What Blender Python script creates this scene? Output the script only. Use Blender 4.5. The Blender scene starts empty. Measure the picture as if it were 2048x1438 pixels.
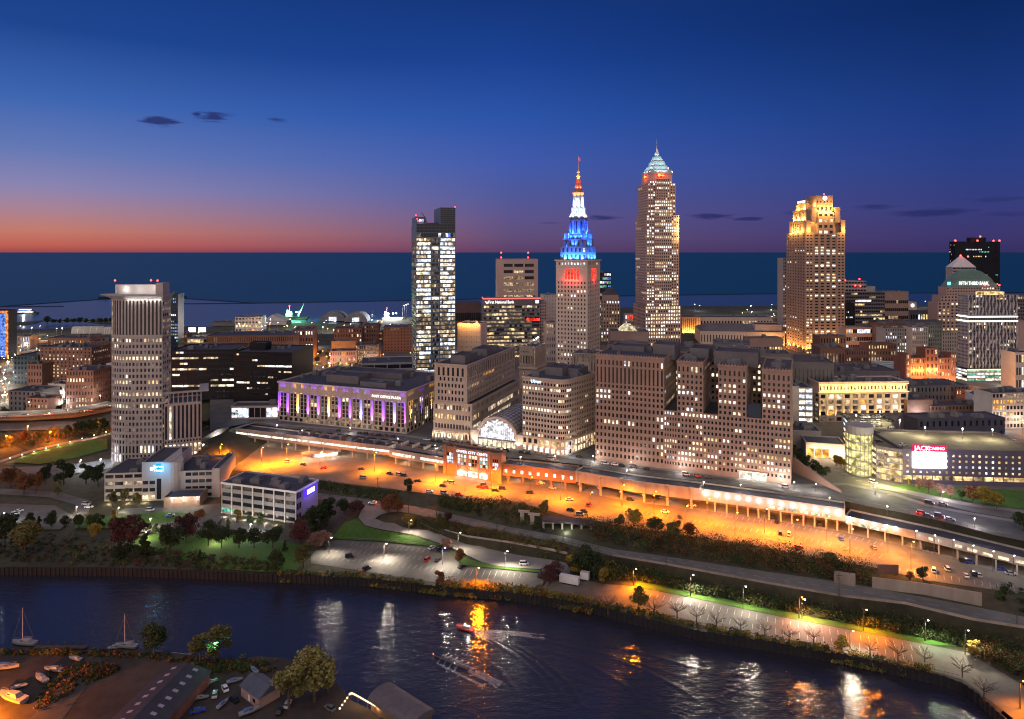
import bpy, bmesh, math, random
from mathutils import Vector, Matrix
from mathutils.geometry import delaunay_2d_cdt, tessellate_polygon
from mathutils.bvhtree import BVHTree
R = math.radians
rnd = random.Random(7)
scn = bpy.context.scene
col = scn.collection

def lin(r, g, b, a=1.0):
    f = lambda c: c/255/12.92 if c/255 <= .04045 else ((c/255+.055)/1.055)**2.4
    return (f(r), f(g), f(b), a)

# ------------------------------------------------------------------ camera
F, H, HX, HY = 1365.0, 155.0, 1024.0, 503.0      # level lens, 155 m above the river
cam_d = bpy.data.cameras.new('camera'); cam = bpy.data.objects.new('camera', cam_d); col.objects.link(cam)
cam.location = (0, 0, H); cam.rotation_euler = (R(90), 0, 0)
cam_d.sensor_width = 36; cam_d.lens = 36*F/2048; cam_d.shift_y = -(719-HY)/2048
cam_d.clip_start = 1; cam_d.clip_end = 200000
scn.camera = cam
# ------------------------------------------------------------------ view + render
scn.view_settings.view_transform = 'Standard'; scn.view_settings.look = 'None'
scn.view_settings.exposure = .38; scn.view_settings.gamma = 1; scn.view_settings.use_curve_mapping = False
scn.render.engine = 'CYCLES'
cy = scn.cycles
cy.use_denoising = True
try: cy.denoiser = 'OPENIMAGEDENOISE'; cy.denoising_input_passes = 'RGB_ALBEDO_NORMAL'; cy.denoising_prefilter = 'ACCURATE'
except Exception: pass
cy.max_bounces = 5; cy.diffuse_bounces = 2; cy.glossy_bounces = 3; cy.transmission_bounces = 4; cy.transparent_max_bounces = 6
cy.caustics_reflective = False; cy.caustics_refractive = False
cy.sample_clamp_direct = 0; cy.sample_clamp_indirect = 4
cy.use_light_tree = True
cy.filter_width = 1.15
# ------------------------------------------------------------------ dusk sky
wd = bpy.data.worlds.new("World"); scn.world = wd; wd.use_nodes = True
nt = wd.node_tree; N = nt.nodes; L = nt.links
for n in list(N): N.remove(n)
out = N.new('ShaderNodeOutputWorld'); bg = N.new('ShaderNodeBackground'); L.new(bg.outputs[0], out.inputs[0])
tc = N.new('ShaderNodeTexCoord'); sep = N.new('ShaderNodeSeparateXYZ'); L.new(tc.outputs['Generated'], sep.inputs[0])
def wm(op, a, b=None, c=None, clamp=False):
    n = N.new('ShaderNodeMath'); n.operation = op; n.use_clamp = clamp
    for i, v in enumerate((a, b, c)):
        if v is None: continue
        if isinstance(v, (int, float)): n.inputs[i].default_value = v
        else: L.new(v, n.inputs[i])
    return n.outputs[0]
def ramp(fac, stops):
    n = N.new('ShaderNodeValToRGB'); e = n.color_ramp.elements
    while len(e) < len(stops): e.new(0.5)
    for i, (p, c) in enumerate(stops): e[i].position = p; e[i].color = lin(*c)
    L.new(fac, n.inputs[0]); return n.outputs[0]
elev = wm('MULTIPLY', wm('ARCSINE', sep.outputs[2]), 2.0, clamp=True)      # 0..0.5 rad -> 0..1
# pixel rows -> ramp stops (elevation in rad * 2); last stop, above frame, brightened as added fill
def el(y, x): return 2*math.atan((503-y)/math.hypot(1365, x-1024))
rl = ramp(elev, [(0, (150, 72, 74)), (el(490, 150), (182, 92, 80)), (el(462, 150), (186, 116, 102)), (el(425, 150), (164, 124, 136)), (el(375, 150), (132, 126, 168)), (el(300, 150), (94, 114, 172)), (el(200, 150), (58, 96, 168)), (el(60, 150), (28, 66, 136)), (.72, (22, 56, 124)), (1, (60, 86, 146))])
rc = ramp(elev, [(0, (86, 60, 98)), (el(475, 1024), (92, 74, 114)), (el(440, 1024), (90, 80, 130)), (el(390, 1024), (76, 84, 146)), (el(330, 1024), (64, 86, 162)), (el(240, 1024), (42, 80, 160)), (el(120, 1024), (26, 62, 138)), (el(0, 1024), (19, 51, 118)), (.74, (19, 50, 116)), (1, (56, 80, 138))])
rr = ramp(elev, [(0, (52, 46, 92)), (el(470, 1900), (58, 52, 104)), (el(410, 1900), (52, 58, 118)), (el(330, 1900), (40, 60, 126)), (el(240, 1900), (28, 56, 124)), (el(110, 1900), (18, 46, 106)), (el(0, 1900), (12, 38, 92)), (.66, (12, 38, 92)), (1, (48, 70, 124))])
hyp = wm('SQRT', wm('ADD', wm('MULTIPLY', sep.outputs[0], sep.outputs[0]), wm('ADD', wm('MULTIPLY', sep.outputs[1], sep.outputs[1]), 1e-6)))
s = wm('DIVIDE', sep.outputs[0], hyp)
f1 = wm('MULTIPLY_ADD', s, 1/0.56, 1.0, clamp=True)       # -0.56 -> 0, 0 -> 1
f2 = wm('MULTIPLY', s, 1/0.56, clamp=True)
def wmix(f, a, b):
    n = N.new('ShaderNodeMix'); n.data_type = 'RGBA'; L.new(f, n.inputs[0])
    for k, v in ((6, a), (7, b)):
        if isinstance(v, tuple): n.inputs[k].default_value = v
        else: L.new(v, n.inputs[k])
    return n.outputs[2]
sky = wmix(f2, wmix(f1, rl, rc), rr)
# faint grain + streak clouds near the horizon (sky position noise)
mp = N.new('ShaderNodeMapping'); mp.inputs['Scale'].default_value = (1, 1, 9); L.new(tc.outputs['Generated'], mp.inputs[0])
cn = N.new('ShaderNodeTexNoise'); cn.inputs['Scale'].default_value = 15; cn.inputs['Detail'].default_value = 6; cn.inputs['Roughness'].default_value = .62; L.new(mp.outputs[0], cn.inputs[0])
az = wm('ARCTAN2', sep.outputs[0], sep.outputs[1]); ev = wm('ARCSINE', sep.outputs[2])
def cloud(px, py_, wx, wy, soft=.6):
    a0 = math.atan((px-HX)/F); e0 = math.atan((HY-py_)/math.hypot(F, px-HX)); k = F*(1+((px-HX)/F)**2)
    dx = wm('MULTIPLY', wm('SUBTRACT', az, a0), k/wx); dy = wm('MULTIPLY', wm('SUBTRACT', ev, e0), F*1.05/wy)
    r = wm('SQRT', wm('ADD', wm('MULTIPLY', dx, dx), wm('MULTIPLY', dy, dy)))
    v = wm('SUBTRACT', wm('ADD', 1.0, wm('MULTIPLY', wm('SUBTRACT', cn.outputs[0], .5), 3.4)), r)
    return wm('MULTIPLY', v, 1/soft, clamp=True)
cl = None
for c in [(316, 243, 36, 10), (430, 234, 42, 13), (395, 228, 14, 7), (553, 239, 22, 5, 1.4), (1210, 436, 40, 6), (1425, 431, 62, 7), (1505, 437, 32, 5), (1740, 414, 60, 8, .9), (1860, 424, 80, 10, .8), (1980, 400, 70, 8, 1.0), (2010, 430, 60, 6, .9), (1100, 446, 34, 3, 1.2), (1590, 425, 34, 5, 1.4)]:
    v = cloud(*c); cl = v if cl is None else wm('MAXIMUM', cl, v)
sky = wmix(wm('MULTIPLY', cl, .88), sky, lin(38, 44, 96))
hs = N.new('ShaderNodeHueSaturation'); hs.inputs['Saturation'].default_value = 1.0; L.new(sky, hs.inputs['Color']); L.new(hs.outputs[0], bg.inputs[0]); bg.inputs[1].default_value = .86
# ------------------------------------------------------------------ afterglow (the sun is down: one broad, weak, warm sun)
sd = bpy.data.lights.new('afterglow_sun', 'SUN'); sun = bpy.data.objects.new('afterglow_sun', sd); col.objects.link(sun)
sd.energy = 1.7; sd.angle = R(110); sd.color = (1.0, .78, .59)
sun.rotation_euler = Vector((.22, .80, -.56)).to_track_quat('-Z', 'Y').to_euler()

# ------------------------------------------------------------------ helpers: places
def W(x, y, z=0.0):
    Y = F*(H-z)/(y-HY); return Vector(((x-HX)*Y/F, Y, z))
def WD(x, Y, z=0.0): return Vector(((x-HX)*Y/F, Y, z))
def zat(y, Y): return H-(y-HY)*Y/F
def boxpts(xl, xr, anchor, A, a, d=None, xs=None):
    """front edge between picture columns xl..xr, A = world point of the anchored front corner, a = turn (deg)"""
    ca, sa = math.cos(R(a)), math.sin(R(a)); e = Vector((ca, -sa)); v = Vector((sa, ca)); A = Vector((A[0], A[1]))
    if anchor == 'r':
        t = (xl-HX)/F; w = (A.x-t*A.y)/(ca+t*sa); Lc = A-e*w; Rc = A
    else:
        t = (xr-HX)/F; w = (t*A.y-A.x)/(ca+t*sa); Lc = A; Rc = A+e*w
    if d is None:
        C = Rc if xs > max(xl, xr)-1e-6 or xs > xr else Lc; t = (xs-HX)/F; d = (t*C.y-C.x)/(sa-t*ca)
    return Lc, w, d
# ------------------------------------------------------------------ helpers: meshes
class MB:
    def __init__(s): s.v = []; s.f = []; s.m = []
    def quad(s, *p, m=0):
        b = len(s.v); s.v += [tuple(q) for q in p]; s.f.append(tuple(range(b, b+len(p)))); s.m.append(m); return s
    def hexa(s, b4, t4, m=0):
        b = len(s.v); s.v += [tuple(q) for q in b4]+[tuple(q) for q in t4]
        for f in ((3, 2, 1, 0), (4, 5, 6, 7), (0, 1, 5, 4), (1, 2, 6, 5), (2, 3, 7, 6), (3, 0, 4, 7)): s.f.append(tuple(b+i for i in f)); s.m.append(m)
        return s
    def box(s, x0, x1, y0, y1, z0, z1, m=0):
        return s.hexa([(x0, y0, z0), (x1, y0, z0), (x1, y1, z0), (x0, y1, z0)], [(x0, y0, z1), (x1, y0, z1), (x1, y1, z1), (x0, y1, z1)], m)
    def obox(s, P, D, Nn, u0, u1, n0, n1, z0, z1, m=0):
        q = [(P[0]+D[0]*u+Nn[0]*n, P[1]+D[1]*u+Nn[1]*n) for u, n in ((u0, n1), (u1, n1), (u1, n0), (u0, n0))]
        return s.hexa([(x, y, z0) for x, y in q], [(x, y, z1) for x, y in q], m)
    def prism(s, pts, z0, z1, m=0, mt=None, bottom=False):
        n = len(pts); b = len(s.v)
        s.v += [(p[0], p[1], z0) for p in pts]+[(p[0], p[1], z1) for p in pts]
        for i in range(n):
            j = (i+1) % n; s.f.append((b+i, b+j, b+n+j, b+n+i)); s.m.append(m)
        s.poly_cap([b+n+i for i in range(n)], pts, mt if mt is not None else m)
        if bottom: s.f.append(tuple(b+n-1-i for i in range(n))); s.m.append(m)
        return s
    def poly_cap(s, idx, pts, m):
        for t in tessellate_polygon([[Vector((p[0], p[1], 0)) for p in pts]]):
            a, b, c = (pts[i] for i in t)
            cr = (b[0]-a[0])*(c[1]-a[1])-(b[1]-a[1])*(c[0]-a[0])
            t = t if cr > 0 else (t[2], t[1], t[0])
            s.f.append(tuple(idx[i] for i in t)); s.m.append(m)
    def loft(s, rings, m=0, cap=True):
        n = len(rings[0]); b = len(s.v)
        for r in rings: s.v += [tuple(p) for p in r]
        for k in range(len(rings)-1):
            for i in range(n):
                j = (i+1) % n; s.f.append((b+k*n+i, b+k*n+j, b+(k+1)*n+j, b+(k+1)*n+i)); s.m.append(m)
        if cap:
            s.f.append(tuple(b+i for i in range(n-1, -1, -1))); s.m.append(m)
            e = b+(len(rings)-1)*n; s.f.append(tuple(e+i for i in range(n))); s.m.append(m)
        return s
    def tube(s, p, q, r0, r1=None, n=6, m=0):
        p, q = Vector(p), Vector(q); r1 = r0 if r1 is None else r1; d = (q-p).normalized()
        x = d.orthogonal().normalized(); y = d.cross(x)
        ring = lambda c, r: [c+x*(r*math.cos(2*math.pi*i/n))+y*(r*math.sin(2*math.pi*i/n)) for i in range(n)]
        return s.loft([ring(p, r0), ring(q, r1)], m)
    def ball(s, c, r, n=8, k=5, m=0, sz=1.0):
        rings = []
        for j in range(k+1):
            t = -math.pi/2+math.pi*j/k; rr_ = max(r*math.cos(t), r*.02)
            rings.append([(c[0]+rr_*math.cos(2*math.pi*i/n), c[1]+rr_*math.sin(2*math.pi*i/n), c[2]+r*sz*math.sin(t)) for i in range(n)])
        return s.loft(rings, m)
    def mesh(s, name, mats, smooth=False):
        me = bpy.data.meshes.new(name); me.from_pydata(s.v, [], s.f); me.update()
        for q in (mats if isinstance(mats, (list, tuple)) else [mats]): me.materials.append(q)
        if any(s.m): me.polygons.foreach_set('material_index', s.m)
        if smooth: me.polygons.foreach_set('use_smooth', [True]*len(me.polygons))
        return me
def link(name, data, parent=None, loc=None, rotz=None, scale=None):
    o = bpy.data.objects.new(name, data); col.objects.link(o)
    if parent is not None: o.parent = parent
    if loc is not None: o.location = loc
    if rotz is not None: o.rotation_euler = (0, 0, rotz)
    if scale is not None: o.scale = scale
    return o
def tag(o, label, cat, group=None):
    o['label'] = label; o['category'] = cat
    if group: o['group'] = group
    return o
def empty(name, loc, rotz=0.0, label=None, cat=None, group=None):
    o = link(name, None, None, loc, rotz); o.empty_display_size = 1
    if label: tag(o, label, cat, group)
    return o
def struct(name, mb, mats, smooth=False, kind='structure'):
    o = link(name, mb.mesh(name, mats, smooth)); o['kind'] = kind; return o
def dup(root, loc, rotz=0.0, scale=None, label=None, group=None):
    r = root.copy(); col.objects.link(r); r.location = loc; r.rotation_euler = (0, 0, rotz)
    if scale is not None: r.scale = scale
    if label: r['label'] = label
    if group: r['group'] = group
    for ch in KIDS.get(root.name, ()):
        c = ch.copy(); col.objects.link(c); c.parent = r
        for g in KIDS.get(ch.name, ()):
            d = g.copy(); col.objects.link(d); d.parent = c
    return r
KIDS = {}
def kid(o):
    KIDS.setdefault(o.parent.name, []).append(o); return o
def offs(pts, r):
    """inset a CCW polygon by r (negative: outset)"""
    n = len(pts); o = []
    for i in range(n):
        p0, p1, p2 = Vector(pts[i-1][:2]), Vector(pts[i][:2]), Vector(pts[(i+1) % n][:2])
        d1 = (p1-p0).normalized(); d2 = (p2-p1).normalized(); n1 = Vector((-d1.y, d1.x)); n2 = Vector((-d2.y, d2.x))
        k = n1+n2; den = max(k.length_squared, .2); o.append(p1+k*(2*r/den))
    return o
# ------------------------------------------------------------------ helpers: materials
MATS = {}
def mat(name, c, rough=.85, var=.22, scale=.35, spec=.25, metal=0.0, bump=0.0, streak=False):
    if name in MATS: return MATS[name]
    m = bpy.data.materials.new(name); m.use_nodes = True; t = m.node_tree; n = t.nodes; l = t.links
    p = n['Principled BSDF']; p.inputs['Roughness'].default_value = rough; p.inputs['Metallic'].default_value = metal
    p.inputs['Specular IOR Level'].default_value = spec
    g = n.new('ShaderNodeNewGeometry'); mp = n.new('ShaderNodeMapping'); l.new(g.outputs['Position'], mp.inputs[0])
    if streak: mp.inputs['Scale'].default_value = (1, 1, .12)
    a = n.new('ShaderNodeTexNoise'); a.inputs['Scale'].default_value = scale; a.inputs['Detail'].default_value = 5; a.inputs['Roughness'].default_value = .65
    b = n.new('ShaderNodeTexNoise'); b.inputs['Scale'].default_value = scale*.13; b.inputs['Detail'].default_value = 3
    l.new(mp.outputs[0], a.inputs[0]); l.new(g.outputs['Position'], b.inputs[0])
    ad = n.new('ShaderNodeMath'); ad.operation = 'ADD'; l.new(a.outputs[0], ad.inputs[0]); l.new(b.outputs[0], ad.inputs[1])
    mr = n.new('ShaderNodeMapRange'); mr.inputs[1].default_value = .7; mr.inputs[2].default_value = 1.3; mr.inputs[3].default_value = 1-var; mr.inputs[4].default_value = 1+var
    l.new(ad.outputs[0], mr.inputs[0])
    mx = n.new('ShaderNodeVectorMath'); mx.operation = 'SCALE'; mx.inputs[0].default_value = c[:3]; l.new(mr.outputs[0], mx.inputs['Scale'])
    l.new(mx.outputs[0], p.inputs['Base Color'])
    if bump:
        bp = n.new('ShaderNodeBump'); bp.inputs['Strength'].default_value = bump; l.new(a.outputs[0], bp.inputs['Height']); l.new(bp.outputs[0], p.inputs['Normal'])
    MATS[name] = m; return m
def glow(name, c, st, var=.0, scale=.8, sample='NONE'):
    if name in MATS: return MATS[name]
    m = bpy.data.materials.new(name); m.use_nodes = True; t = m.node_tree; n = t.nodes; l = t.links
    n.remove(n['Principled BSDF']); e = n.new('ShaderNodeEmission'); l.new(e.outputs[0], n['Material Output'].inputs[0])
    e.inputs[0].default_value = (*c[:3], 1); e.inputs[1].default_value = st
    if var:
        g = n.new('ShaderNodeNewGeometry'); a = n.new('ShaderNodeTexNoise'); a.inputs['Scale'].default_value = scale; a.inputs['Detail'].default_value = 3
        l.new(g.outputs['Position'], a.inputs[0])
        vo = n.new('ShaderNodeTexVoronoi'); vo.inputs['Scale'].default_value = .42; l.new(g.outputs['Position'], vo.inputs[0]); sc2 = n.new('ShaderNodeSeparateColor'); l.new(vo.outputs['Color'], sc2.inputs[0])
        mr = n.new('ShaderNodeMapRange'); mr.inputs[1].default_value = .35; mr.inputs[2].default_value = .65; mr.inputs[3].default_value = st*(1-var); mr.inputs[4].default_value = st*(1+var)
        l.new(a.outputs[0], mr.inputs[0]); m2 = n.new('ShaderNodeMath'); m2.operation = 'MULTIPLY_ADD'; l.new(sc2.outputs[0], m2.inputs[0]); m2.inputs[1].default_value = 1.25; m2.inputs[2].default_value = .3
        m3 = n.new('ShaderNodeMath'); m3.operation = 'MULTIPLY'; l.new(mr.outputs[0], m3.inputs[0]); l.new(m2.outputs[0], m3.inputs[1]); l.new(m3.outputs[0], e.inputs[1])
    m.cycles.emission_sampling = sample
    MATS[name] = m; return m
# ================================================================== WATER + TERRAIN
def water_mat(name, colr, rough, scales, strength, spec=.5):
    m = bpy.data.materials.new(name); m.use_nodes = True; t = m.node_tree; n = t.nodes; l = t.links; p = n['Principled BSDF']
    p.inputs['Base Color'].default_value = (*colr, 1); p.inputs['Roughness'].default_value = rough; p.inputs['IOR'].default_value = 1.33
    p.inputs['Specular IOR Level'].default_value = spec
    g = n.new('ShaderNodeNewGeometry'); prev = None
    for sc_, w_, st in scales:
        mp = n.new('ShaderNodeMapping'); mp.inputs['Scale'].default_value = (1, st, 1); l.new(g.outputs['Position'], mp.inputs[0])
        a = n.new('ShaderNodeTexNoise'); a.inputs['Scale'].default_value = sc_; a.inputs['Detail'].default_value = 3; l.new(mp.outputs[0], a.inputs[0])
        k = n.new('ShaderNodeMath'); k.operation = 'MULTIPLY'; k.inputs[1].default_value = w_; l.new(a.outputs[0], k.inputs[0])
        if prev is None: prev = k.outputs[0]
        else:
            ad = n.new('ShaderNodeMath'); ad.operation = 'ADD'; l.new(prev, ad.inputs[0]); l.new(k.outputs[0], ad.inputs[1]); prev = ad.outputs[0]
    b = n.new('ShaderNodeBump'); b.inputs['Strength'].default_value = strength; b.inputs['Distance'].default_value = 1.0; l.new(prev, b.inputs['Height']); l.new(b.outputs[0], p.inputs['Normal'])
    return m
M_river = water_mat('river_water', (.019, .018, .027), .18, [(.75, .13, 1.5), (.22, .28, 1.6), (2.4, .05, 1.3)], 1.0, 1.0)
M_lake = water_mat('lake_water', (.006, .060, .125), .45, [(.05, .6, 3), (.012, 1.2, 4)], .5, .12)
M_harb = water_mat('harbour_water', (.022, .062, .115), .30, [(.08, .5, 3), (.02, .8, 4)], .5, .34)
mb = MB(); mb.quad((-3000, 60, 0), (3000, 60, 0), (3000, 700, 0), (-3000, 700, 0)); struct('river', mb, M_river)
HB = [W(x, y, 0) for x, y in ((-3000, 640), (-80, 619), (200, 599), (352, 596), (512, 606), (830, 601), (912, 599), (1250, 592), (1520, 588), (2100, 585), (6000, 570))]
mb = MB(); mb.v = [tuple(p) for p in HB]+[(p.x, 700, 0) for p in HB]; n_ = len(HB); mb.f = [(n_+i, n_+i+1, i+1, i) for i in range(n_-1)]; mb.m = [0]*(n_-1); struct('harbour_water', mb, M_harb)
mb = MB(); mb.v = [tuple(p) for p in HB]+[(p.x*40, 120000, 0) for p in HB]; mb.f = [(i, i+1, n_+i+1, n_+i) for i in range(n_-1)]; mb.m = [0]*(n_-1); struct('lake', mb, M_lake)

WL = [(-600, 1150), (0, 1150), (212, 1151), (400, 1157), (512, 1163), (612, 1167), (737, 1172), (837, 1184), (937, 1194), (1024, 1202), (1174, 1224), (1274, 1251), (1399, 1280), (1536, 1302), (1686, 1327), (1786, 1349), (1886, 1372), (1926, 1386), (1961, 1412), (2000, 1450), (2150, 1600)]
BANK = [W(x, y, 0) for x, y in WL]; BZ = 3.5
Dfar = [(620, 984, 8), (667, 990, 8), (737, 999, 8), (837, 1014, 8), (1024, 1055, 8.5), (1124, 1073, 9), (1224, 1098, 9.3), (1331, 1113, 9.6), (1536, 1144, 10), (1686, 1165, 10), (1811, 1188, 10), (1946, 1213, 10), (2048, 1234, 10), (2300, 1290, 10)]
Dnear = [(620, 998, 8), (667, 1002, 8), (732, 1012, 8), (837, 1030, 8), (1024, 1069, 8.5), (1124, 1086, 9), (1224, 1112, 9.3), (1331, 1130, 9.6), (1536, 1168, 10), (1686, 1194, 10), (1811, 1209, 10), (1946, 1241, 10), (2048, 1257, 10), (2300, 1312, 10)]
Enear = [(387, 922), (460, 940), (512, 944), (632, 960), (797, 980), (875, 990), (937, 999), (1024, 1002), (1092, 1020), (1144, 1035), (1274, 1057), (1399, 1075), (1536, 1096), (1611, 1112), (1756, 1137), (1861, 1163), (1961, 1176), (2048, 1190), (2300, 1235)]
F0 = [(470, 886), (512, 892), (594, 902), (691, 915), (779, 926), (897, 947), (1004, 965), (1056, 968), (1149, 981), (1219, 996), (1299, 1008), (1404, 1021), (1509, 1036), (1618, 1054), (1686, 1064), (1736, 1077), (1786, 1087), (1833, 1098), (1906, 1117), (1981, 1140), (2048, 1155), (2300, 1225)]
EZ, HZ = 13.0, 25.0
F0w = [W(x, y, EZ) for x, y in F0]
def off2(pl, d):
    """shift a left->right polyline by d away from the camera"""
    o = []
    for i, p in enumerate(pl):
        a = Vector(pl[max(i-1, 0)][:2]); b = Vector(pl[min(i+1, len(pl)-1)][:2]); t = (b-a).normalized(); n = Vector((-t.y, t.x))
        o.append(Vector((p[0]+n.x*d, p[1]+n.y*d, p[2])))
    return o
TP = []; TZ = []; TE = []
def tl(pts, z=None, closed=False, con=True):
    b = len(TP)
    for p in pts: TP.append(Vector((p[0], p[1]))); TZ.append(p[2] if z is None else z)
    if con: TE.extend((b+i, b+i+1) for i in range(len(pts)-1))
tl(BANK, BZ)
dn = [W(*p) for p in Dnear]; df = [W(*p) for p in Dfar]; en = [W(x, y, EZ) for x, y in Enear]
tl(dn); tl(df); tl(en)
tl(off2(dn, -.6)[6:], BZ)                                      # foot of the retaining wall
tl([W(x, y, BZ) for x, y in ((600, 1110), (622, 1113), (640, 1090), (675, 1080), (762, 1084), (862, 1094), (895, 1104), (922, 1132), (1024, 1142), (1081, 1147), (1180, 1180))], BZ-.1)
tl([W(x, y, BZ) for x, y in ((1275, 1164), (1400, 1192), (1536, 1219), (1600, 1233), (1720, 1254), (1860, 1281), (1925, 1296), (2048, 1365), (2200, 1450))], BZ)
GW_top = [W(889, 1060, 8.2), W(934, 1074, 8.2), W(1024, 1087, 8.2), W(1099, 1101, 8.2), W(1134, 1109, 8.2)]
tl(GW_top); tl(off2(GW_top, -.5), 4.2)
back = off2(F0w, 13)
tl(back, EZ); tl(off2(back, .5), HZ-.15)
tl([W(x, y, EZ) for x, y in F0[:1]], con=False)
# left side, rising from the river to the tower hill and the freeway
for row in ([(-700, 1060, 3.8), (-300, 1060, 3.8), (0, 1060, 3.8), (200, 1060, 3.8), (450, 1065, 3.8), (600, 1075, 3.8)],
            [(-700, 1000, 4.5), (-300, 1000, 4.5), (0, 1000, 4.5), (200, 1000, 4.5), (450, 1000, 4.5), (580, 1010, 5)],
            [(-700, 955, 6.5), (-300, 955, 6.5), (0, 955, 6.5), (200, 950, 6.5), (360, 955, 7.5)],
            [(-700, 915, 9), (-300, 915, 9), (0, 915, 9), (220, 920, 10), (350, 915, 12)],
            [(-700, 875, 12), (-300, 875, 12), (0, 875, 12), (225, 868, 13), (400, 885, 13)],
            [(-700, 835, 14), (-300, 835, 14), (0, 835, 14), (225, 830, 15), (330, 850, 16)],
            [(-700, 800, 15), (-300, 800, 15), (0, 800, 15), (150, 800, 16), (260, 795, 20)],
            [(-900, 740, 14), (0, 740, 14), (200, 740, 16)], [(-900, 690, 10), (0, 690, 10), (225, 690, 14)]):
    tl([W(*p) for p in row], con=False)
tl([W(455, 862, HZ-.15), W(520, 800, HZ-.15)], con=False)
tl([WD(x, Y, HZ-.15) for Y in (650, 800, 950, 1080) for x in range(420, 2500, 230)], con=False)
tl([WD(x, 1190, 4) for x in range(-300, 2600, 200)], con=False)
SHORE = [(-300, 668), (18, 660), (72, 647), (90, 641), (226, 640), (345, 652), (420, 655), (470, 641), (600, 646), (700, 650), (760, 641), (820, 634), (912, 630), (1100, 619), (1360, 613), (1600, 612), (1900, 611), (2500, 611)]
sh = [W(x, y, 0) for x, y in SHORE]; tl(sh, .8)
tl([p+Vector((0, 3, 0)) for p in sh], -2.0)
tl([BANK[0]+Vector((-300, 0, 0)), WD(-900, 1200, 3), WD(-900, 1600, -3)], con=False)
res = delaunay_2d_cdt(TP, TE, [], 0, 1e-4, True)
rv, re_, rf, ov = res[0], res[1], res[2], res[3]
zz = []
for i, v in enumerate(rv):
    o = ov[i]
    zz.append(TZ[o[0]] if o else min(range(len(TP)), key=lambda k: (TP[k]-v).length_squared) and TZ[min(range(len(TP)), key=lambda k: (TP[k]-v).length_squared)])
tv = [Vector((v.x, v.y, z)) for v, z in zip(rv, zz)]
def bank_y(x):
    for a, b in zip(BANK, BANK[1:]):
        if a.x <= x <= b.x: return a.y+(b.y-a.y)*(x-a.x)/max(b.x-a.x, 1e-6)
    return None
keep = []
for f in rf:
    c = sum((tv[i] for i in f), Vector())/len(f); by = bank_y(c.x)
    if by is not None and c.y < by-.2: continue
    if c.x > BANK[-3].x and c.y < 232 and c.x < 178: continue
    keep.append(tuple(f))
tb = MB(); tb.v = [tuple(v) for v in tv]; tb.f = keep; tb.m = [0]*len(keep)
M_soil = mat('bank_soil', (.045, .043, .026), .95, .45, .25)
struct('terrain', tb, M_soil)
BVH = BVHTree.FromPolygons([tuple(v) for v in tv], keep)
def gz(x, y):
    h = BVH.ray_cast(Vector((x, y, 400)), Vector((0, 0, -1)))
    return h[0].z if h[0] is not None else 0.0
# river wall of sheet piles
M_pile = mat('sheet_pile_steel', (.018, .017, .018), .8, .3, .8)
mb = MB(); dens = []
for a, b in zip(BANK, BANK[1:]):
    n = max(1, int((b-a).length/1.1))
    for k in range(n): dens.append(a+(b-a)*(k/n))
for i in range(len(dens)-1):
    a, b = dens[i], dens[i+1]; t = (b-a).normalized(); nn = Vector((t.y, -t.x, 0))*(.35 if i % 2 else 0.0)+Vector((t.y, -t.x, 0))*.02
    mb.quad((a+nn).to_tuple()[:2]+(-1.2,), (b+nn).to_tuple()[:2]+(-1.2,), (b+nn).to_tuple()[:2]+(BZ+.25,), (a+nn).to_tuple()[:2]+(BZ+.25,))
    n2 = Vector((t.y, -t.x, 0))*(.02 if i % 2 else .37)
    mb.quad((b+nn).to_tuple()[:2]+(-1.2,), (b+n2).to_tuple()[:2]+(-1.2,), (b+n2).to_tuple()[:2]+(BZ+.25,), (b+nn).to_tuple()[:2]+(BZ+.25,))
    mb.quad((a+nn).to_tuple()[:2]+(BZ+.25,), (b+nn).to_tuple()[:2]+(BZ+.25,), (b-Vector((t.y, -t.x, 0))*.5).to_tuple()[:2]+(BZ+.25,), (a-Vector((t.y, -t.x, 0))*.5).to_tuple()[:2]+(BZ+.25,))
tag(link('river_wall', mb.mesh('river_wall', M_pile)), 'dark corrugated steel sheet pile wall along the far river bank', 'river wall')
# ------------------------------------------------------------------ surfaces
M_asph = mat('asphalt', (.085, .082, .08), .8, .36, .15)
M_lot = mat('lot_asphalt', (.095, .088, .08), .85, .36, .13)
M_lotE = mat('old_lot_asphalt', (.115, .10, .08), .85, .42, .13)
M_conc = mat('concrete_slab', (.17, .158, .142), .85, .2, .3)
M_grass = mat('lawn_grass', (.045, .10, .014), .95, .35, .5, bump=.3)
M_line = mat('road_paint', (.36, .34, .26), .7, .25, 1.5)
def poly(name, pts, z, m, lift=.1):
    """flat sheet through picture points at height z (or per-point z)"""
    P = [W(p[0], p[1], p[2] if len(p) > 2 else z) for p in pts]; mb = MB()
    b = [(p.x, p.y, p.z+lift) for p in P]; mb.v = b
    mb.poly_cap(list(range(len(b))), P, 0); return struct(name, mb, m)
def strip(name, A, B, m, lift=.1, nsub=1, step=6.0, drape=False):
    """road between two matching edge polylines of world points"""
    mb = MB(); rows = []
    for i in range(len(A)-1):
        n = max(1, int((A[i+1]-A[i]).length/step))
        for k in range(n+(i == len(A)-2)):
            t = k/n; rows.append([A[i].lerp(A[i+1], t).lerp(B[i].lerp(B[i+1], t), j/nsub) for j in range(nsub+1)])
    for r in rows:
        for p in r: mb.v.append((p.x, p.y, (gz(p.x, p.y) if drape else p.z)+lift))
    w = nsub+1
    for i in range(len(rows)-1):
        for j in range(nsub): mb.f.append((i*w+j, (i+1)*w+j, (i+1)*w+j+1, i*w+j+1)); mb.m.append(0)
    # keep normals up
    a, b, c = (Vector(mb.v[k]) for k in mb.f[0][:3])
    if (b-a).cross(c-a).z < 0: mb.f = [tuple(reversed(f)) for f in mb.f]
    return struct(name, mb, m)
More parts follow.
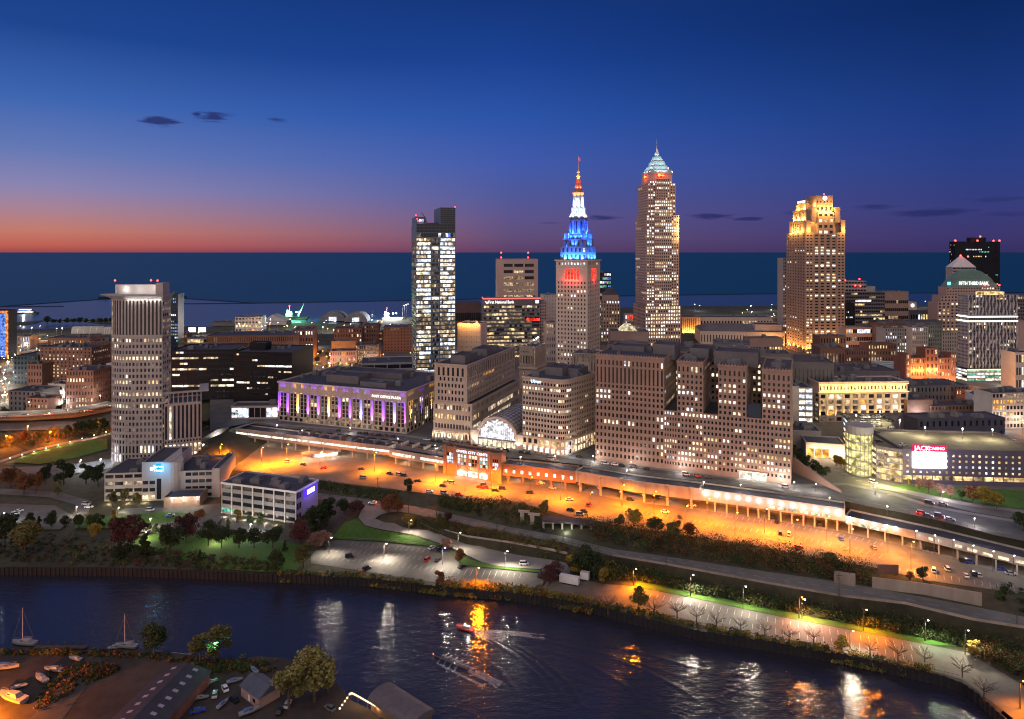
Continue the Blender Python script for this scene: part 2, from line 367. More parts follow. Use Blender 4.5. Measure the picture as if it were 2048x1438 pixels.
strip('canal_road', df, dn, mat('pale_old_asphalt', (.125, .12, .105), .85, .3, .2), .12)
poly('orange_lit_parking_lot', [(x, y) for x, y in Enear]+[(x, y) for x, y in reversed(F0)]+[(400, 908)], EZ, M_lotE, .12)
strip('undercroft_paving', [p+Vector((0, 0, 0)) for p in F0w], [Vector((p.x, p.y, EZ)) for p in off2(F0w, 12.6)], M_conc, .14)
RAMP_lo = [(717, 1037, 7), (730, 1052, 6.5), (762, 1060, 6), (825, 1070, 5.2), (887, 1090, 4.6), (922, 1105, 4.2), (962, 1125, 3.9), (987, 1132, 3.8), (1024, 1136, 3.8), (1081, 1140, 3.8)]
RAMP_hi = [(762, 1030, 7.2), (750, 1038, 7), (768, 1046, 6.3), (817, 1049, 5.4), (887, 1071, 4.8), (930, 1084, 4.4), (975, 1098, 4.2), (1000, 1104, 4.1), (1040, 1112, 4), (1131, 1125, 4)]
rlo = [W(*p) for p in RAMP_lo]; rhi = [W(*p) for p in RAMP_hi]
strip('ramp_road', rlo, rhi, M_conc, .35)
strip('ramp_junction', [W(732, 1011, 8), W(722, 1022, 7.6), W(717, 1037, 7)], [W(800, 1024, 8), W(778, 1026, 7.6), W(762, 1030, 7.2)], M_conc, .3)
poly('ramp_turnaround', [(1081, 1140), (1131, 1125), (1141, 1140), (1139, 1156), (1095, 1152)], 4.0, M_conc, .36)
poly('river_parking_lot', [(622, 1113), (640, 1090), (675, 1080), (762, 1084), (862, 1094), (895, 1104), (922, 1132), (1024, 1142), (1081, 1147), (1095, 1160), (1072, 1177), (1024, 1175), (870, 1165), (762, 1148), (712, 1141), (622, 1127)], BZ, M_lot, .14)
poly('lawn_by_ramp', [(664, 1076, 4.2), (690, 1045, 5.8), (715, 1038, 6.6), (731, 1053, 6.2), (762, 1061, 5.7), (825, 1071, 5), (887, 1091, 4.3), (862, 1093, 3.9), (762, 1083, 3.9), (680, 1079, 3.9)], 4, M_grass, .2)
poly('lawn_wedge', [(912, 1112), (962, 1126), (987, 1133), (1024, 1137), (1081, 1141), (1081, 1146), (1024, 1141), (925, 1131)], 3.6, M_grass, .3)
RL_hi = [(1180, 1186), (1270, 1172), (1290, 1178), (1400, 1200), (1536, 1229), (1600, 1242), (1720, 1264), (1860, 1291), (1935, 1306), (2048, 1372), (2200, 1460)]
RL_lo = [(1180, 1205), (1240, 1214), (1290, 1226), (1400, 1250), (1536, 1278), (1600, 1290), (1720, 1312), (1860, 1341), (1925, 1360), (2010, 1425), (2150, 1540)]
strip('riverside_lot', [W(x, y, BZ) for x, y in RL_hi], [W(x, y, BZ) for x, y in RL_lo], M_lot, .14)
poly('wharf_apron', [(1080, 1182), (1095, 1163), (1128, 1158), (1150, 1156), (1205, 1168), (1268, 1173), (1240, 1213), (1180, 1204)], BZ, M_lotE, .12)
GS_hi = [(1275, 1160), (1400, 1188), (1536, 1216), (1600, 1230), (1720, 1252), (1860, 1280), (1925, 1294)]
strip('green_verge', [W(x, y, BZ) for x, y in GS_hi], [W(x, y-1, BZ) for x, y in RL_hi[1:8]], M_grass, .2)
# left park, streets and lots
poly('park_lawn', [(430, 1138), (230, 1080), (330, 1066), (480, 1070), (560, 1082), (600, 1090), (610, 1120), (590, 1145), (520, 1145)], 3.7, M_grass, .25)
poly('left_car_park', [(0, 1060), (0, 1008), (110, 1012), (150, 1035), (120, 1060)], 4.2, M_lot, .3)
poly('service_yard', [(240, 1062), (250, 1018), (440, 1012), (450, 1030), (420, 1064), (330, 1068)], 4.1, M_asph, .35)
poly('yard_path', [(440, 1056), (450, 1020), (500, 1015), (560, 1060), (540, 1072)], 4.1, M_lot, .3)
poly('side_lawn', [(150, 1058), (150, 1040), (330, 1025), (420, 1030), (400, 1036), (250, 1058)], 4.2, M_grass, .4)
def road(name, pts, w, m=M_asph, lift=.3):
    P = [W(*p) for p in pts]; A = off2(P, -w/2); B = off2(P, w/2)
    return strip(name, A, B, m, lift, 2, 5.0, True)
road('hill_street', [(-200, 950, 6.5), (60, 945, 6.8), (150, 941, 7), (228, 930, 8)], 16)
road('park_drive', [(-150, 985, 5), (0, 984, 5), (110, 990, 5), (170, 1008, 4.4), (160, 1030, 4.2)], 8)
road('hillside_walk', [(-150, 950, 7), (0, 924, 8.5), (60, 903, 10), (130, 886, 11.5), (190, 876, 12.5), (230, 866, 13)], 5, M_conc)
road('lower_lane', [(240, 1024, 4.1), (330, 1022, 4.1), (440, 1012, 4.2)], 6, M_lot)
poly('hill_lawn', [(20, 926, 8.8), (70, 905, 10.2), (130, 890, 11.3), (190, 880, 12.2), (215, 880, 12.4), (215, 900, 11), (150, 918, 9.4), (80, 930, 8.6)], 9, M_grass, .7)
poly('freeway_foot', [(-200, 868, 12.4), (225, 858, 13.4), (225, 846, 14), (-200, 840, 13.8)], 13, M_lotE, .7)
# Huron road level
bfront = [W(455, 872, HZ)]
hur_near = [Vector((p.x, p.y, HZ)) for p in off2(F0w, 11.5)]
HF = [(455, 860), (512, 843), (557, 848), (691, 858), (813, 870), (868, 878), (937, 888), (1045, 900), (1130, 912), (1191, 922), (1299, 934), (1404, 946), (1509, 960), (1582, 970), (1640, 968), (1690, 966), (1736, 975), (1786, 985), (1860, 1010), (1940, 1025), (2060, 1045), (2300, 1090)]
hfar = [W(x, y, HZ) for x, y in HF]
strip('avenue', hur_near, hfar, M_asph, .05)
strip('avenue_pavement', hfar, off2(hfar, -4.0), M_conc, .17)
poly('downtown_streets', [(420, 862), (512, 842), (557, 848), (813, 870), (1191, 922), (1582, 970), (1690, 966), (2060, 1045), (2600, 1045), (2400, 690), (1400, 690), (420, 690)], HZ, M_asph, -.06)
poly('crossroads', [(1582, 972), (1640, 970), (1690, 966), (1690, 935), (1640, 905), (1600, 880), (1750, 880), (1900, 985), (2060, 1010), (2300, 1060), (2300, 1088), (2060, 1043), (1940, 1023), (1786, 983)], HZ, M_lot, .06)
poly('corner_lawn', [(1770, 972), (1860, 972), (2100, 985), (2300, 985), (2300, 1040), (2048, 1020), (1940, 1005), (1860, 990)], HZ, M_grass, .2)
poly('sidewalk', [(1740, 966), (1775, 972), (1862, 991), (1940, 1007), (2060, 1023), (2060, 1029), (1936, 1013), (1855, 997), (1760, 978)], HZ, M_conc, .24)
# ================================================================== BUILDING KIT
M_roof = mat('dark_roofing', (.045, .045, .058), .8, .35, .12)
M_roof2 = mat('gravel_roofing', (.09, .09, .10), .85, .3, .12)
M_mech = mat('rooftop_metal', (.12, .12, .13), .7, .25, .5)
M_glass = mat('dark_window_glass', (.012, .014, .020), .22, .5, .5, spec=.3)
GL = {'d': M_glass}
for k, c, st, v in (('w', (1, .80, .52), 1.05, .6), ('W', (1, .88, .68), 1.6, .45), ('y', (1, .66, .28), .9, .6), ('c', (.80, .88, 1.0), 1.2, .55), ('m', (1, .70, .40), .22, .7), ('n', (.9, .75, .6), .09, .6), ('b', (.16, .30, 1.0), .8, .5), ('r', (1, .05, .03), 1.3, .3), ('o', (1, .42, .08), .9, .5), ('g', (.25, .9, .65), .5, .5), ('t', (1, .74, .45), .5, .7)):
    GL[k] = glow('window_light_'+{'w': 'warm', 'W': 'bright', 'y': 'yellow', 'c': 'cool', 'm': 'dim', 'n': 'faint', 'b': 'blue', 'r': 'red', 'o': 'orange', 'g': 'green', 't': 'tan'}[k], c, st, v, .4)
GK = list(GL); GI = {k: i for i, k in enumerate(GK)}
PANE = {}
for k in GK:
    q = MB(); q.box(-.5, .5, -.08, 0, -.5, .5); PANE[k] = q.mesh('window_pane', GL[k])
M_red = glow('aviation_red', (1, .03, .02), 14)
M_white = glow('lamp_white', (1, .95, .88), 14)

class Bld:
    def __init__(s, name, label, cat, o, zb, a, wall, roof=None, group=None):
        s.o = Vector((o[0], o[1])); s.a = a; s.zb = zb; s.ca, s.sa = math.cos(R(a)), math.sin(R(a))
        s.root = empty(name, (o[0], o[1], zb), -R(a), label, cat, group); s.wall = wall; s.roofm = roof or M_roof
        s.w = MB(); s.rf = MB(); s.wins = []; s.vols = []; s.mats = [wall]; s.units = MB(); s.rnd = random.Random(hash(label) % 9999 if False else sum(map(ord, label)))
    def loc(s, p):
        d = Vector((p[0], p[1]))-s.o; return Vector((d.x*s.ca-d.y*s.sa, d.x*s.sa+d.y*s.ca))
    def wld(s, x, y, z): return Vector((s.o.x+x*s.ca+y*s.sa, s.o.y-x*s.sa+y*s.ca, s.zb+z))
    def mi(s, m):
        if m is None: return 0
        if m not in s.mats: s.mats.append(m)
        return s.mats.index(m)
    def box(s, x0, x1, y0, y1, z0, z1, **k): return Vol(s, [(x0, y0), (x1, y0), (x1, y1), (x0, y1)], z0, z1, **k)
    def part(s, name, mb, m, smooth=False, parent=None, label=None):
        o = link(name, mb.mesh(name, m, smooth), parent or s.root)
        if label: o['label'] = label
        return o
    def unit(s, x, y, w, d, h, z): 
        q = MB(); q.box(x-w/2, x+w/2, y-d/2, y+d/2, z, z+h); q.box(x-w/2+.4, x+w/2-.4, y-d/2+.3, y+d/2-.3, z+h-.01, z+h+.5); s.part('rooftop_unit', q, M_mech)
    def clutter(s, v, n=5, big=1.0):
        """rooftop plant on a volume"""
        xs = [p.x for p in v.ip]; ys = [p.y for p in v.ip]
        for _ in range(n):
            w_, d_ = s.rnd.uniform(2, 6)*big, s.rnd.uniform(2, 5)*big
            s.unit(s.rnd.uniform(min(xs)+4, max(xs)-4), s.rnd.uniform(min(ys)+3, max(ys)-3), w_, d_, s.rnd.uniform(1.2, 3.2)*big, v.z1-.85)
    def beacon(s, x, y, z, m=None, r=.45, pole=1.5):
        q = MB(); q.tube((x, y, z-.3), (x, y, z+pole), .12, n=5); o = s.part('beacon', q, M_mech)
        q = MB(); q.ball((x, y, z+pole+r*.8), r); s.part('beacon_lamp', q, m or M_red, parent=o)
    def text(s, body, x, z, y, size, m, edge='f', depth=.15, font_w=1.0, name='sign_lettering', parent=None, align='CENTER'):
        c = bpy.data.curves.new(name, 'FONT'); c.body = body; c.size = size; c.extrude = depth; c.space_character = 1.0; c.align_x = align; c.align_y = 'CENTER'; c.resolution_u = 2
        t = bpy.data.objects.new('tmp', c); me = bpy.data.meshes.new_from_object(t); bpy.data.objects.remove(t)
        me.name = name; me.materials.clear(); me.materials.append(m)
        o = link(name, me, parent or s.root, (x, y, z)); o.rotation_euler = (R(90), 0, {'f': 0, 'r': R(90), 'l': R(-90)}[edge]); o.scale = (font_w, 1, 1); return o
    def finish(s, nwin=100, names=True, wname='window'):
        for v in s.vols: v.close()
        s.wo = s.part('wall', s.w, s.mats)
        if s.rf.f: s.part('roof', s.rf, s.roofm)
        cw = Vector((0, 0, H)); L_ = []
        for (x, y, z, nx, ny, w, h, k) in s.wins:
            p = s.wld(x, y, z); dv = cw-p; nn = Vector((nx*s.ca+ny*s.sa, -nx*s.sa+ny*s.ca, 0))
            L_.append((-(w*h*max(nn.dot(dv.normalized()), -1)/dv.length_squared), x, y, z, nx, ny, w, h, k))
        if nwin < len(L_): L_.sort(key=lambda q: q[0])
        st = MB()
        for i, (_, x, y, z, nx, ny, w, h, k) in enumerate(L_):
            if i < nwin:
                o = link(wname, PANE[k], s.root, (x, y, z), math.atan2(nx, -ny), (w, 1, h))
            else:
                tx, ty = -ny, nx
                st.obox((x, y), (tx, ty), (nx, ny), -w/2, w/2, 0, .08, z-h/2, z+h/2, m=GI[k])
        if st.f:
            o = s.part('window_rows', st, [GL[k] for k in GK]); o['kind'] = 'stuff'
        return s

class Vol:
    def __init__(s, b, pts, z0, z1, r=.35, wall=None, roof=True, par=.85, rm=None):
        s.b = b; s.p = [Vector(p[:2]) for p in pts]; s.z0, s.z1, s.r = z0, z1, r; s.ip = offs(s.p, r); s.m = b.mi(wall); s.done = {}; b.vols.append(s)
        if roof is True:
            b.w.prism(s.ip, z0, z1-par-.05, s.m); b.rf.prism(s.ip, z1-par-.05, z1-par)
        else: b.w.prism(s.ip, z0, z1-.02, s.m)
    def frame(s, e):
        n = len(s.p); a, c = s.p[e], s.p[(e+1) % n]; d = c-a; ln = d.length; d.normalize()
        pr = (a-s.p[e-1]).normalized(); turn = pr.x*d.y-pr.y*d.x
        return a, d, Vector((d.y, -d.x)), ln, (s.r+.01 if turn > .8 else 0.0)
    def slab(s, e, u0, u1, z0, z1, n1=0.0, m=None):
        a, d, nn, ln, tr = s.frame(e); s.b.w.obox(a, d, nn, max(u0, tr), u1, -s.r, n1, z0, z1, s.m if m is None else m)
    def face(s, e, cols, rows, z0=None, z1=None, u0=None, u1=None, fw=.5, fh=.55, base=0.0, top=0.0, mu=0.0, lit=.2, row=None, pal='wwtmn', dark='d', style='grid', pier=0.0, pm=None, sm=None, skip=None, sp=-.04):
        """windows in a grid on edge e; piers and spandrels stand proud of the recessed panes"""
        a, d, nn, ln, tr = s.frame(e); z0 = s.z0 if z0 is None else z0; z1 = s.z1 if z1 is None else z1; U0 = 0 if u0 is None else u0; U1 = ln if u1 is None else u1
        s.done.setdefault(e, []).append((U0, U1, z0, z1)); b = s.b; rn = b.rnd
        cw = (U1-U0-2*mu)/cols; ch = (z1-z0-base-top)/rows; pm = s.m if pm is None else b.mi(pm); sm = s.m if sm is None else b.mi(sm)
        if style != 'ribbon':
            edges = [U0]+[U0+mu+cw*i for i in range(1, cols)]+[U1]
            for i in range(cols+1):
                l_ = U0 if i == 0 else U0+mu+cw*i-cw*(1-fw)/2; r_ = U1 if i == cols else U0+mu+cw*i+cw*(1-fw)/2
                b.w.obox(a, d, nn, max(l_, tr), r_, -s.r, pier, z0, z1, pm)
        xs0, xs1 = (U0+mu+cw*(1-fw)/2, U1-mu-cw*(1-fw)/2) if style != 'ribbon' else (max(U0, tr), U1)
        for j in range(rows+1):
            l_ = z0 if j == 0 else z0+base+ch*j-ch*(1-fh)/2; t_ = z1-.02 if j == rows else z0+base+ch*j+ch*(1-fh)/2
            if t_-l_ > .02: b.w.obox(a, d, nn, xs0, xs1, -s.r, sp, l_, t_, sm)
        if style == 'ribbon':
            for i in (0, 1): 
                q = (max(U0, tr), U0+max(mu, .6)) if i == 0 else (U1-max(mu, .6), U1); b.w.obox(a, d, nn, q[0], q[1], -s.r, .02, z0, z1, pm)
        for j in range(rows):
            pl = lit if row is None else (row.get(j, lit) if isinstance(row, dict) else row(j, rn))
            run = None
            for i in range(cols):
                if skip and skip(i, j): continue
                if run is None or rn.random() < .35: run = rn.random() < pl; key = rn.choice(pal)
                k = (key if rn.random() < .8 else rn.choice(pal)) if run else (dark if len(dark) == 1 else rn.choice(dark))
                u = U0+mu+cw*(i+.5); p = a+d*u-nn*s.r
                b.wins.append((p.x, p.y, z0+base+ch*(j+.5), nn.x, nn.y, cw*(fw if style != 'ribbon' else .94), ch*fh, k))
        return s
    def close(s):
        for e in range(len(s.p)):
            a, d, nn, ln, tr = s.frame(e); D = s.done.get(e)
            if not D: s.slab(e, 0, ln, s.z0, s.z1); continue
            # fill the storeys and bays the faces leave over
            zs = sorted({s.z0, s.z1}|{q[2] for q in D}|{q[3] for q in D})
            for za, zb in zip(zs, zs[1:]):
                if zb-za < .05: continue
                cov = sorted((q[0], q[1]) for q in D if q[2] <= za+.01 and q[3] >= zb-.01); x = 0.0
                for u0, u1 in cov+[(ln, ln)]:
                    if u0-x > .05: s.slab(e, x, u0, za, zb)
                    x = max(x, u1)
    def ring(s, z0, z1, out_=.5, m=None):
        """cornice or band round the volume"""
        o = offs(s.p, -out_); n = len(o)
        for i in range(n):
            j = (i+1) % n; q = [o[i], o[j], s.p[j]+(s.ip[j]-s.p[j])*.3, s.p[i]+(s.ip[i]-s.p[i])*.3]
            s.b.w.hexa([(p.x, p.y, z0) for p in q], [(p.x, p.y, z1) for p in q], s.m if m is None else s.b.mi(m))
        return s

def tower(name, label, xl, xr, anchor, ab, zb, ytop, a, wall, d=None, xs=None, Y=None, cat='building', roof=None, group=None):
    """box building from its picture columns; ab = picture row of the anchored foot (or Y = its distance)"""
    ax = xr if anchor == 'r' else xl
    A = WD(ax, Y, zb) if Y else W(ax, ab, zb)
    Lc, w, d = boxpts(xl, xr, anchor, A, a, d, xs)
    b = Bld(name, label, cat, Lc, zb, a, wall, roof, group); b.W, b.D = w, d; b.HT = zat(ytop, A.y)-zb; b.Y = A.y
    return b
LP = 9.0
def spot(x, y, z, energy, colr, parent=None, rad=.3, name='lamp_light', angle=None, aim=None, blend=.5):
    l = bpy.data.lights.new(name, 'SPOT' if angle else 'POINT'); l.energy = energy*LP; l.color = colr; l.shadow_soft_size = rad
    o = link(name, l, parent, (x, y, z))
    if angle: l.spot_size = R(angle); l.spot_blend = blend; o.rotation_euler = Vector(aim or (0, 0, -1)).to_track_quat('-Z', 'Y').to_euler()
    return o
# ================================================================== THE FRONT ROW
M_lime = mat('limestone', (.36, .29, .235), .85, .16, .3)
M_limeD = mat('brown_limestone', (.25, .172, .137), .85, .16, .3)
M_tan = mat('tan_stone', (.45, .37, .31), .85, .15, .3)
M_brick = mat('brown_brick', (.16, .085, .062), .9, .2, .5)
M_redbrick = mat('red_brick', (.24, .10, .065), .9, .2, .5)
M_pale = mat('pale_concrete', (.30, .265, .25), .85, .15, .25)
M_grey = mat('grey_concrete', (.26, .25, .25), .85, .15, .25)
M_granite = mat('pink_granite', (.36, .25, .21), .7, .12, .3, spec=.35)
M_black = mat('black_cladding', (.012, .012, .015), .5, .3, .3, spec=.15)
M_bglass = mat('blue_glass', (.02, .036, .06), .35, .3, .1, spec=.25)
M_dark = mat('dark_stone', (.12, .11, .115), .85, .2, .3)
M_white_paint = mat('white_trim', (.62, .60, .58), .7, .1, .5)
M_copper = mat('copper_green_roof', (.10, .17, .15), .7, .2, .3)
M_gold = mat('gilded_stone', (.5, .38, .2), .7, .15, .5)
G_sign = glow('sign_white', (1, .93, .86), 1.7)
G_signb = glow('sign_blue_white', (.62, .82, 1), 1.7)

# ---- post office block ------------------------------------------------
A20 = 20.5
b = tower('office_block', 'long stone office block with purple and gold lit pillars', 557, 813, 'r', 868, HZ, 783, A20, M_lime, d=78)
v = b.box(0, b.W, 0, b.D, 0, b.HT); w, h, d = b.W, b.HT, b.D
nb = 12; bayw = w/nb
v.face(0, 24, 1, 0, 4.2, fw=.62, fh=.6, lit=.08, pal='mn')
rn = random.Random(3)
for i in range(nb):
    lt = {3: .8, 5: .9, 6: .5, 8: .5}.get(i, .12)
    v.face(0, 2, 6, 4.2, h-8.4, u0=i*bayw+1.3, u1=(i+1)*bayw-1.3, fw=.72, fh=.86, lit=lt*.6, pal='wtmnn', sp=-.22, mu=.3)
v.face(1, 14, 1, 0, 4.2, fw=.6, fh=.6, lit=.2, pal='tmn')
for i in range(9):
    v.face(1, 2, 6, 4.2, h-8.4, u0=2+i*(d-4)/9+1.2, u1=2+(i+1)*(d-4)/9-1.2, fw=.72, fh=.86, lit=.3, pal='wtmn', sp=-.22)
v.face(3, 12, 5, 4.2, h-8.4, fw=.5, fh=.8, lit=.1)
v.ring(h-8.2, h-7.6, .25); v.ring(h-1.1, h+.08, .75)
b.clutter(v, 26, 1.1)
b.box(w*.30, w*.56, d*.18, d*.42, h-.85, h+5, wall=M_dark); b.box(w*.60, w*.80, d*.12, d*.30, h-.85, h+2.6, wall=M_mech); b.box(w*.25, w*.75, d*.55, d*.8, h-.85, h+3.5, wall=M_dark)
b.text('POST OFFICE PLAZA', w-16.5, h-5.2, -.2, 2.5, G_sign, font_w=1.05)
cols_ = [(.58, 'p'), (1.45, 'p'), (2.62, 'g'), (3.52, 'p'), (4.5, 'p'), (5.55, 'g'), (6.55, 'p'), (7.6, 'p'), (8.75, 'b'), (9.55, 'p'), (10.75, 'b')]
for i in range(nb+1): q = MB(); q.box(i*bayw-1.05 if i else .2, i*bayw+1.05 if i < nb else w-.2, -.8, -.01, 4.3, h-8.3); b.part('pilaster', q, M_lime)
LC = {'p': (.17, .02, 1.0), 'g': (1, .55, .12), 'b': (.14, .16, 1.0)}
def uplight(bb, x, y, z, c, e, face='f', ang=27, lean=.05):
    q = MB(); q.box(x-.35, x+.35, y-.3, y+.3, z-.3, z+.25); o = bb.part('floodlight', q, M_black)
    n = {'f': (0, lean, 1), 'r': (-lean, 0, 1), 'l': (lean, 0, 1)}[face]
    spot(x, y, z+.45, e, c, bb.root, .12, 'floodlight_beam', ang, n, .7); return o
for k in range(nb):
    key = 'ppgppgppbppb'[k]
    uplight(b, (k+.0)*bayw+(1.0 if k == 0 else 0), -1.5, 4.4, LC[key], 56000)
uplight(b, w-1, -1.5, 4.4, LC['p'], 50000)
for k, key in enumerate('gpgp'): uplight(b, w+1.35, 6+k*(d-4)/9*2, 4.4, LC[key], 15000, 'r')
b.finish(100)

# ---- hotel slab at the corner -------------------------------------------
b = tower('office_block', 'stone office slab with stepped side wing left of the glass arch', 869, 934, 'r', 884, HZ, 730, 20, M_lime, xs=1030)
w, h, d = b.W, b.HT, b.D
lowh = h*.50
v0 = b.box(-.6, w+4.0, -.6, d, 0, lowh)
v0.face(0, 12, 4, 0, lowh*.99, fw=.52, fh=.5, lit=.3, row={0: .7, 3: .25, 2: .3, 1: .15}, pal='wwtyW', mu=1, base=0)
v0.face(1, 40, 4, 0, lowh*.99, fw=.55, fh=.5, lit=.6, row={3: .12, 2: .75, 1: .7, 0: .75}, pal='wWwy', mu=1)
v0.ring(lowh*.25-.4, lowh*.25+.3, .35)
v = b.box(0, w, 0, d, lowh, h)
v.face(0, 8, 3, lowh, lowh+(h-lowh)*.52, fw=.5, fh=.55, lit=.18, pal='wtmc', mu=2)
v.face(0, 6, 1, lowh+(h-lowh)*.68, h-2.4, fw=.46, fh=.95, lit=.06, mu=1.5)
v.face(0, 6, 1, lowh+(h-lowh)*.52, lowh+(h-lowh)*.68, fw=.42, fh=.6, lit=.1, mu=3)
v.face(1, 26, 1, h*.82, h-2.4, fw=.5, fh=.95, lit=.1, mu=2)
v.face(1, 32, 4, lowh, h*.82, fw=.46, fh=.5, lit=.1, pal='wtmo', mu=2)
v.face(3, 26, 4, lowh, h*.82, fw=.46, fh=.5, lit=.1, mu=2)
v.ring(h-1.0, h+.07, .5)
b.clutter(v, 8); b.box(w*.35, w*.8, d*.08, d*.3, h-.85, h+5, wall=M_dark); b.box(w*.3, w*.8, d*.5, d*.75, h-.85, h+4, wall=M_dark)
for i in range(7): q = MB(); q.box(i*(w+2)/6-1.0, i*(w+2)/6-.2, -1.1, -.62, .2, 6); b.part('pilaster', q, M_lime)
for i in range(7): uplight(b, i*(w+2)/6-.6, -1.6, .6, (1, .72, .42), 900, ang=60)
b.finish(100)
SLAB = b

# ---- glass barrel-vault entrance ----------------------------------------
AL = W(946, 888, HZ); AR = W(1043, 900, HZ)
b = Bld('glass_arcade', 'barrel vaulted glass arcade entrance glowing white between two stone blocks', 'building', AL, HZ, math.degrees(math.atan2(AL.y-AR.y, AR.x-AL.x)), M_tan)
w = (AR-AL).length; rad = w*.385; zc = 5.2; cxm = w/2; dd = 74
q = MB(); nA = 20; rr0, rr1 = rad, rad+1.6
def arc(r, k, n=nA): t = math.pi*k/n; return (cxm-r*math.cos(t), zc+r*.98*math.sin(t))
for k in range(nA):
    p = [arc(rr0, k), arc(rr0, k+1), arc(rr1, k+1), arc(rr1, k)]
    q.hexa([(x, -.9, z) for x, z in (p[0], p[1], p[2], p[3])], [(x, .8, z) for x, z in (p[0], p[1], p[2], p[3])])
for x0, x1 in ((-1.5, cxm-rad-.05), (cxm+rad+.05, w+1.5)):
    q.box(x0, x1, -.6, 7, 0, zc+3.6); q.box(x0-.3, x1+.3, -.9, 7.2, zc+3.6, zc+4.6)
b.part('entrance_arch', q, M_tan)
q = MB()
for i in range(9): q.box(cxm-rad+2*rad*i/8-.25, cxm-rad+2*rad*i/8+.25, -.3, .3, 0, zc-.6)
q.box(cxm-rad, cxm+rad, -1.6, .35, zc-.6, zc-.1)
b.part('entrance_canopy', q, M_dark)
q = MB(); q.box(cxm-rad, cxm+rad, .6, .8, .1, zc-.7); b.part('shop_front', q, GL['w'])
gg = glow('vault_glass_light', (.95, .93, 1.0), 1.05, .6, .6)
q = MB(); nx = 18
for i in range(nx):
    x0, x1 = cxm-rad+2*rad*i/nx+.14, cxm-rad+2*rad*(i+1)/nx-.14; z = zc+.1
    while True:
        zt = z+1.0; m_ = max(abs(x0-cxm), abs(x1-cxm))
        if m_ >= rad or zt > zc+rad*.98*math.sqrt(max(0, 1-(m_/rad)**2)): break
        q.box(x0, x1, .3, .36, z, zt-.16); z = zt
b.part('window', q, gg, label='gridded glass fan window')
q = MB(); q.v = []; 
for k in range(nA): 
    p = [arc(rr0-.02, k), arc(rr0-.02, k+1)]; q.quad((p[0][0], .45, p[0][1]), (p[1][0], .45, p[1][1]), (cxm, .45, zc))
b.part('fan_frame', q, M_grey)
q = MB()
for k in range(nA):
    p = [arc(rr1-.1, k), arc(rr1-.1, k+1)]; q.quad((p[0][0], .8, p[0][1]), (p[1][0], .8, p[1][1]), (p[1][0], dd, p[1][1]), (p[0][0], dd, p[0][1]))
M_vault = mat('frosted_vault', (.30, .29, .27), .45, .2, .3, spec=.5)
b.part('vault_roof', q, M_vault)
q = MB()
for j in range(15):
    y = 2+j*5
    for k in range(nA):
        p = [arc(rr1-.05, k), arc(rr1-.05, k+1), arc(rr1+.22, k+1), arc(rr1+.22, k)]
        q.hexa([(x, y-.2, z) for x, z in p], [(x, y+.2, z) for x, z in p])
for k in range(1, nA): 
    p = arc(rr1+.05, k); q.box(p[0]-.12, p[0]+.12, .85, dd, p[1]-.12, p[1]+.12)
b.part('vault_rib', q, M_dark)
for x in (cxm-rad-2, cxm+rad+2): spot(x, -3.2, 1.2, 380, (1, .85, .66), b.root, .2, 'floodlight_beam', 85, (0, .45, 1))
for k in (.25, .5, .75): spot(cxm-rad+2*rad*k, -2.5, zc-1.4, 90, (1, .86, .66), b.root, .3)

# ---- rounded-corner office with blue lettering ----------------------------
A = W(1190, 889, HZ); 
Lc = W(1045, 900, HZ); C0 = W(1112, 911, HZ); C1 = W(1143, 908, HZ)
b = Bld('office_block', 'stone office block with rounded corner and blue roof lettering', 'building', Lc, HZ, math.degrees(math.atan2(Lc.y-C0.y, C0.x-Lc.x)), M_lime)
h = zat(752, Lc.y)-HZ
l0 = b.loc(Lc); l1 = b.loc(C0); l2 = b.loc(C1); l3 = b.loc(A)
dirf = (l1-l0).normalized(); dirr = (l3-l2).normalized()
arcp = [l1]
for t in (1/4, 1/2, 3/4): arcp.append((1-t)**2*l1+2*t*(1-t)*(l1+dirf*(l2-l1).length*.62)+t*t*l2)
arcp.append(l2)
ang_r = dirr; nrm = Vector((-dirr.y, dirr.x))
depthv = Vector((-dirf.y, dirf.x))*62
pts = [l0]+arcp+[l3, l0+depthv]
hb = 9.5
v0 = Vol(b, offs(pts, -.5), 0, hb, roof=False)
v = Vol(b, pts, hb, h)
ne = len(pts)
for vv, zz0, zz1, rows_ in ((v0, 0, hb, 2),):
    vv.face(0, 6, 2, fw=.62, fh=.62, lit=.5, pal='WwyT'.replace('T', 't'), row={0: .55, 1: .5})
    for e in range(1, 5): vv.face(e, 1, 2, fw=.6, fh=.6, lit=.9, pal='Wwy')
    vv.face(5, 9, 2, fw=.6, fh=.62, lit=.4, pal='wtmy')
rows_ = {9: .75, 8: .25, 6: .0, 5: .85, 2: .3, 0: .5, 10: .15}
v.face(0, 11, 11, z1=h-2.2, fw=.6, fh=.52, lit=.05, row=rows_, pal='wWyw')
for e in range(1, 5): v.face(e, 2, 11, z1=h-2.2, fw=.75, fh=.5, lit=.08, row=rows_, pal='wWy')
v.face(5, 14, 11, z1=h-2.2, fw=.55, fh=.5, lit=.12, row={9: .3, 5: .3, 2: .3, 7: .3}, pal='wtmyn')
v.ring(h-1.0, h+.07, .35); v.ring(hb-.5, hb+.4, .7)
xm = (l0.x+l1.x)/2
b.box(xm-4, xm+9, 16, 34, h-.85, h+4.5, wall=M_dark); b.box(xm+6, xm+17, 24, 40, h-.85, h+3.4, wall=M_mech)
b.clutter(v, 5)
b.text('Ulmer', (l0.x+l1.x)*.42, h-2.6, -.55, 3.0, G_signb)
for i in range(6): uplight(b, l0.x+2+i*(l1.x-l0.x-3)/5, -1.6, .6, (1, .74, .44), 480, ang=60)
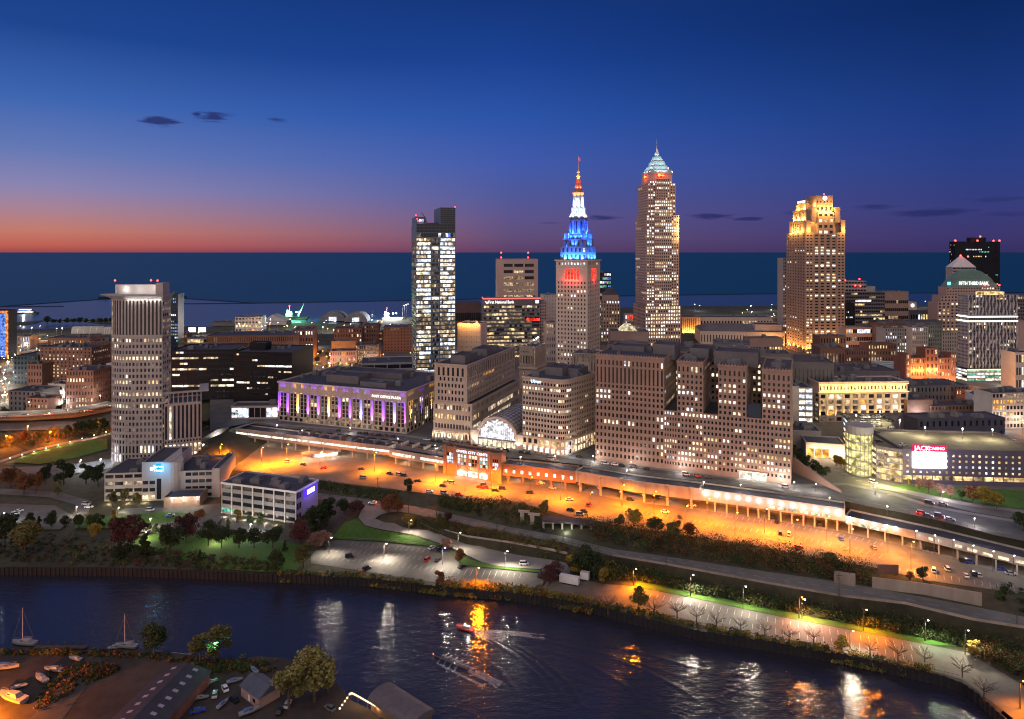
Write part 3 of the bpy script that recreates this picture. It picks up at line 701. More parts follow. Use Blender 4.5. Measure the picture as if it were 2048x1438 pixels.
for i in range(7):
    p = l2+dirr*(3+i*7); n_ = Vector((dirr.y, -dirr.x)); spot(p.x+n_.x*1.4, p.y+n_.y*1.4, .8, 420, (1, .74, .44), b.root, .12, 'floodlight_beam', 60, (-n_.x*.1, -n_.y*.1, 1))
spot(l2.x+2.5, l2.y-4, 4.5, 150, (.85, .92, 1), b.root, .4)
b.finish(100)

# ---- the long brown block with three light courts -------------------------
A = W(1582, 970, HZ); Lc = W(1191, 921, HZ)
ang = math.degrees(math.atan2(Lc.y-A.y, A.x-Lc.x))
b = Bld('office_block', 'huge brown stone office block with three deep light courts', 'building', Lc, HZ, ang, M_limeD)
wt = (A-Lc).length
def ux(px, zz=20.0):
    """distance along the front for a picture column"""
    t = (px-HX)/F; ca, sa = b.ca, b.sa; return (t*Lc.y-Lc.x)/(ca+t*sa)
h = zat(741, A.y)-HZ
segs = [(1191, 1328), (1354, 1406), (1436, 1493), (1524, 1582)]
X = [(ux(a_), ux(c_)) for a_, c_ in segs]; X[0] = (0, X[0][1]); X[-1] = (X[-1][0], wt)
hl = h*.555; dpt = 58
base = b.box(0, wt, 0, dpt, 0, hl, roof=True)
nst = 10
low = {0: .05, 1: .6, 2: .55, 3: .55, 4: .4, 5: .4, 6: .06, 7: .1, 8: .05, 9: .12}
base.face(0, 17, nst-2, 0, hl, u0=0, u1=X[0][1], fw=.5, fh=.55, lit=.2, row={0: .02, 1: .06, 2: .15, 3: .04, 4: .06, 5: .3, 6: .12, 7: .06}, pal='WwWcy', base=2.5)
base.face(0, 5, nst, 0, hl, u0=X[0][1], u1=X[1][0], fw=.5, fh=.5, lit=.4, pal='Wwc', base=2.5)
base.face(0, 7, nst, 0, hl, u0=X[1][0], u1=X[1][1], fw=.5, fh=.52, lit=.3, row={1: .7, 2: .5, 3: .3, 6: .5}, pal='WwWy', base=2.5)
base.face(0, 4, nst, 0, hl, u0=X[1][1], u1=X[2][0], fw=.5, fh=.52, lit=.5, row=low, pal='Wwy', base=2.5)
base.face(0, 7, nst, 0, hl, u0=X[2][0], u1=X[2][1], fw=.5, fh=.52, lit=.5, row=low, pal='Wwy', base=2.5)
base.face(0, 4, nst, 0, hl, u0=X[2][1], u1=X[3][0], fw=.5, fh=.52, lit=.5, row=low, pal='Wwy', base=2.5)
base.face(0, 7, nst, 0, hl, u0=X[3][0], u1=wt, fw=.5, fh=.52, lit=.5, row=low, pal='Wwy', base=2.5)
base.face(1, 16, nst, 0, hl, fw=.5, fh=.5, lit=.2); base.face(3, 16, nst, 0, hl, fw=.5, fh=.5, lit=.15)
dth = [0, 0, -1.5, -1.0]
for i, (x0, x1) in enumerate(X):
    hh = h+(2.5, 1.5, .8, 0)[i]
    v = b.box(x0, x1, 0, 46, hl, hh)
    nc = 17 if i == 0 else 6
    topz = hh-5.2
    v.face(0, nc, 4, hl, hl+(topz-hl)*.52, fw=.5, fh=.55, lit=.12, row={0: .2, 2: .55 if i else .4, 3: .3}, pal='WWwc')
    v.face(0, nc, 1, hl+(topz-hl)*.52, hl+(topz-hl)*.92, fw=.42, fh=.95, lit=.05, pal='w') if i == 0 else v.face(0, nc, 3, hl+(topz-hl)*.52, hl+(topz-hl)*.92, fw=.46, fh=.55, lit=.12, row={0: .3}, pal='Ww')
    v.face(0, nc, 1, hl+(topz-hl)*.92, hh-2.2, fw=.42, fh=.6, lit=.16, pal='Wwc')
    for e in (1, 3): v.face(e, 12, 7, hl, hh-3, fw=.5, fh=.5, lit=.25, pal='WwcW')
    v.ring(hh-1.0, hh+.06, .3)
    q = MB()
    n_ = int((x1-x0)/1.6)
    for k in range(n_): q.box(x0+(k+.25)*(x1-x0)/n_, x0+(k+.7)*(x1-x0)/n_, .0, .5, hh+.0601, hh+.75)
    b.part('battlement', q, M_limeD)
    b.clutter(v, 4)
bk = b.box(1, wt-1, 38, 60, hl-.85, h-1.5)
bk.face(0, 40, 7, hl, h-3, fw=.5, fh=.5, lit=.28, pal='WwcW')
for x0, x1, y0, y1, hh in ((.28*wt, .40*wt, 20, 40, 8), (.48*wt, .58*wt, 22, 44, 6.5), (.62*wt, .84*wt, 12, 34, 7), (.03*wt, .22*wt, 26, 44, 5)):
    b.box(x0, x1, y0, y1, h-1.5, h+hh, wall=M_dark)
# dark glass garden court at the right
q = MB(); q.box(X[2][1]+.6, X[3][0]-.6, .6, 1.0, hl, hl+8); b.part('court_screen', q, M_bglass)
# lit forecourt at the right foot
q = MB(); 
for k in range(5): q.box(ux(1478)+k*3.6, ux(1478)+k*3.6+.6, -.8, -.25, 0, 4.4)
q.box(ux(1475), ux(1535), -.9, -.2, 4.4, 5.0); b.part('entrance_canopy', q, M_lime)
q = MB(); q.box(ux(1478), ux(1533), -.15, -.02, .1, 4.3); b.part('lit_lobby', q, glow('lobby_glow', (1, .92, .75), 1.3, .3))
for k in range(3): spot(ux(1485)+k*6, -3, 3.4, 110, (1, .92, .75), b.root, .4)
b.finish(100)
LMK = b

# ---- courthouse tower with rounded side and overhanging crown --------------
zb = 11.5
Rc = W(325, 918, zb); Cc = W(263, 925, zb)
a_ = math.degrees(math.atan2(Cc.y-Rc.y, Rc.x-Cc.x))
a_ = -4.0
A = W(263, 926, zb)
t = (325-HX)/F; wf = (t*A.y-A.x)/(math.cos(R(a_))+t*math.sin(R(a_)))
b = Bld('courthouse_tower', 'tall pale stone tower with rounded side and brightly lit overhanging crown', 'tower', A, zb, a_, M_pale)
h = zat(598, A.y)-zb
tl_ = (226-HX)/F
# rounded left side: arc bulging left then back
left = [(0, 0)]
k_ = abs((tl_-(263-HX)/F)*A.y)
arcl = [(-17.2*math.sin(R(q_)), (1-math.cos(R(q_)))*9.5) for q_ in (15, 32, 50, 70, 90)]; k_ = 17.2
dep = 13.5
tr_ = (341-HX)/F
pts = [(0, 0), (wf, 0), (wf, dep), (-k_, dep)]+[p for p in reversed(arcl)]
v = Vol(b, pts, 0, h, par=.3)
n_ = len(pts)
fl = 23
zt = h*.765
R1 = {20: .5, 17: .35, 16: .3, 15: .55, 11: .5, 10: .8, 8: .8, 7: .3}
def rown(j, r_): return {17: .55, 14: .5, 10: .5, 9: .0, 8: .75, 6: .8, 3: .1}.get(j, .05)
v.face(0, 8, 18, 12, zt, fw=.55, fh=.56, lit=.05, row=rown, pal='wywt', dark='ddn')
v.face(0, 8, 2, 0, 12, fw=.5, fh=.8, lit=.3, pal='WwC'.replace('C', 'c'))
v.face(0, 8, 1, zt+1.4, h-.8, fw=.55, fh=.98, lit=.1, pal='wt', dark='dd')
for e in range(4, n_):
    v.face(e, 2, 18, 12, zt, fw=.55, fh=.56, lit=.06, row=rown, pal='wywt', dark='ddn'); v.face(e, 2, 2, 0, 12, fw=.5, fh=.8, lit=.4, pal='Wwc'); v.face(e, 2, 1, zt+1.4, h-.8, fw=.55, fh=.98, lit=.1, pal='wt')
v.face(3, 3, 18, 12, zt, fw=.5, fh=.5, lit=.05) if n_ > 4 else None
v.face(1, 4, 26, 4, h-1, fw=.85, fh=.5, lit=.3, pal='mnn', dark='nd')
v.ring(zt+.2, zt+1.3, .12)
# crown: flared cornice disc and lit screen
ct = zat(577, A.y)-zb
o1 = offs(pts, -.4); o2 = offs(pts, -2.0); o2[1] = o1[1]+Vector((.5, -1)); o2[2] = o1[2]+Vector((.5, 1)); o2[3] = o2[3]+Vector((-3, 0)); o2[4] = o2[4]+Vector((-6, 0)); o2[5] = o2[5]+Vector((-3, 0))
q = MB(); q.loft([[(p.x, p.y, h+.1) for p in o1], [(p.x, p.y, h+2.2) for p in o2], [(p.x, p.y, h+2.9) for p in o2]])
b.part('crown_cornice', q, M_grey)
ins = offs(pts, 2.2); q = MB(); n2 = len(ins)
for i in (1, 2, 3, 4):
    p, p2 = ins[i], ins[(i+1) % n2]; di = (p2-p).normalized(); nn = Vector((di.y, -di.x)); q.obox(p, di, nn, 0, (p2-p).length, -.5, 0, h+2.91, ct+2.2)
b.part('crown_screen', q, M_white_paint)
q = MB(); q.box(wf-5, wf-.2, 1, dep-2, h+2.92, ct+3.5); b.part('crown_fin', q, M_pale)
cxx = wf*.35
for x, y in ((cxx-6, 7), (cxx+6, 7), (wf-10, 6), (-k_*.5, 9)): spot(x, y, h+6, 28, (1, .95, .85), b.root, .4)
for i in range(8): spot(-2+i*wf/7, -1.0, h-1.0, 22, (1, .95, .85), b.root, .15)
for x, y in ((wf-12, 10), (wf-5, 4), (-k_+2, 9)): b.beacon(x, y, ct+3.2, r=.6)
b.finish(100)
CT = b
# lower wing right of the tower
b = tower('courthouse_wing', 'low stone wing with open roof frame beside the tall courthouse tower', 328, 403, 'l', 925, zb, 800, -24, M_pale, d=26)
w, h, d = b.W, b.HT, b.D
v = b.box(0, w, 0, d, 0, h*.93)
v.face(0, 9, 2, 0, h*.28, fw=.55, fh=.8, lit=.5, row={1: .85}, pal='Wwc'); v.face(0, 9, 1, h*.28+3, h*.9, fw=.5, fh=.97, lit=.03, pal='w'); v.face(0, 12, 1, h*.28, h*.28+3, fw=.5, fh=.5, lit=.1)
v.face(1, 6, 6, fw=.5, fh=.6, lit=.2); v.face(3, 6, 6, fw=.5, fh=.6, lit=.1)
q = MB()
for i in range(9): q.box(i*w/8-.35 if i else .05, i*w/8+.35 if i < 8 else w-.05, .1, 1.0, h*.93+.01, h+4)
for i in range(5): q.box(.05, .8, 3+i*5, 3.8+i*5, h*.93+.01, h+4); q.box(w-.8, w-.05, 3+i*5, 3.8+i*5, h*.93+.01, h+4)
q.box(-1.2, w+4.5, -1.2, 2.4, h+4.01, h+4.8); q.box(-1.2, 1.4, 2.41, d, h+4.01, h+4.78); q.box(w-1.4, w+4.5, 2.41, d, h+4.01, h+4.78)
b.part('roof_frame', q, M_pale)
for i in range(5): spot(4+i*(w-8)/4, 4, h*.95, 30, (1, .78, .55), b.root, .2)
b.finish(100)

# ---- river-side office with cyan sign (left front) ---------------------------
b = tower('office_block', 'low concrete office block with curved tower and cyan roof sign', 209, 440, 'l', 1003, 4.5, 947, -6, M_pale, d=32)
w, h, d = b.W, b.HT, b.D
f = lambda px: (px-209)/(440-209)*w
v = b.box(0, f(285), 0, d, 0, h); v.face(0, 4, 4, fw=.86, fh=.5, lit=.12, row={2: .5, 1: .3}, pal='wtmn'); v.face(3, 4, 4, fw=.8, fh=.5, lit=.05)
v2 = b.box(f(285)+.02, f(345), -1.6, d, 0, h+6.5, wall=M_pale); v2.face(0, 2, 3, 0, h*.78, u0=0, u1=8, fw=.8, fh=.5, lit=.1, pal='wt'); v2.face(0, 1, 1, 0, h-3, u0=8, u1=13, fw=.8, fh=.9, lit=0, dark='d')
cyl = [(f(345)+5.5*math.cos(R(q_)), 1.2+5.5*math.sin(R(q_))) for q_ in range(-90, 70, 20)]
q = MB(); q.prism([(f(345)-6, -2.0)]+[(x-.4, y+1.6) for x, y in cyl]+[(f(345)-6, d-1)], .1, h+6.2); b.part('curved_stair_tower', q, M_pale)
v3 = b.box(f(345)+.02, f(424), 0, d, 0, h); v3.face(0, 4, 4, u0=7, fw=.86, fh=.5, lit=.06, pal='wt')
v4 = b.box(f(424)+.02, w, -.8, d, 0, h+1.2, wall=M_pale)
b.clutter(v, 4); b.clutter(v3, 5)
ob = b.text('Sprenger\nHospice', f(323), h+2.6, -2.0, 2.3, glow('sign_cyan_white', (.5, .85, 1), 2.4))
q = MB(); q.tube((f(305), -1.8, h+2.4), (f(305), -1.62, h+2.4), 1.0, n=8); b.part('sign_emblem', q, glow('emblem_pink', (1, .8, .95), 5))
q = MB(); q.box(f(313), f(333.5), -1.75, -1.62, h+.1, h+5.2); b.part('sign_panel', q, glow('sign_cyan', (.0, .42, .85), 1.0))
spot(f(323), -7, h+3, 420, (.03, .5, 1.0), b.root, 1.2)
# lit porch block in front
vp = b.box(f(345), f(415), -14, -.05, 0, 6.0, wall=M_limeD)
for k, px in enumerate((364, 385, 412)):
    q = MB(); q.tube((f(px), -15.5, 0), (f(px), -15.5, 5.6), .12); q.ball((f(px), -15.5, 5.8), .4, m=1); b.part('yard_light', q, [M_mech, M_white]); spot(f(px), -16.2, 5.2, 160, (1, .86, .66), b.root, .3)
for px in (225, 262, 295): spot(f(px), -5, 1.0, 110, (1, .82, .5), b.root, .3)
b.finish(100)

# ---- white-framed block with violet sign ------------------------------------
b = tower('office_block', 'grey banded office block with glowing violet sign on its end wall', 443, 592, 'r', 1048, 4.2, 983, 18, M_grey, xs=636)
w, h, d = b.W, b.HT, b.D
v = b.box(0, w, 0, d, 0, h); v.face(0, 7, 4, fw=.92, fh=.5, lit=.1, row={2: .3, 1: .15, 3: .2, 0: .3}, pal='gtmnn', dark='d', pm=M_white_paint, pier=.35)
v.face(1, 2, 3, u0=.8, u1=5, fw=.9, fh=.6, lit=0); v.ring(h-.9, h+.06, .4, M_white_paint); b.clutter(v, 8, 1.1)
q = MB(); q.box(w+.02, w+.2, d*.30, d*.92, h-6.2, h-1.6); b.part('sign_panel', q, glow('sign_violet', (.10, .03, .75), 1.0))
q = MB(); q.box(w+.22, w+.34, d*.48, d*.82, h-5.2, h-2.5); b.part('sign_lettering', q, glow('sign_violet_white', (.78, .72, 1), 2.0))
spot(w+6, d*.6, h-4, 260, (.25, .12, 1.0), b.root, 1.0)
for i in range(6): spot(6+i*7, -4.5, 1.0, 50, (1, .86, .6), b.root, .3)
b.finish(100)
# ================================================================== TOWERS
def flood(b, pts, z, e, c, rad=.3, ang=None, aim=None):
    for x, y in pts: spot(x, y, z, e, c, b.root, rad, 'floodlight_beam', ang, aim)
BLUE, WHITE, RED, GOLD = (.015, .10, 1.0), (.72, .86, 1.0), (1.0, .10, .03), (1.0, .50, .10)
# ---- the spired tower lit red, white and blue -----------------------------
b = tower('spired_tower', 'tapering stone tower with spire lit red white and blue', 1112, 1175, 'r', 0, HZ, 520, 25, M_tan, xs=1200, Y=716, cat='skyscraper')
w, h, d = b.W, b.HT, b.D; d = max(d, w*.9)
v = b.box(0, w, 0, d, 0, h, par=.5)
nr = 22
top4 = h-22
tr_ = {nr-1: .05, 15: .55, 11: .7, 10: .05, 8: .3, 4: .75, 5: .1, 2: .6, 16: .35, 18: .4}
v.face(0, 9, nr, 0, top4, fw=.42, fh=.5, lit=.07, row={19: .5, 15: .35, 11: .6, 4: .7, 3: .5, 6: .35, 18: .3, 20: .3}, pal='Wwct', mu=1.2)
v.face(1, 7, nr, 0, top4, fw=.42, fh=.5, lit=.05, pal='wtm', mu=1.2)
v.face(3, 7, nr, 0, top4, fw=.42, fh=.5, lit=.05, pal='wtm', mu=1.2)
v.face(0, 5, 1, top4, h-8, u0=w*.27, u1=w*.75, fw=.72, fh=.82, lit=1.0, pal='r'); v.face(1, 3, 1, top4, h-8, u0=d*.3, u1=d*.72, fw=.8, fh=.82, lit=1, pal='r')
v.face(0, 9, 1, h-6.5, h-1.5, fw=.4, fh=.5, lit=.3, pal='c', mu=2); v.face(1, 7, 1, h-6.5, h-1.5, fw=.4, fh=.5, lit=.1, mu=2)
for e, x0, x1 in ((0, w*.27, w*.75),):
    for k in range(4): spot(x0+(k+.5)*(x1-x0)/4, -1.6, top4+1, 260, (1, .03, .02), b.root, .3)
spot(w+1.8, d*.5, top4+1, 300, (1, .03, .02), b.root, .3)
v.ring(h-1.2, h+.1, 1.3); v.ring(h-7.5, h-7.0, .3); v.ring(top4-1, top4-.5, .3)
M_crown = mat('darkened_crown_stone', (.11, .115, .135), .85, .15, .3)  # shaft stone with its colour darkened, holding back afterglow under the floodlights
cx, cyy = w/2, d/2; K = b.Y/F
def hy(y): return zat(y, b.Y)-HZ
def sq(s, k=1.0): return [(cx-s*k, cyy-s), (cx+s*k, cyy-s), (cx+s*k, cyy+s), (cx-s*k, cyy+s)]
def ngon(r, n=8, ph=.5): return [(cx+r*math.cos(2*math.pi*(i+ph)/n-math.pi/2), cyy+r*math.sin(2*math.pi*(i+ph)/n-math.pi/2)) for i in range(n)]
s1 = w*.425
z1, z2, z3 = h, hy(493), hy(478)
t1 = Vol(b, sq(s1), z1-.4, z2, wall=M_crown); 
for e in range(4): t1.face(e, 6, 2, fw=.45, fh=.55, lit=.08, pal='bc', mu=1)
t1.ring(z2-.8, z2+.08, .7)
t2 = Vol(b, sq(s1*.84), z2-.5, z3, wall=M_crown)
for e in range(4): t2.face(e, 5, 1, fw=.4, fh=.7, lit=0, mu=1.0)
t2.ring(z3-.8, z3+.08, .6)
q = MB()
for sx in (-1, 1):
    for sy in (-1, 1):
        px, py_ = cx+sx*s1*.66, cyy+sy*s1*.66
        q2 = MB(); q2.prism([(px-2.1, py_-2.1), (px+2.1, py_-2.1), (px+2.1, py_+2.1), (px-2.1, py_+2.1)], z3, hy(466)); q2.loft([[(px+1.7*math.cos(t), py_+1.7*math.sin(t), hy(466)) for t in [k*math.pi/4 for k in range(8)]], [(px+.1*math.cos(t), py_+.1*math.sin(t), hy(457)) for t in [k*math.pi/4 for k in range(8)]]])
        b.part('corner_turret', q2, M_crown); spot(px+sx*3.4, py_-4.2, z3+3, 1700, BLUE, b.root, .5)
z4 = hy(470); z5 = hy(433)
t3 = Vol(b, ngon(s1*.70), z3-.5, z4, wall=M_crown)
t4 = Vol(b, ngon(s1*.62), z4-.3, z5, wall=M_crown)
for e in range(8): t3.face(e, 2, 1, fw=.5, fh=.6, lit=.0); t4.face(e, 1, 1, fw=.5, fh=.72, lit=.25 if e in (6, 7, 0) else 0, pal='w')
q = MB()
for i in range(16):
    t = 2*math.pi*i/16; q.tube((cx+s1*.66*math.cos(t), cyy+s1*.66*math.sin(t), hy(462)), (cx+s1*.66*math.cos(t), cyy+s1*.66*math.sin(t), hy(441)), .5)
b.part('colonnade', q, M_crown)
t4.ring(hy(441), hy(438), .8); t4.ring(z5-.6, z5+.1, .7)
z6 = hy(412); z7 = hy(390)
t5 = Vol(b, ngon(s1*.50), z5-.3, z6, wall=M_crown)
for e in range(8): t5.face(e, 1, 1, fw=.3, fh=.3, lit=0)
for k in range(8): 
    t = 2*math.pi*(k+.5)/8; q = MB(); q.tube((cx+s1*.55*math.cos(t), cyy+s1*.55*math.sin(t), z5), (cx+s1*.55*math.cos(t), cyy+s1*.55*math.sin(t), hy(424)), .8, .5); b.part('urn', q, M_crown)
q = MB(); q.prism(ngon(s1*.27, 12), z6-.2, z7); b.part('lantern_core', q, M_dark)
q = MB()
for i in range(12):
    t = 2*math.pi*i/12; q.tube((cx+s1*.35*math.cos(t), cyy+s1*.35*math.sin(t), z6), (cx+s1*.35*math.cos(t), cyy+s1*.35*math.sin(t), z7-1.0), .55, .5)
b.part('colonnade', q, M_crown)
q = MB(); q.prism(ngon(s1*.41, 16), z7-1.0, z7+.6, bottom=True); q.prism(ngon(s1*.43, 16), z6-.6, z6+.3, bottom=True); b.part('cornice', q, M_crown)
M_domeR = mat('dome_terracotta', (.20, .12, .09), .8, .15, .5)
def ringz(r, z, n=16): return [(cx+r*math.cos(2*math.pi*i/n), cyy+r*math.sin(2*math.pi*i/n), z) for i in range(n)]
q = MB(); q.loft([ringz(s1*.37, z7+.55), ringz(s1*.37, hy(384)), ringz(s1*.40, hy(383.9)), ringz(s1*.40, hy(381)), ringz(s1*.31, hy(379)), ringz(s1*.25, hy(370)), ringz(s1*.17, hy(362)), ringz(s1*.14, hy(356)), ringz(s1*.17, hy(355.8)), ringz(s1*.17, hy(353)), ringz(s1*.10, hy(351))]); b.part('dome', q, M_domeR)
q = MB(); q.loft([ringz(s1*.105, hy(352)), ringz(s1*.09, hy(345)), ringz(s1*.05, hy(340)), ringz(s1*.03, hy(334)), ringz(.22, hy(322)), ringz(.16, hy(304))]); b.part('spire', q, M_gold)
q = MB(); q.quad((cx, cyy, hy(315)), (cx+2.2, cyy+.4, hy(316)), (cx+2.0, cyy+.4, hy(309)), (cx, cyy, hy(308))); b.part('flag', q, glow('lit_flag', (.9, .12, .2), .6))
M_lantern = glow('gold_lantern', (1, .55, .12), 1.6, .3, 1.0)
for z_, r_ in ((hy(347), s1*.11), (hy(338.5), s1*.06)):
    q = MB()
    for i in range(8):
        t = 2*math.pi*i/8; q.ball((cx+r_*1.35*math.cos(t), cyy+r_*1.35*math.sin(t), z_), .42, 6, 4)
    b.part('gold_lamp_ring', q, M_lantern)
def ringlights(r, z, e, c, n=8, ang=100, up=1.6):
    for i in range(n):
        t = 2*math.pi*(i+.5)/n; spot(cx+r*math.cos(t), cyy+r*math.sin(t), z, e, c, b.root, .25, 'floodlight_beam', ang, (-math.cos(t), -math.sin(t), up))
edge = [(cx+sx*(s1+1.6), cyy+k*s1*.66, sx, 0) for sx in (-1, 1) for k in (-1, 0, 1)]+[(cx+k*s1*.66, cyy-(s1+1.6), 0, -1) for k in (-1, -.33, .33, 1)]
for x, y, ax_, ay_ in edge: spot(x, y, h+.8, 6500, (.03, .20, 1.0), b.root, .25, 'floodlight_beam', 120, (-ax_, -ay_, 1.5))
ringlights(s1*1.02, z2+.8, 7000, BLUE, 10); ringlights(s1*.84, z3+.8, 8000, BLUE, 10); ringlights(s1*.86, z4+.8, 8000, BLUE, 10)
ringlights(s1*.66, z5+.8, 6000, WHITE, 8); ringlights(s1*.47, z6+.8, 6000, WHITE, 8)
ringlights(s1*.50, z7+1.0, 4200, RED, 8); ringlights(s1*.27, hy(371), 1500, RED, 6); ringlights(s1*.2, hy(352.5), 420, GOLD, 6)
b.finish(100)
TT = b

# ---- tallest tower with stepped glass pyramid -------------------------------
b = tower('pyramid_tower', 'tallest granite tower with white lit stepped pyramid and needle', 1293, 1358, 'l', 0, HZ, 345, -7.5, M_granite, xs=1271, Y=940, cat='skyscraper')
w, h, d = b.W, b.HT, b.D; S = b.Y/F
hh = lambda y: zat(y, b.Y)-HZ
def keyfaces(v, cols, rows, pal='WwWcy', l0=.3, rown=None, ml=.04, fwl=.4):
    v.face(0, cols, rows, fw=.52, fh=.55, lit=l0, row=rown, pal=pal, mu=.4); v.face(3, 10, rows, fw=.5, fh=.5, lit=ml, pal='mtw'); v.face(1, 10, rows, fw=.5, fh=.5, lit=.2, pal=pal)
rn = random.Random(11); RW = {j: rn.choice([.1, .2, .25, .45, .7, .8]) for j in range(80)}
zA, zB, zC = hh(612), hh(430), hh(365)
v = b.box(-3, w+1.5, -3, d+2, 0, zA); keyfaces(v, 14, 11, l0=.6, rown={j: rn.choice([.5, .75, .85]) for j in range(12)}, ml=.06)
v = b.box(0, w, 0, d, zA, zB); keyfaces(v, 13, 32, rown=RW)
e1 = 3.4*S
v = b.box(w*.07, w*.93, d*.09, d*.95, zB, zC); keyfaces(v, 11, 12, rown={j: RW[j+40] for j in range(13)})
v = b.box(w*.15, w*.85, d*.16, d*.88, zC, h); v.face(0, 9, 1, zC, zC+3.5, fw=.5, fh=.5, lit=.9, pal='Wc')
# projecting bay on the front, with its own setbacks
v = b.box(w*.24, w*.76, -2.2, -.02, 0, hh(400), roof=True, r=.3); v.face(0, 8, 45, fw=.55, fh=.55, lit=.4, row={j: RW[(j*7) % 60]*1.1 for j in range(46)}, pal='WwWcy')
v = b.box(w*.30, w*.70, -1.4, -.02, hh(400), hh(357), r=.3); v.face(0, 6, 8, fw=.55, fh=.55, lit=.3, pal='Wwcy')
M_pyr = mat('grey_metal_pyramid', (.20, .25, .26), .5, .1, .4, spec=.5)
pcx, pcy = w/2, d/2
def psq(s, z): return [(pcx-s, pcy-s*d/w, z), (pcx+s, pcy-s*d/w, z), (pcx+s, pcy+s*d/w, z), (pcx-s, pcy+s*d/w, z)]
steps = [(338, .36, .335), (328.5, .30, .245), (318, .215, .165), (308, .145, .095), (297, .07, .03)]
zprev = h-.8; q = MB()
for yy, s0, s1_ in steps:
    zt_ = hh(yy); q.loft([psq(w*s0, zprev), psq(w*s1_, zt_)]); zprev = zt_-.05
b.part('pyramid', q, M_pyr)
for zz_, s0 in ((h-.6, .36), (hh(338), .28)):
    for sx in (-1, 1):
        for sy in (-1, 1):
            q = MB(); x, y = pcx+sx*w*s0*.9, pcy+sy*d*s0*.9; q.box(x-1.3, x+1.3, y-1.3, y+1.3, zz_, zz_+hh(330)-hh(337)); b.part('pyramid_pier', q, M_pyr)
q = MB(); q.tube((pcx, pcy, hh(298)), (pcx, pcy, hh(270)), .6, .2); b.part('needle', q, M_pyr)
b.beacon(pcx, pcy-1, hh(297), r=1.0, pole=.6)
for r_, yy, e in ((.47, 344, 560), (.40, 337, 330), (.31, 328, 230), (.22, 318, 150), (.14, 308, 80)):
    for k in range(12):
        t = 2*math.pi*(k+.5)/12; x, y = pcx+w*r_*1.05*math.cos(t), pcy+d*r_*1.05*math.sin(t)
        if math.sin(t) < .4: spot(x, y, hh(yy)+1.0, e, (.66, .95, 1.0), b.root, .3, 'floodlight_beam', 125, (-math.cos(t), -math.sin(t), 1.5))
# key emblem, red, on two sides
G_kred = glow('emblem_red', (1, .02, .015), 1.2); G_korg = glow('emblem_yellow', (1, .38, .08), 3.0)
def emblem(x, y, z, rot, k=1.0):
    q = MB(); q.box(-6.2*k, 6.2*k, -.2, 0, -3.4, 3.4); o = link('emblem_panel', q.mesh('emblem_panel', G_kred), b.root, (x, y, z), rot)
    q = MB(); n = 8
    for i in range(n):
        a0, a1 = 2*math.pi*i/n, 2*math.pi*(i+1)/n; cc = -2.6*k
        P = [(cc+r_*math.cos(t), r_*math.sin(t)) for r_, t in ((1.0, a0), (1.0, a1), (2.0, a1), (2.0, a0))]
        q.hexa([(x_, -.35, z_) for x_, z_ in P], [(x_, -.22, z_) for x_, z_ in P])
    q.box(-.7*k, 5*k, -.35, -.22, -.45, .45); q.box(2.2*k, 3*k, -.35, -.22, -1.7, -.46); q.box(4.0*k, 4.8*k, -.35, -.22, -1.7, -.46)
    link('key_emblem', q.mesh('key_emblem', G_korg), o)
emblem(w*.5, d*.16-.1, hh(348.5), 0); emblem(w*.15-.1, d*.52, hh(349.5), R(-90))
spot(w*.5, d*.16-6, hh(349), 700, (1, .1, .06), b.root, .6); spot(w*.15-6, d*.5, hh(349), 700, (1, .1, .06), b.root, .6)
# warm spill high on the right shoulder
for k in range(4): spot(w+2.6, -3.5, zB-4-k*9, 900, (1, .6, .2), b.root, .4)
b.finish(100)

# ---- gold crowned tower ------------------------------------------------------
b = tower('gold_crowned_tower', 'stone skyscraper with stepped crown floodlit in gold', 1611, 1690, 'l', 0, HZ, 465, -2, M_limeD, xs=1573, Y=865, cat='skyscraper')
w, h, d = b.W, b.HT, b.D
hh = lambda y: zat(y, b.Y)-HZ
v = b.box(0, w, 0, d, 0, h)
rn = random.Random(5); RG = {j: rn.choice([.1, .15, .3, .5, .75, .9]) for j in range(60)}
v.face(0, 2, 40, 0, h-2, u0=0, u1=w*.2, fw=.6, fh=.45, lit=.25, row={j: RG[j]*.9 for j in RG}, pal='yWwy', mu=.6)
v.face(0, 4, 40, 0, h-2, u0=w*.2, u1=w*.8, fw=.55, fh=.5, lit=.4, row=RG, pal='yWWwcy', mu=.4, sp=-.2)
v.face(0, 2, 40, 0, h-2, u0=w*.8, u1=w, fw=.6, fh=.45, lit=.25, row={j: RG[j]*.8 for j in RG}, pal='yWwy', mu=.6)
v.face(3, 7, 40, 0, h-2, fw=.4, fh=.42, lit=.05, row={7: .5, 6: .4, 30: .3}, pal='wyc', mu=1.2); v.face(1, 7, 40, 0, h-2, fw=.4, fh=.42, lit=.1, mu=1)
v.face
q = MB()
for x in (w*.2, w*.35, w*.5, w*.65, w*.8): q.box(x-.55, x+.55, -.75, .02, .1, h-1)
b.part('pier', q, M_limeD)
for x0, x1, y0, y1, ya, yb_ in ((.05, .94, .10, .95, 466, 440), (.12, .88, .20, .90, 440, 418), (.17, .80, .30, .85, 418, 404), (.20, .76, .36, .80, 404, 397)):
    v = b.box(w*x0, w*x1, d*y0, d*y1, hh(ya)-.9, hh(yb_), r=.3)
    v.face(3, 7, 1, hh(ya), hh(yb_)-1.5, fw=.4, fh=.75, lit=0, mu=5); v.ring(hh(yb_)-.8, hh(yb_)+.06, .3)
    if yb_ == 418: v.face(0, 5, 1, hh(ya)+1, hh(yb_)-3, u0=w*.3, u1=w*.62, fw=.55, fh=.6, lit=0)
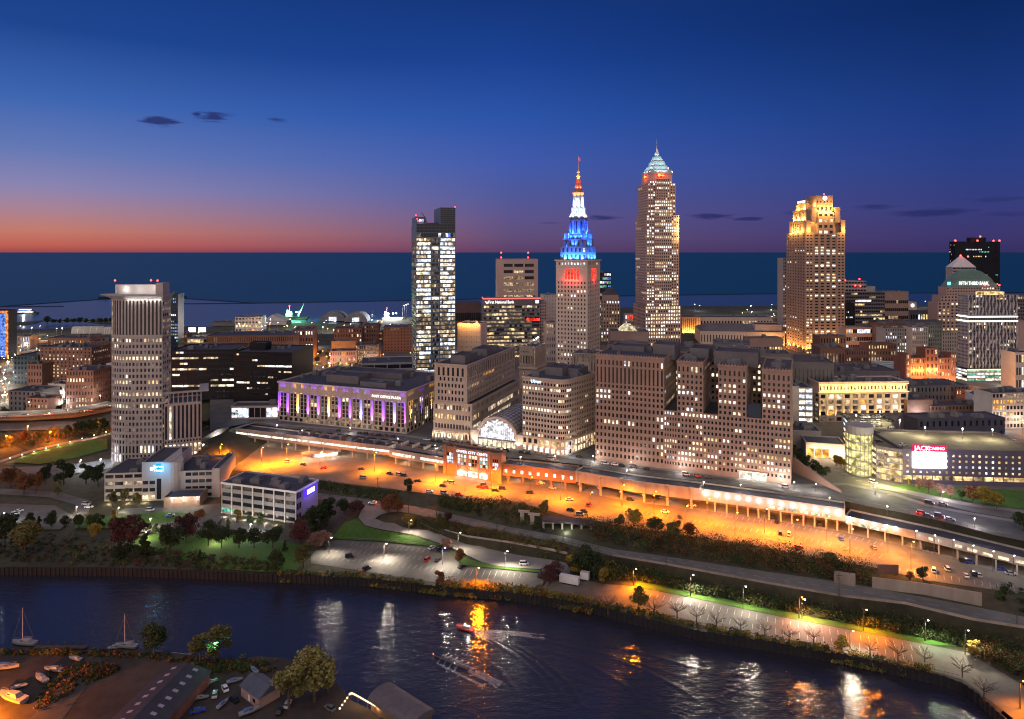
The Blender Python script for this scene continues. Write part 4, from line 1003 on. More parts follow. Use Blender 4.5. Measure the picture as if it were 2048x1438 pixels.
# forward shafts
v = b.box(w*.30, w*.72, -.6, d*.25, hh(470), hh(424), r=.3); v.face(0, 3, 4, fw=.6, fh=.5, lit=.3, row={3: .1}, pal='yWw', mu=.5)
v = b.box(w*.27, w*.70, d*.02, d*.5, hh(424)-.9, hh(391), r=.3); v.face(0, 4, 1, hh(424), hh(411), fw=.5, fh=.6, lit=0, dark='d'); v.face(0, 5, 1, hh(405), hh(401), fw=.35, fh=.9, lit=0); 
v = b.box(w*.90, w*1.0, -.3, d*.2, hh(465)-.9, hh(440), r=.3); v = b.box(w*.02, w*.14, -.3, d*.2, hh(465)-.9, hh(441), r=.3)
v = b.box(w*.74, w*.88, -.2, d*.2, hh(445), hh(414), r=.3); v = b.box(w*.16, w*.28, -.2, d*.2, hh(445), hh(414), r=.3)
q = MB(); q.tube((w*.5, d*.02-.5, hh(396)), (w*.5, d*.02-.12, hh(396)), 2.9, n=12); b.part('sign_emblem', q, G_sign)
v0x = w*.20-.1
q = MB(); q.box(v0x-.3, v0x-.05, d*.40, d*.66, hh(402.5), hh(398)); b.part('sign_lettering', q, G_sign); q = MB(); q.box(v0x-.3, v0x-.05, d*.70, d*.79, hh(402.5), hh(398)); b.part('sign_lettering', q, G_sign)
b.beacon(w*.52, d*.1, hh(391), r=.9)
for x, y, yy, e in ((.08, -.03, 464, 0), (-.02, .25, 463.5, 2300), (-.02, .5, 463.5, 2300), (-.02, .75, 463.5, 2300), (.20, .05, 441, 1500), (.08, .35, 439, 2600), (.08, .6, 439, 2600), (.08, .85, 439, 2000), (.22, .05, 413, 1500), (.13, .4, 417, 2200), (.13, .7, 417, 2200), (.78, .0, 413, 2000), (.5, -.06, 423, 2600), (.36, -.06, 423, 2200), (.64, -.06, 423, 2200), (.94, .0, 440, 1700), (.98, -.1, 462, 1500), (.06, -.1, 462, 1500), (.86, .3, 417, 1800), (1.0, .5, 440, 1500)):
    if e: spot(w*x, d*y, hh(yy)+1.2, e, GOLD, b.root, .4)
for k in range(7): spot(w*(.02+.16*k), -5, 2, 3600, (1, .48, .10), b.root, .5, 'floodlight_beam', 95, (0, .25, 1))
for k in range(4): spot(-5, d*(.12+.25*k), 2, 3600, (1, .45, .10), b.root, .5, 'floodlight_beam', 95, (.25, 0, 1))
b.finish(100)

# ---- glass tower still being finished ----------------------------------------
b = tower('glass_tower', 'new glass tower with bright floors and an unlit notched top', 832, 911, 'l', 0, HZ, 447, -14, mat('silver_frame', (.055, .105, .19), .5, .15, .2, spec=.5), xs=823, Y=710, cat='skyscraper')
w, h, d = b.W, b.HT, b.D; d = max(d, 30)
hh = lambda y: zat(y, b.Y)-HZ
M_fin = mat('grey_glass', (.05, .085, .14), .3, .3, .2, spec=.6)
v = b.box(0, w, 0, d, 0, h)
z5_ = hh(475)
rows = 33; rn = random.Random(21)
RS = {j: (.35 if j < 4 else .95 if j not in (11, 12, 13) else .15) for j in range(rows)}; RS[0] = .8; RS[1] = .1; RS[2] = .1; RS[3] = .1; RS[4] = .3
def lrow(j, r_): return RS[j]
v.face(0, 9, rows, 0, z5_, u0=0, u1=w*.38, fw=.95, fh=.66, row=lrow, pal='cwWtcm', dark='mmn', style='ribbon', mu=.01, sm=M_fin)
v.face(0, 5, rows, 0, z5_, u0=w*.38, u1=w*.60, fw=.95, fh=.66, row={j: (.55 if j % 3 == 0 else .1) for j in range(rows)}, pal='Wtmmn', style='ribbon', mu=.01, dark='nnd', sm=M_fin)
v.face(0, 9, rows, 0, z5_, u0=w*.60, u1=w, fw=.95, fh=.66, row=lrow, pal='cwWtcm', dark='mmn', style='ribbon', mu=.01, sm=M_fin)
v.face(0, 16, 1, z5_, hh(465), fw=.9, fh=.8, lit=.3, pal='cnb', style='ribbon', mu=.01)
v.face(0, 10, 3, hh(465), h-.2, fw=.94, fh=.9, lit=0, style='ribbon', mu=.01, sm=M_fin)
v.face(3, 6, rows, 0, z5_, fw=.9, fh=.66, lit=.4, pal='nnmn', style='ribbon', mu=.01, dark='nd'); v.face(1, 6, rows, 0, z5_, fw=.9, fh=.66, lit=.5, pal='wn', style='ribbon')
v = b.box(w*.60, w, 0, d, h, hh(414), r=.3); v.face(0, 5, 8, fw=.94, fh=.86, lit=0, style='ribbon', mu=.01, sm=M_fin)
v = b.box(-.05, w*.06, 0, d*.9, h, hh(433), r=.3); q = MB(); q.box(w*.06+.01, w*.22, .4, .9, hh(437), hh(434)); q.box(w*.2, w*.22, .4, .9, h, hh(437)); b.part('crown_frame', q, M_bglass)
q = MB(); q.box(w*.08, w*.19, .5, .55, hh(443), hh(438)); b.part('window', q, GL['c'])
q = MB(); q.tube((w*.25, 6, h), (w*.25, 6, hh(438)), 1.2, n=6); q.tube((w*.27, 6, hh(437)), (w*.15, 6, hh(424)), .7, .4, n=5); q.box(w*.21, w*.29, 4, 8, h-.5, hh(441)); b.part('roof_crane', q, M_mech)
q = MB(); q.box(w*.30, w*.60, d*.3, d*.5, h, hh(444)); b.part('roof_screen', q, M_bglass)
for x, z_ in ((0, hh(432)), (w*.03, hh(439)), (w*.05, hh(443)), (w*.99, hh(414))): b.beacon(x, .2, z_, r=.55, pole=.3)
q = MB(); q.box(-1, w+1, -3, d, 0, 7); b.part('lobby', q, M_fin); q = MB(); q.box(0, w, -3.1, -3.02, .3, 6.5); b.part('lit_lobby', q, glow('cool_lobby', (.75, .85, 1), .8, .8, .5))
b.finish(100)
# ================================================================== THE CITY BEHIND
def bg(name, label, xl, xr, an, Y, zb, ytop, a, wall, d=28, f=None, s=None, xs=None, cat='building', roof=None, n=3, nwin=100, group=None, ring=True, base=0, fin=True, fkw={}):
    b = tower(name, label, xl, xr, an, 0, zb, ytop, a, wall, d, xs, Y, cat, roof, group)
    v = b.box(0, b.W, 0, b.D, 0, b.HT)
    if f:
        c, r, fw, fh, lit, pal = f; v.face(0, c, r, fw=fw, fh=fh, lit=lit, pal=pal, **{'base': base, 'mu': .3, **fkw})
    if s: 
        c, r, fw, fh, lit, pal = s
        for e in (1, 3): v.face(e, c, r, fw=fw, fh=fh, lit=lit, pal=pal, base=base, mu=.3)
    if ring: v.ring(b.HT-.7, b.HT+.06, .25)
    if n: b.clutter(v, n)
    b.v = v
    return b.finish(nwin) if fin else b
B_ = 'building'
# left quarter
bg('apartment_block', 'brown brick apartment block with vertical rows of lit windows at far left', 80, 183, 'r', 700, 14, 695, 6, M_brick, xs=226, f=(13, 12, .36, .5, .5, 'wmtyc'), s=(10, 12, .4, .45, .35, 'mtn'), n=6)
bg('apartment_block', 'dark brown rounded apartment block with one row of lit top windows', 132, 187, 'r', 603, 15, 741, 4, M_brick, xs=214, f=(9, 6, .45, .55, .1, 'wm'), s=(9, 6, .4, .5, .06, 'mn'), n=5, fkw={'row': {4: .75, 0: .6}})
bg('town_house', 'white painted narrow building right of the rounded apartment block', 213, 226, 'l', 640, 16, 727, 4, M_white_paint, d=14, f=(3, 5, .4, .6, .05, 'm'), n=0)
bg('loft_building', 'dark teal flat-roofed loft building beside the left motorway', 27, 76, 'r', 720, 14, 712, 4, mat('teal_cladding', (.03, .045, .05)), d=34, f=(7, 6, .5, .5, .05, 'mn'), n=3)
bg('brick_building', 'low brown brick building left of the tall apartment block', 55, 84, 'r', 690, 14, 728, 4, M_brick, d=14, f=(5, 4, .4, .5, .2, 'mt'), n=1)
bg('gabled_house', 'dark gabled warehouse beside the motorway at far left', 18, 70, 'r', 600, 14, 783, 10, M_dark, d=26, f=(6, 4, .4, .5, .1, 'mtb'), n=2)
bg('brick_building', 'small dark brick building in front of the gabled warehouse', 52, 96, 'r', 588, 14, 797, 10, M_brick, d=14, f=(6, 3, .4, .5, .15, 'mtw'), n=1)
bg('tan_building', 'small tan plastered building below the tall apartment block', 96, 130, 'r', 640, 15, 768, 8, M_tan, d=16, f=(2, 2, .3, .4, .1, 'm'), n=1)
bg('brick_building', 'dark low brick building with lit ground floor behind the rounded block', 182, 227, 'r', 800, 15, 682, 3, M_brick, d=24, f=(8, 5, .4, .5, .3, 'mtwo'), n=2)
bg('brick_building', 'dark flat brick building behind the apartment roof at far left', 95, 180, 'r', 900, 12, 676, 3, M_brick, d=30, f=(16, 2, .4, .5, .35, 'mto'), n=3)
bg('shore_building', 'tall lit glass block just behind the courthouse tower', 338, 356, 'r', 860, 20, 588, -6, M_bglass, d=20, f=(5, 20, .6, .5, .3, 'ctmbg'), n=1)
b = bg('black_glass_block', 'black glass office block with thin lit floor bands next to courthouse tower', 343, 468, 'l', 597, HZ, 700, -4, M_black, d=40, f=(16, 9, .94, .34, .12, 'tWt'), s=(14, 9, .94, .3, .06, 'gn'), n=5, fin=False, fkw={'row': {2: .75, 4: .15, 5: .7, 6: .3, 3: .2, 1: .1}})
b.finish(100)
b = bg('black_glass_block', 'black glass office block with lit bands left of the long pillared block', 467, 584, 'l', 590, HZ, 703, 6, M_black, d=46, f=(22, 9, .94, .30, .10, 'tWt'), n=4, fin=False, fkw={'row': {2: .35, 3: .8, 5: .6, 6: .15}})
v = b.box(b.W*.14, b.W*.42, 14, 26, b.HT-.85, b.HT+6, wall=M_black); b.finish(100)
bg('plaza_pavilion', 'low white lit pavilion under trees left of the long pillared block', 462, 556, 'l', 528, HZ, 812, -2, M_pale, d=16, f=(8, 1, .9, .7, .8, 'Wc'), n=2)
bg('warehouse', 'long brown brick warehouse behind the black glass blocks', 413, 587, 'l', 760, HZ, 672, -6, M_brick, d=44, f=(40, 4, .4, .55, .04, 'mn'), n=6)
bg('warehouse', 'brick warehouse with a grid of small white windows by the avenue', 588, 627, 'l', 800, HZ, 660, -10, M_brick, d=40, f=(7, 5, .45, .5, .75, 'cWm'), n=3)
bg('tan_building', 'narrow tan corner building with orange lit side by the avenue', 590, 612, 'l', 700, HZ, 697, -10, M_tan, d=20, f=(6, 4, .45, .55, .3, 'mt'), n=1)
bg('low_shop', 'small dark roofed shop at the foot of the avenue', 586, 606, 'l', 640, HZ, 722, -10, M_dark, d=22, f=(3, 3, .4, .5, .1, 'mt'), n=1)
bg('brick_row', 'low red brick row with lit windows right of the avenue', 660, 711, 'l', 760, HZ, 702, -6, M_redbrick, d=20, f=(11, 3, .45, .5, .5, 'wtmo'), n=1)
bg('brick_row', 'four storey brick row with pale window grid behind street trees', 711, 758, 'l', 780, HZ, 690, -6, M_brick, d=26, f=(12, 4, .5, .55, .8, 'tmm'), n=2)
bg('orange_wall_building', 'blank orange lit building above the low red brick row', 663, 711, 'l', 830, HZ, 682, -6, mat('ochre_wall', (.3, .15, .06)), d=20, n=1)
bg('brick_building', 'brown brick building with scattered windows beyond the avenue', 668, 724, 'l', 920, HZ, 657, -6, M_brick, d=30, f=(10, 4, .4, .5, .2, 'mtw'), n=3)
bg('brick_building', 'dark brick building with an orange lit end near the harbour', 718, 757, 'l', 980, HZ, 650, -6, M_brick, d=30, f=(8, 4, .4, .5, .25, 'mtoc'), n=2)
bg('loft_building', 'tall plain brown brick loft left of the glass tower', 767, 826, 'l', 880, HZ, 655, -8, M_brick, d=34, f=(9, 8, .3, .45, .06, 'mt'), n=4)
bg('parking_deck', 'low parking deck with warm lit levels beside the glass tower', 722, 826, 'l', 655, HZ, 727, -10, M_grey, d=40, f=(4, 3, .94, .5, .75, 'tty'), n=3)
bg('shore_hall', 'blocky lakeside museum hall with lit windows', 470, 523, 'l', 1290, 3, 634, -8, M_grey, d=40, f=(8, 4, .6, .5, .4, 'wtmo'), n=3)
bg('shore_hall', 'low dark lakeside shed left of the museum hall', 420, 470, 'l', 1400, 2, 645, -8, M_dark, d=40, n=2)
bg('stadium_stand', 'long low stadium stand beyond the orange lit tower block', 910, 962, 'l', 1300, 5, 607, -6, mat('stadium_dark', (.08, .05, .05)), d=80, f=(14, 1, .9, .3, .4, 'nm'), n=0)
# wedge roof and two domed halls by the water
def wedge(name, label, x0, x1, Y, zb, ytop, d, m, peak=.5):
    A = WD(x0, Y, zb); w_ = (x1-x0)*Y/F; hh_ = zat(ytop, Y)-zb
    b = Bld(name, label, 'building', A, zb, -4, m); q = MB()
    q.prism([(0, 0), (w_, 0), (w_, d), (0, d)], 0, hh_*.4); b.part('wall', q, m)
    q = MB(); q.loft([[(-1, -1, hh_*.4), (w_+1, -1, hh_*.4), (w_+1, d+1, hh_*.4), (-1, d+1, hh_*.4)], [(w_*peak-1, 2, hh_), (w_*peak+1, 2, hh_), (w_*peak+1, d-2, hh_), (w_*peak-1, d-2, hh_)]]); b.part('roof', q, M_grey); return b
wedge('gabled_hall', 'pale gabled hall beside the green lit ship', 528, 572, 1420, 2, 630, 40, M_grey, .35)
def domehall(label, x0, x1, Y, zb, ytop):
    A = WD(x0, Y, zb); w_ = (x1-x0)*Y/F; hh_ = zat(ytop, Y)-zb; b = Bld('domed_hall', label, 'building', A, zb, -4, M_grey); n = 12; q = MB()
    P = [(w_/2-w_/2*math.cos(math.pi*k/n), hh_*math.sin(math.pi*k/n)) for k in range(n+1)]
    q.loft([[(x, 0, z) for x, z in P], [(x, 50, z) for x, z in P]]); b.part('vault', q, M_mech)
    q = MB(); q.box(w_*.35, w_*.65, -.3, -.02, 0, hh_*.45); b.part('lit_door', q, GL['c']); return b
domehall('grey barrel vaulted hall with a lit door by the harbour', 640, 690, 1500, 2, 624); h2 = domehall('grey barrel vaulted hall with two white floodlights in front', 688, 734, 1480, 2, 625)
# harbour tents
def tent(label, x0, x1, Y):
    A = WD(x0, Y, 3.2); w_ = (x1-x0)*Y/F; b = Bld('event_tent', label, 'tent', A, 3.2, -4, M_white_paint); n = 10; q = MB()
    P = [(7-7*math.cos(math.pi*k/n), 13*math.sin(math.pi*k/n)) for k in range(n+1)]
    q.loft([[(0, y, z) for y, z in P], [(w_, y, z) for y, z in P]][::-1]); b.part('canopy', q, mat('tent_fabric', (.30, .28, .25), .8, .2, .1))
    for k in range(1, 5):
        q = MB(); PO = [(7-7.2*math.cos(math.pi*i/n), 13.25*math.sin(math.pi*i/n)) for i in range(n+1)]; x = w_*k/5
        q.loft([[(x, y, z) for y, z in PO], [(x+.5, y, z) for y, z in PO]][::-1]); b.part('rib', q, M_white_paint)
tent('wide cream barrel tent on the lakeshore', 142, 202, 1260); tent('small cream barrel tent right of the wide one', 204, 226, 1250)
# blue and orange lit frame at the very left edge
b = bg('lit_billboard_block', 'blue and orange lit block at the far left edge', -30, 17, 'r', 900, 10, 620, 4, M_black, d=14, n=0, fin=False)
q = MB(); q.box(1, b.W-4, -.3, -.05, 6, b.HT-4); b.part('blue_screen', q, GL['b'])
q = MB(); q.box(b.W-3.6, b.W-.4, -.4, -.05, 4, b.HT-1); q.box(0, b.W-3.7, -.4, -.05, b.HT-3.6, b.HT-1); b.part('orange_lamp_frame', q, glow('orange_bulbs', (1, .25, .06), 1.1, .8, .25))
b.finish()
# centre: behind the glass tower and the spired tower
b = bg('detention_block', 'tan windowless block with orange lit top right of glass tower', 915, 961, 'r', 745, HZ, 648, 12, M_tan, d=30, f=(9, 9, .16, .3, .1, 'mn'), n=4, fin=False)
for k in range(3): spot(5+k*8, -2, b.HT+2.5, 1600, (1, .42, .08), b.root, .4)
b.finish(100)
b = tower('bank_office', 'wide banded office block with a red roof line and white sign', 967, 1080, 'l', 0, HZ, 597, -6, M_dark, 24, None, 830)
w, h, d = b.W, b.HT, b.D
v = b.box(0, w, 0, d, 0, h); rr_ = {13: .25, 12: .25, 11: .3, 10: .2, 9: .45, 8: .45, 7: .4, 6: .6, 5: .6, 4: .6, 3: .6, 2: .6, 1: .6, 0: .6}
v.face(0, 22, 14, 0, h-8, fw=.95, fh=.55, lit=.4, row=rr_, pal='ytmwtm', style='ribbon', mu=.5, dark='nnd', pm=M_grey); v.face(3, 6, 14, 0, h-8, fw=.9, fh=.5, lit=.05)
v.face(1, 6, 14, 0, h-8, fw=.9, fh=.5, lit=.05)
q = MB(); q.box(-.4, w+.4, -.5, -.05, h-.9, h+.5); q.box(-.5, -.05, -.04, d, h-.9, h+.5); b.part('red_roof_line', q, glow('neon_red', (1, .08, .07), 2.2))
b.text('First National Bank', w*.31, h-4.6, -.3, 5.2, G_sign, font_w=.78); q = MB(); q.quad((w*.02, -.3, h-3), (w*.06, -.3, h-7), (w*.10, -.3, h-3.4), (w*.06, -.3, h-4.2)); b.part('sign_emblem', q, G_signb)
q = MB(); q.box(w*.92, w*.975, -.35, -.1, h-6.2, h-2.4); b.part('sign_lettering', q, G_signb)
v.face; b.clutter(v, 5); 
q = MB(); q.box(w*.76, w-.6, -.2, -.08, h*.62, h*.66); b.part('window', q, GL['r'])
b.finish(100)
b = bg('government_tower', 'square pink stone tower with two red masts behind the bank office', 995, 1076, 'l', 1010, HZ, 518, -6, M_granite, d=34, n=0, fin=False)
b.v.done.clear(); b.v.face(0, 3, 11, b.HT*.1, b.HT*.96, u0=b.W*.13, u1=b.W*.92, fw=.86, fh=.5, lit=.6, row={10: 0, 9: .3, 8: .6}, pal='wmtmy', mu=.3)
for x in (b.W*.1, b.W*.77):
    q = MB(); q.tube((x, 8, b.HT-.9), (x, 8, b.HT+5), .4); b.part('mast', q, M_mech); b.beacon(x, 7.4, b.HT+1, r=1.0, pole=.4); b.beacon(x, 7.4, b.HT+8, r=1.1, pole=.4)
b.finish(100)
bg('office_slab', 'plain tan slab just left of the spired tower', 1086, 1114, 'l', 880, HZ, 590, -6, M_tan, d=24, f=(5, 16, .15, .4, .05, 'm'), n=2)
bg('office_slab', 'narrow brown slab right of the banded bank office', 1079, 1093, 'l', 840, HZ, 603, -6, M_granite, d=20, f=(3, 18, .5, .5, .08, 'm'), n=1)
bg('tan_building', 'lower tan building at the left foot of the spired tower', 1092, 1115, 'l', 800, HZ, 645, -6, M_tan, d=20, f=(6, 6, .4, .5, .15, 'mt'), n=1)
b = bg('station_wing', 'stone wing with white lit roof left of the spired tower', 1039, 1072, 'r', 640, HZ, 694, 22, M_lime, xs=1116, f=(6, 2, .4, .6, .5, 'wcm'), n=3, fin=False)
b.v.done.clear(); b.v.face(0, 6, 1, b.HT-7, b.HT-2, fw=.4, fh=.5, lit=.6, pal='wcm'); b.v.face(0, 6, 1, b.HT-18, b.HT-8, fw=.4, fh=.9, lit=0); b.v.face(1, 14, 1, b.HT-18, b.HT-5, fw=.4, fh=.9, lit=0); b.v.face(0, 7, 8, 0, b.HT-22, fw=.4, fh=.5, lit=.3)
b.v.ring(b.HT-21, b.HT-19.5, 1.2)
for x, y in ((b.W*.6, 12), (b.W*.5, 24), (b.W*.4, 34)): spot(x, y, b.HT+5, 1500, (.95, .95, 1), b.root, .4); q = MB(); q.tube((x, y, b.HT-.9), (x, y, b.HT+4.5), .15); q.ball((x, y, b.HT+4.7), .6, m=1); b.part('roof_lamp', q, [M_mech, M_white])
b.finish(100)
b = bg('station_wing', 'stone wing with arched windows right of the spired tower', 1143, 1190, 'r', 628, HZ, 708, 22, M_lime, xs=1221, f=(8, 1, .4, .6, .3, 'cw'), n=8, fin=False)
b.v.done.clear(); b.v.face(0, 8, 1, b.HT-8, b.HT-3, fw=.35, fh=.5, lit=.2, pal='cw'); b.v.face(0, 5, 1, b.HT-18, b.HT-8, fw=.6, fh=.85, lit=0, mu=4); b.v.face(1, 10, 1, b.HT-7, b.HT-2, fw=.35, fh=.5, lit=.5, pal='Wc'); b.v.face(1, 9, 2, b.HT-20, b.HT-8, fw=.35, fh=.7, lit=0)
b.finish(100)
b = bg('pyramid_roofed_block', 'stone block with dark pyramid roof right of the spired tower', 1201, 1240, 'r', 980, HZ, 601, 8, M_limeD, xs=1250, f=(7, 12, .42, .6, .35, 'ywmc'), s=(5, 12, .4, .5, .2, 'ym'), n=0, fin=False)
w, d, h = b.W, b.D, b.HT; v = b.box(2, w-2, 2, d-2, h, h+8); q = MB(); q.loft([[(1.5, 1.5, h+8.1), (w-1.5, 1.5, h+8.1), (w-1.5, d-1.5, h+8.1), (1.5, d-1.5, h+8.1)], [(w*.42, d*.42, zat(575, 980)-HZ), (w*.58, d*.42, zat(575, 980)-HZ), (w*.58, d*.58, zat(575, 980)-HZ), (w*.42, d*.58, zat(575, 980)-HZ)]]); b.part('pyramid_roof', q, M_roof); b.finish(100)
bg('glass_block', 'sparkling glass block behind the pyramid roofed stone block', 1199, 1222, 'l', 1150, HZ, 545, -4, M_bglass, d=24, f=(8, 14, .6, .55, .55, 'cWgtb'), n=1)
b = bg('museum_block', 'brown granite building with glowing glass pyramid roof', 1221, 1298, 'l', 800, HZ, 663, 4, M_granite, d=40, f=(14, 1, .6, .35, .9, 'Wy'), n=3, fin=False)
b.v.done.clear(); b.v.face(0, 8, 1, b.HT-9, b.HT-4, u0=b.W*.36, u1=b.W*.86, fw=.7, fh=.7, lit=1, pal='Wy')
q = MB(); w, h = b.W, b.HT; q.loft([[(w*.24, 6, h), (w*.72, 6, h), (w*.72, 30, h), (w*.24, 30, h)], [(w*.40, 14, h+7.5), (w*.56, 14, h+7.5), (w*.56, 22, h+7.5), (w*.40, 22, h+7.5)]]); b.part('glass_pyramid', q, glow('warm_skylight', (1, .85, .55), .55, .4, .3)); b.finish(100)
bg('lit_pink_block', 'small pink lit block between the two tallest stone towers', 1250, 1268, 'l', 1100, HZ, 628, 0, M_pale, d=14, f=(4, 3, .6, .5, .9, 'cr'), n=0)
b = bg('civic_hall', 'orange lit classical hall right of the tallest tower', 1364, 1402, 'l', 1120, HZ-4, 634, -6, M_limeD, d=40, f=(9, 1, .3, .8, .2, 'o'), n=0, fin=False)
for k in range(4): spot(3+k*9, -5, 2, 2200, (1, .45, .08), b.root, .5)
b.finish(100)
b = bg('auditorium', 'long pale auditorium with low grey roof and raised stage house', 1400, 1570, 'l', 960, HZ-2, 662, 9, M_tan, d=70, f=(28, 1, .3, .5, .05, 'm'), n=0, fin=False)
w, d, h = b.W, b.D, b.HT; q = MB(); q.loft([[(1, 1, h), (w-1, 1, h), (w-1, d-1, h), (1, d-1, h)], [(w*.1, d*.4, h+8), (w*.7, d*.4, h+8), (w*.7, d*.5, h+8), (w*.1, d*.5, h+8)]]); b.part('pitched_roof', q, M_roof2); b.box(w*.66, w*.98, 6, 40, h-.85, h+10, wall=M_tan)
for k in range(3): spot(w*.8+k*6, -4, 3, 1500, (1, .55, .15), b.root, .5)
b.finish(100)
bg('exhibition_hall', 'long low orange lit exhibition hall behind the auditorium', 1400, 1545, 'l', 1180, HZ-6, 634, 0, M_tan, d=40, f=(24, 1, .5, .4, .3, 'oym'), n=2)
# roofs between the long brown block and the square
for i, (x0, x1, Y, yt, mm, lb, ff) in enumerate((
    (1215, 1292, 560, 688, M_dark, 'dark roofed block right of the arched station wing', (10, 3, .4, .5, .1, 'mcW')),
    (1286, 1345, 500, 702, M_dark, 'dark block with blue-white windows behind the long brown block', (9, 2, .35, .5, .25, 'cg')),
    (1342, 1400, 540, 692, M_roof2, 'dark mansard block behind the middle light court', (7, 2, .4, .5, .1, 'mt')),
    (1398, 1470, 530, 697, M_dark, 'dark block with scattered lit windows left of the pale villa', (9, 2, .3, .5, .3, 'yt')),
    (1426, 1500, 610, 684, M_mech, 'low pale roofed pavilion with a lit screen below the auditorium', (5, 1, .5, .5, .4, 'cr')),
    (1470, 1501, 500, 699, M_pale, 'small cream building with arched roof behind the long brown block', (3, 2, .3, .5, .3, 'yt')),
    (1500, 1580, 520, 706, M_dark, 'dark low roofed block left of the gold crowned tower foot', (8, 1, .4, .5, .2, 'ym')))):
    bg('low_block', lb, x0, x1, 'l', Y, HZ, yt, 16, mm, d=24, f=ff, n=5)
# right quarter
bg('glass_block', 'slim pale glass block hugging the gold crowned tower', 1566, 1580, 'l', 960, HZ, 516, 0, M_grey, d=20, f=(4, 26, .5, .45, .2, 'cw'), n=0)
b = bg('dark_office', 'dark banded office with red roof lights right of the gold crowned tower', 1688, 1770, 'l', 980, HZ, 584, -3, M_dark, d=18, f=(18, 14, .9, .5, .3, 'yWtm'), s=(6, 14, .8, .4, .05, 'm'), n=2, fin=False)
v = b.box(0, b.W*.58, 4, 30, b.HT-.85, zat(562, 980)-HZ, wall=M_grey); v.face(0, 8, 3, fw=.9, fh=.5, lit=.1, pal='cm'); v = b.box(b.W*.58, b.W*.8, 4, 30, b.HT-.85, zat(573, 980)-HZ, wall=M_grey)
for x, y_ in ((.05, 562), (.4, 560), (.3, 573), (.42, 574)): b.beacon(b.W*x, 2.5, zat(y_, 980)-HZ, r=1.0, pole=.4)
b.finish(100)
bg('black_slab', 'black slab with faint blue windows left of the dark banded office', 1691, 1710, 'l', 900, HZ, 606, -2, M_black, d=18, f=(5, 18, .5, .5, .12, 'cn'), n=0)
bg('tan_office', 'tan flat-topped office right of the dark banded office', 1768, 1817, 'l', 1040, HZ, 583, -3, M_limeD, d=18, f=(12, 5, .9, .4, .25, 'tmy'), n=2, fkw={'top': 10})
b = bg('clock_block', 'small pale block carrying a round lit clock', 1817, 1833, 'l', 1200, HZ, 604, -2, M_tan, d=12, n=0, fin=False); q = MB(); q.tube((b.W/2, -.4, b.HT-6), (b.W/2, -.05, b.HT-6), 3.2, n=14); b.part('clock_face', q, G_sign); b.finish()
bg('low_office', 'curved low office with lit glass floors behind the brown brick blocks', 1692, 1763, 'l', 830, HZ, 655, -4, M_granite, d=18, f=(16, 4, .9, .5, .4, 'tmco'), n=2)
b = bg('long_office', 'long dark roofed block with gold lit eaves', 1752, 1885, 'l', 900, HZ, 642, -3, M_dark, d=18, f=(30, 1, .6, .5, .2, 'yt'), n=4, fkw={'top': 22})
bg('grey_office', 'grey stone office with pale piers below the gold lit eaves', 1770, 1828, 'l', 790, HZ, 657, -2, M_grey, d=18, f=(12, 10, .4, .6, .3, 'cWm'), n=3)
bg('grey_office', 'white ribbed stone office beside the grey one', 1824, 1856, 'l', 780, HZ, 655, -2, M_tan, d=18, f=(8, 9, .4, .7, .35, 'tcm'), n=3)
bg('grey_office', 'greenish stone office between ribbed office and wavy tower', 1853, 1884, 'l', 790, HZ, 650, -2, mat('green_stone', (.2, .22, .19)), d=18, f=(8, 9, .4, .6, .15, 'tm'), n=3)
bg('grey_office', 'tan stone office tucked behind the wavy facade tower', 1880, 1918, 'l', 800, HZ, 665, -2, M_tan, d=18, f=(8, 8, .4, .6, .2, 'tmy'), n=2)
bg('brick_building', 'dark brick block at the right foot of the gold crowned tower', 1692, 1742, 'l', 720, HZ, 700, -2, M_brick, d=18, f=(10, 4, .4, .5, .25, 'tm'), n=2)
bg('brick_building', 'gabled brick block with lit arches above the glass arcade roof', 1736, 1793, 'l', 760, HZ, 688, -2, M_brick, d=18, f=(10, 4, .4, .5, .45, 'ytw'), n=1)
A = WD(1745, 700, HZ); b = Bld('arcade_hall', 'long arcade hall with pitched glass roof', 'building', A, HZ, 24, M_dark); w = 50; q = MB(); q.box(0, w, 0, 22, 0, 10); b.part('wall', q, M_dark)
q = MB(); q.loft([[(0, 0, 10.02), (0, 22, 10.02), (0, 11, 17)][::-1], [(w, 0, 10.02), (w, 22, 10.02), (w, 11, 17)][::-1]][::-1]); b.part('glass_roof', q, mat('pale_glazing', (.30, .36, .34), .3, .2, .3, spec=.6))
for k in range(1, 5):
    q = MB(); z_ = 10+k*1.4; y_ = k*2.2; q.box(.1, w-.1, y_-.15, y_+.15, z_-.1, z_+.25); b.part('glazing_bar', q, M_dark)
b = bg('brick_landmark', 'floodlit orange brick building with gables and turrets', 1810, 1912, 'l', 640, HZ, 716, -2, M_redbrick, d=18, f=(18, 5, .4, .55, .35, 'wtoy'), n=2, fin=False)
w, h = b.W, b.HT
for x0, x1 in ((.40, .64), (.02, .10), (.9, .99)): v = b.box(w*x0, w*x1, -.8, 14, 0, h+(9 if x0 == .40 else 4), r=.3); v.face(0, 3, 6, fw=.4, fh=.55, lit=.4, pal='oyw')
for x in (.12, .25, .38, .55, .68, .82, .94): spot(w*x, -2.8, 1, 1700, (1, .42, .08), b.root, .4); 
for x in (.15, .3, .45, .6): spot(w*x, -2.4, h*.62, 900, (1, .45, .1), b.root, .4)
b.finish(100)
b = tower('wavy_facade_tower', 'apartment tower with wavy white fins and two bright light lines', 1937, 2033, 'l', 0, HZ, 590, -3, M_grey, xs=1915, Y=690)
w, h, d = b.W, b.HT, b.D; hh = lambda y: zat(y, b.Y)-HZ; hb = hh(737)
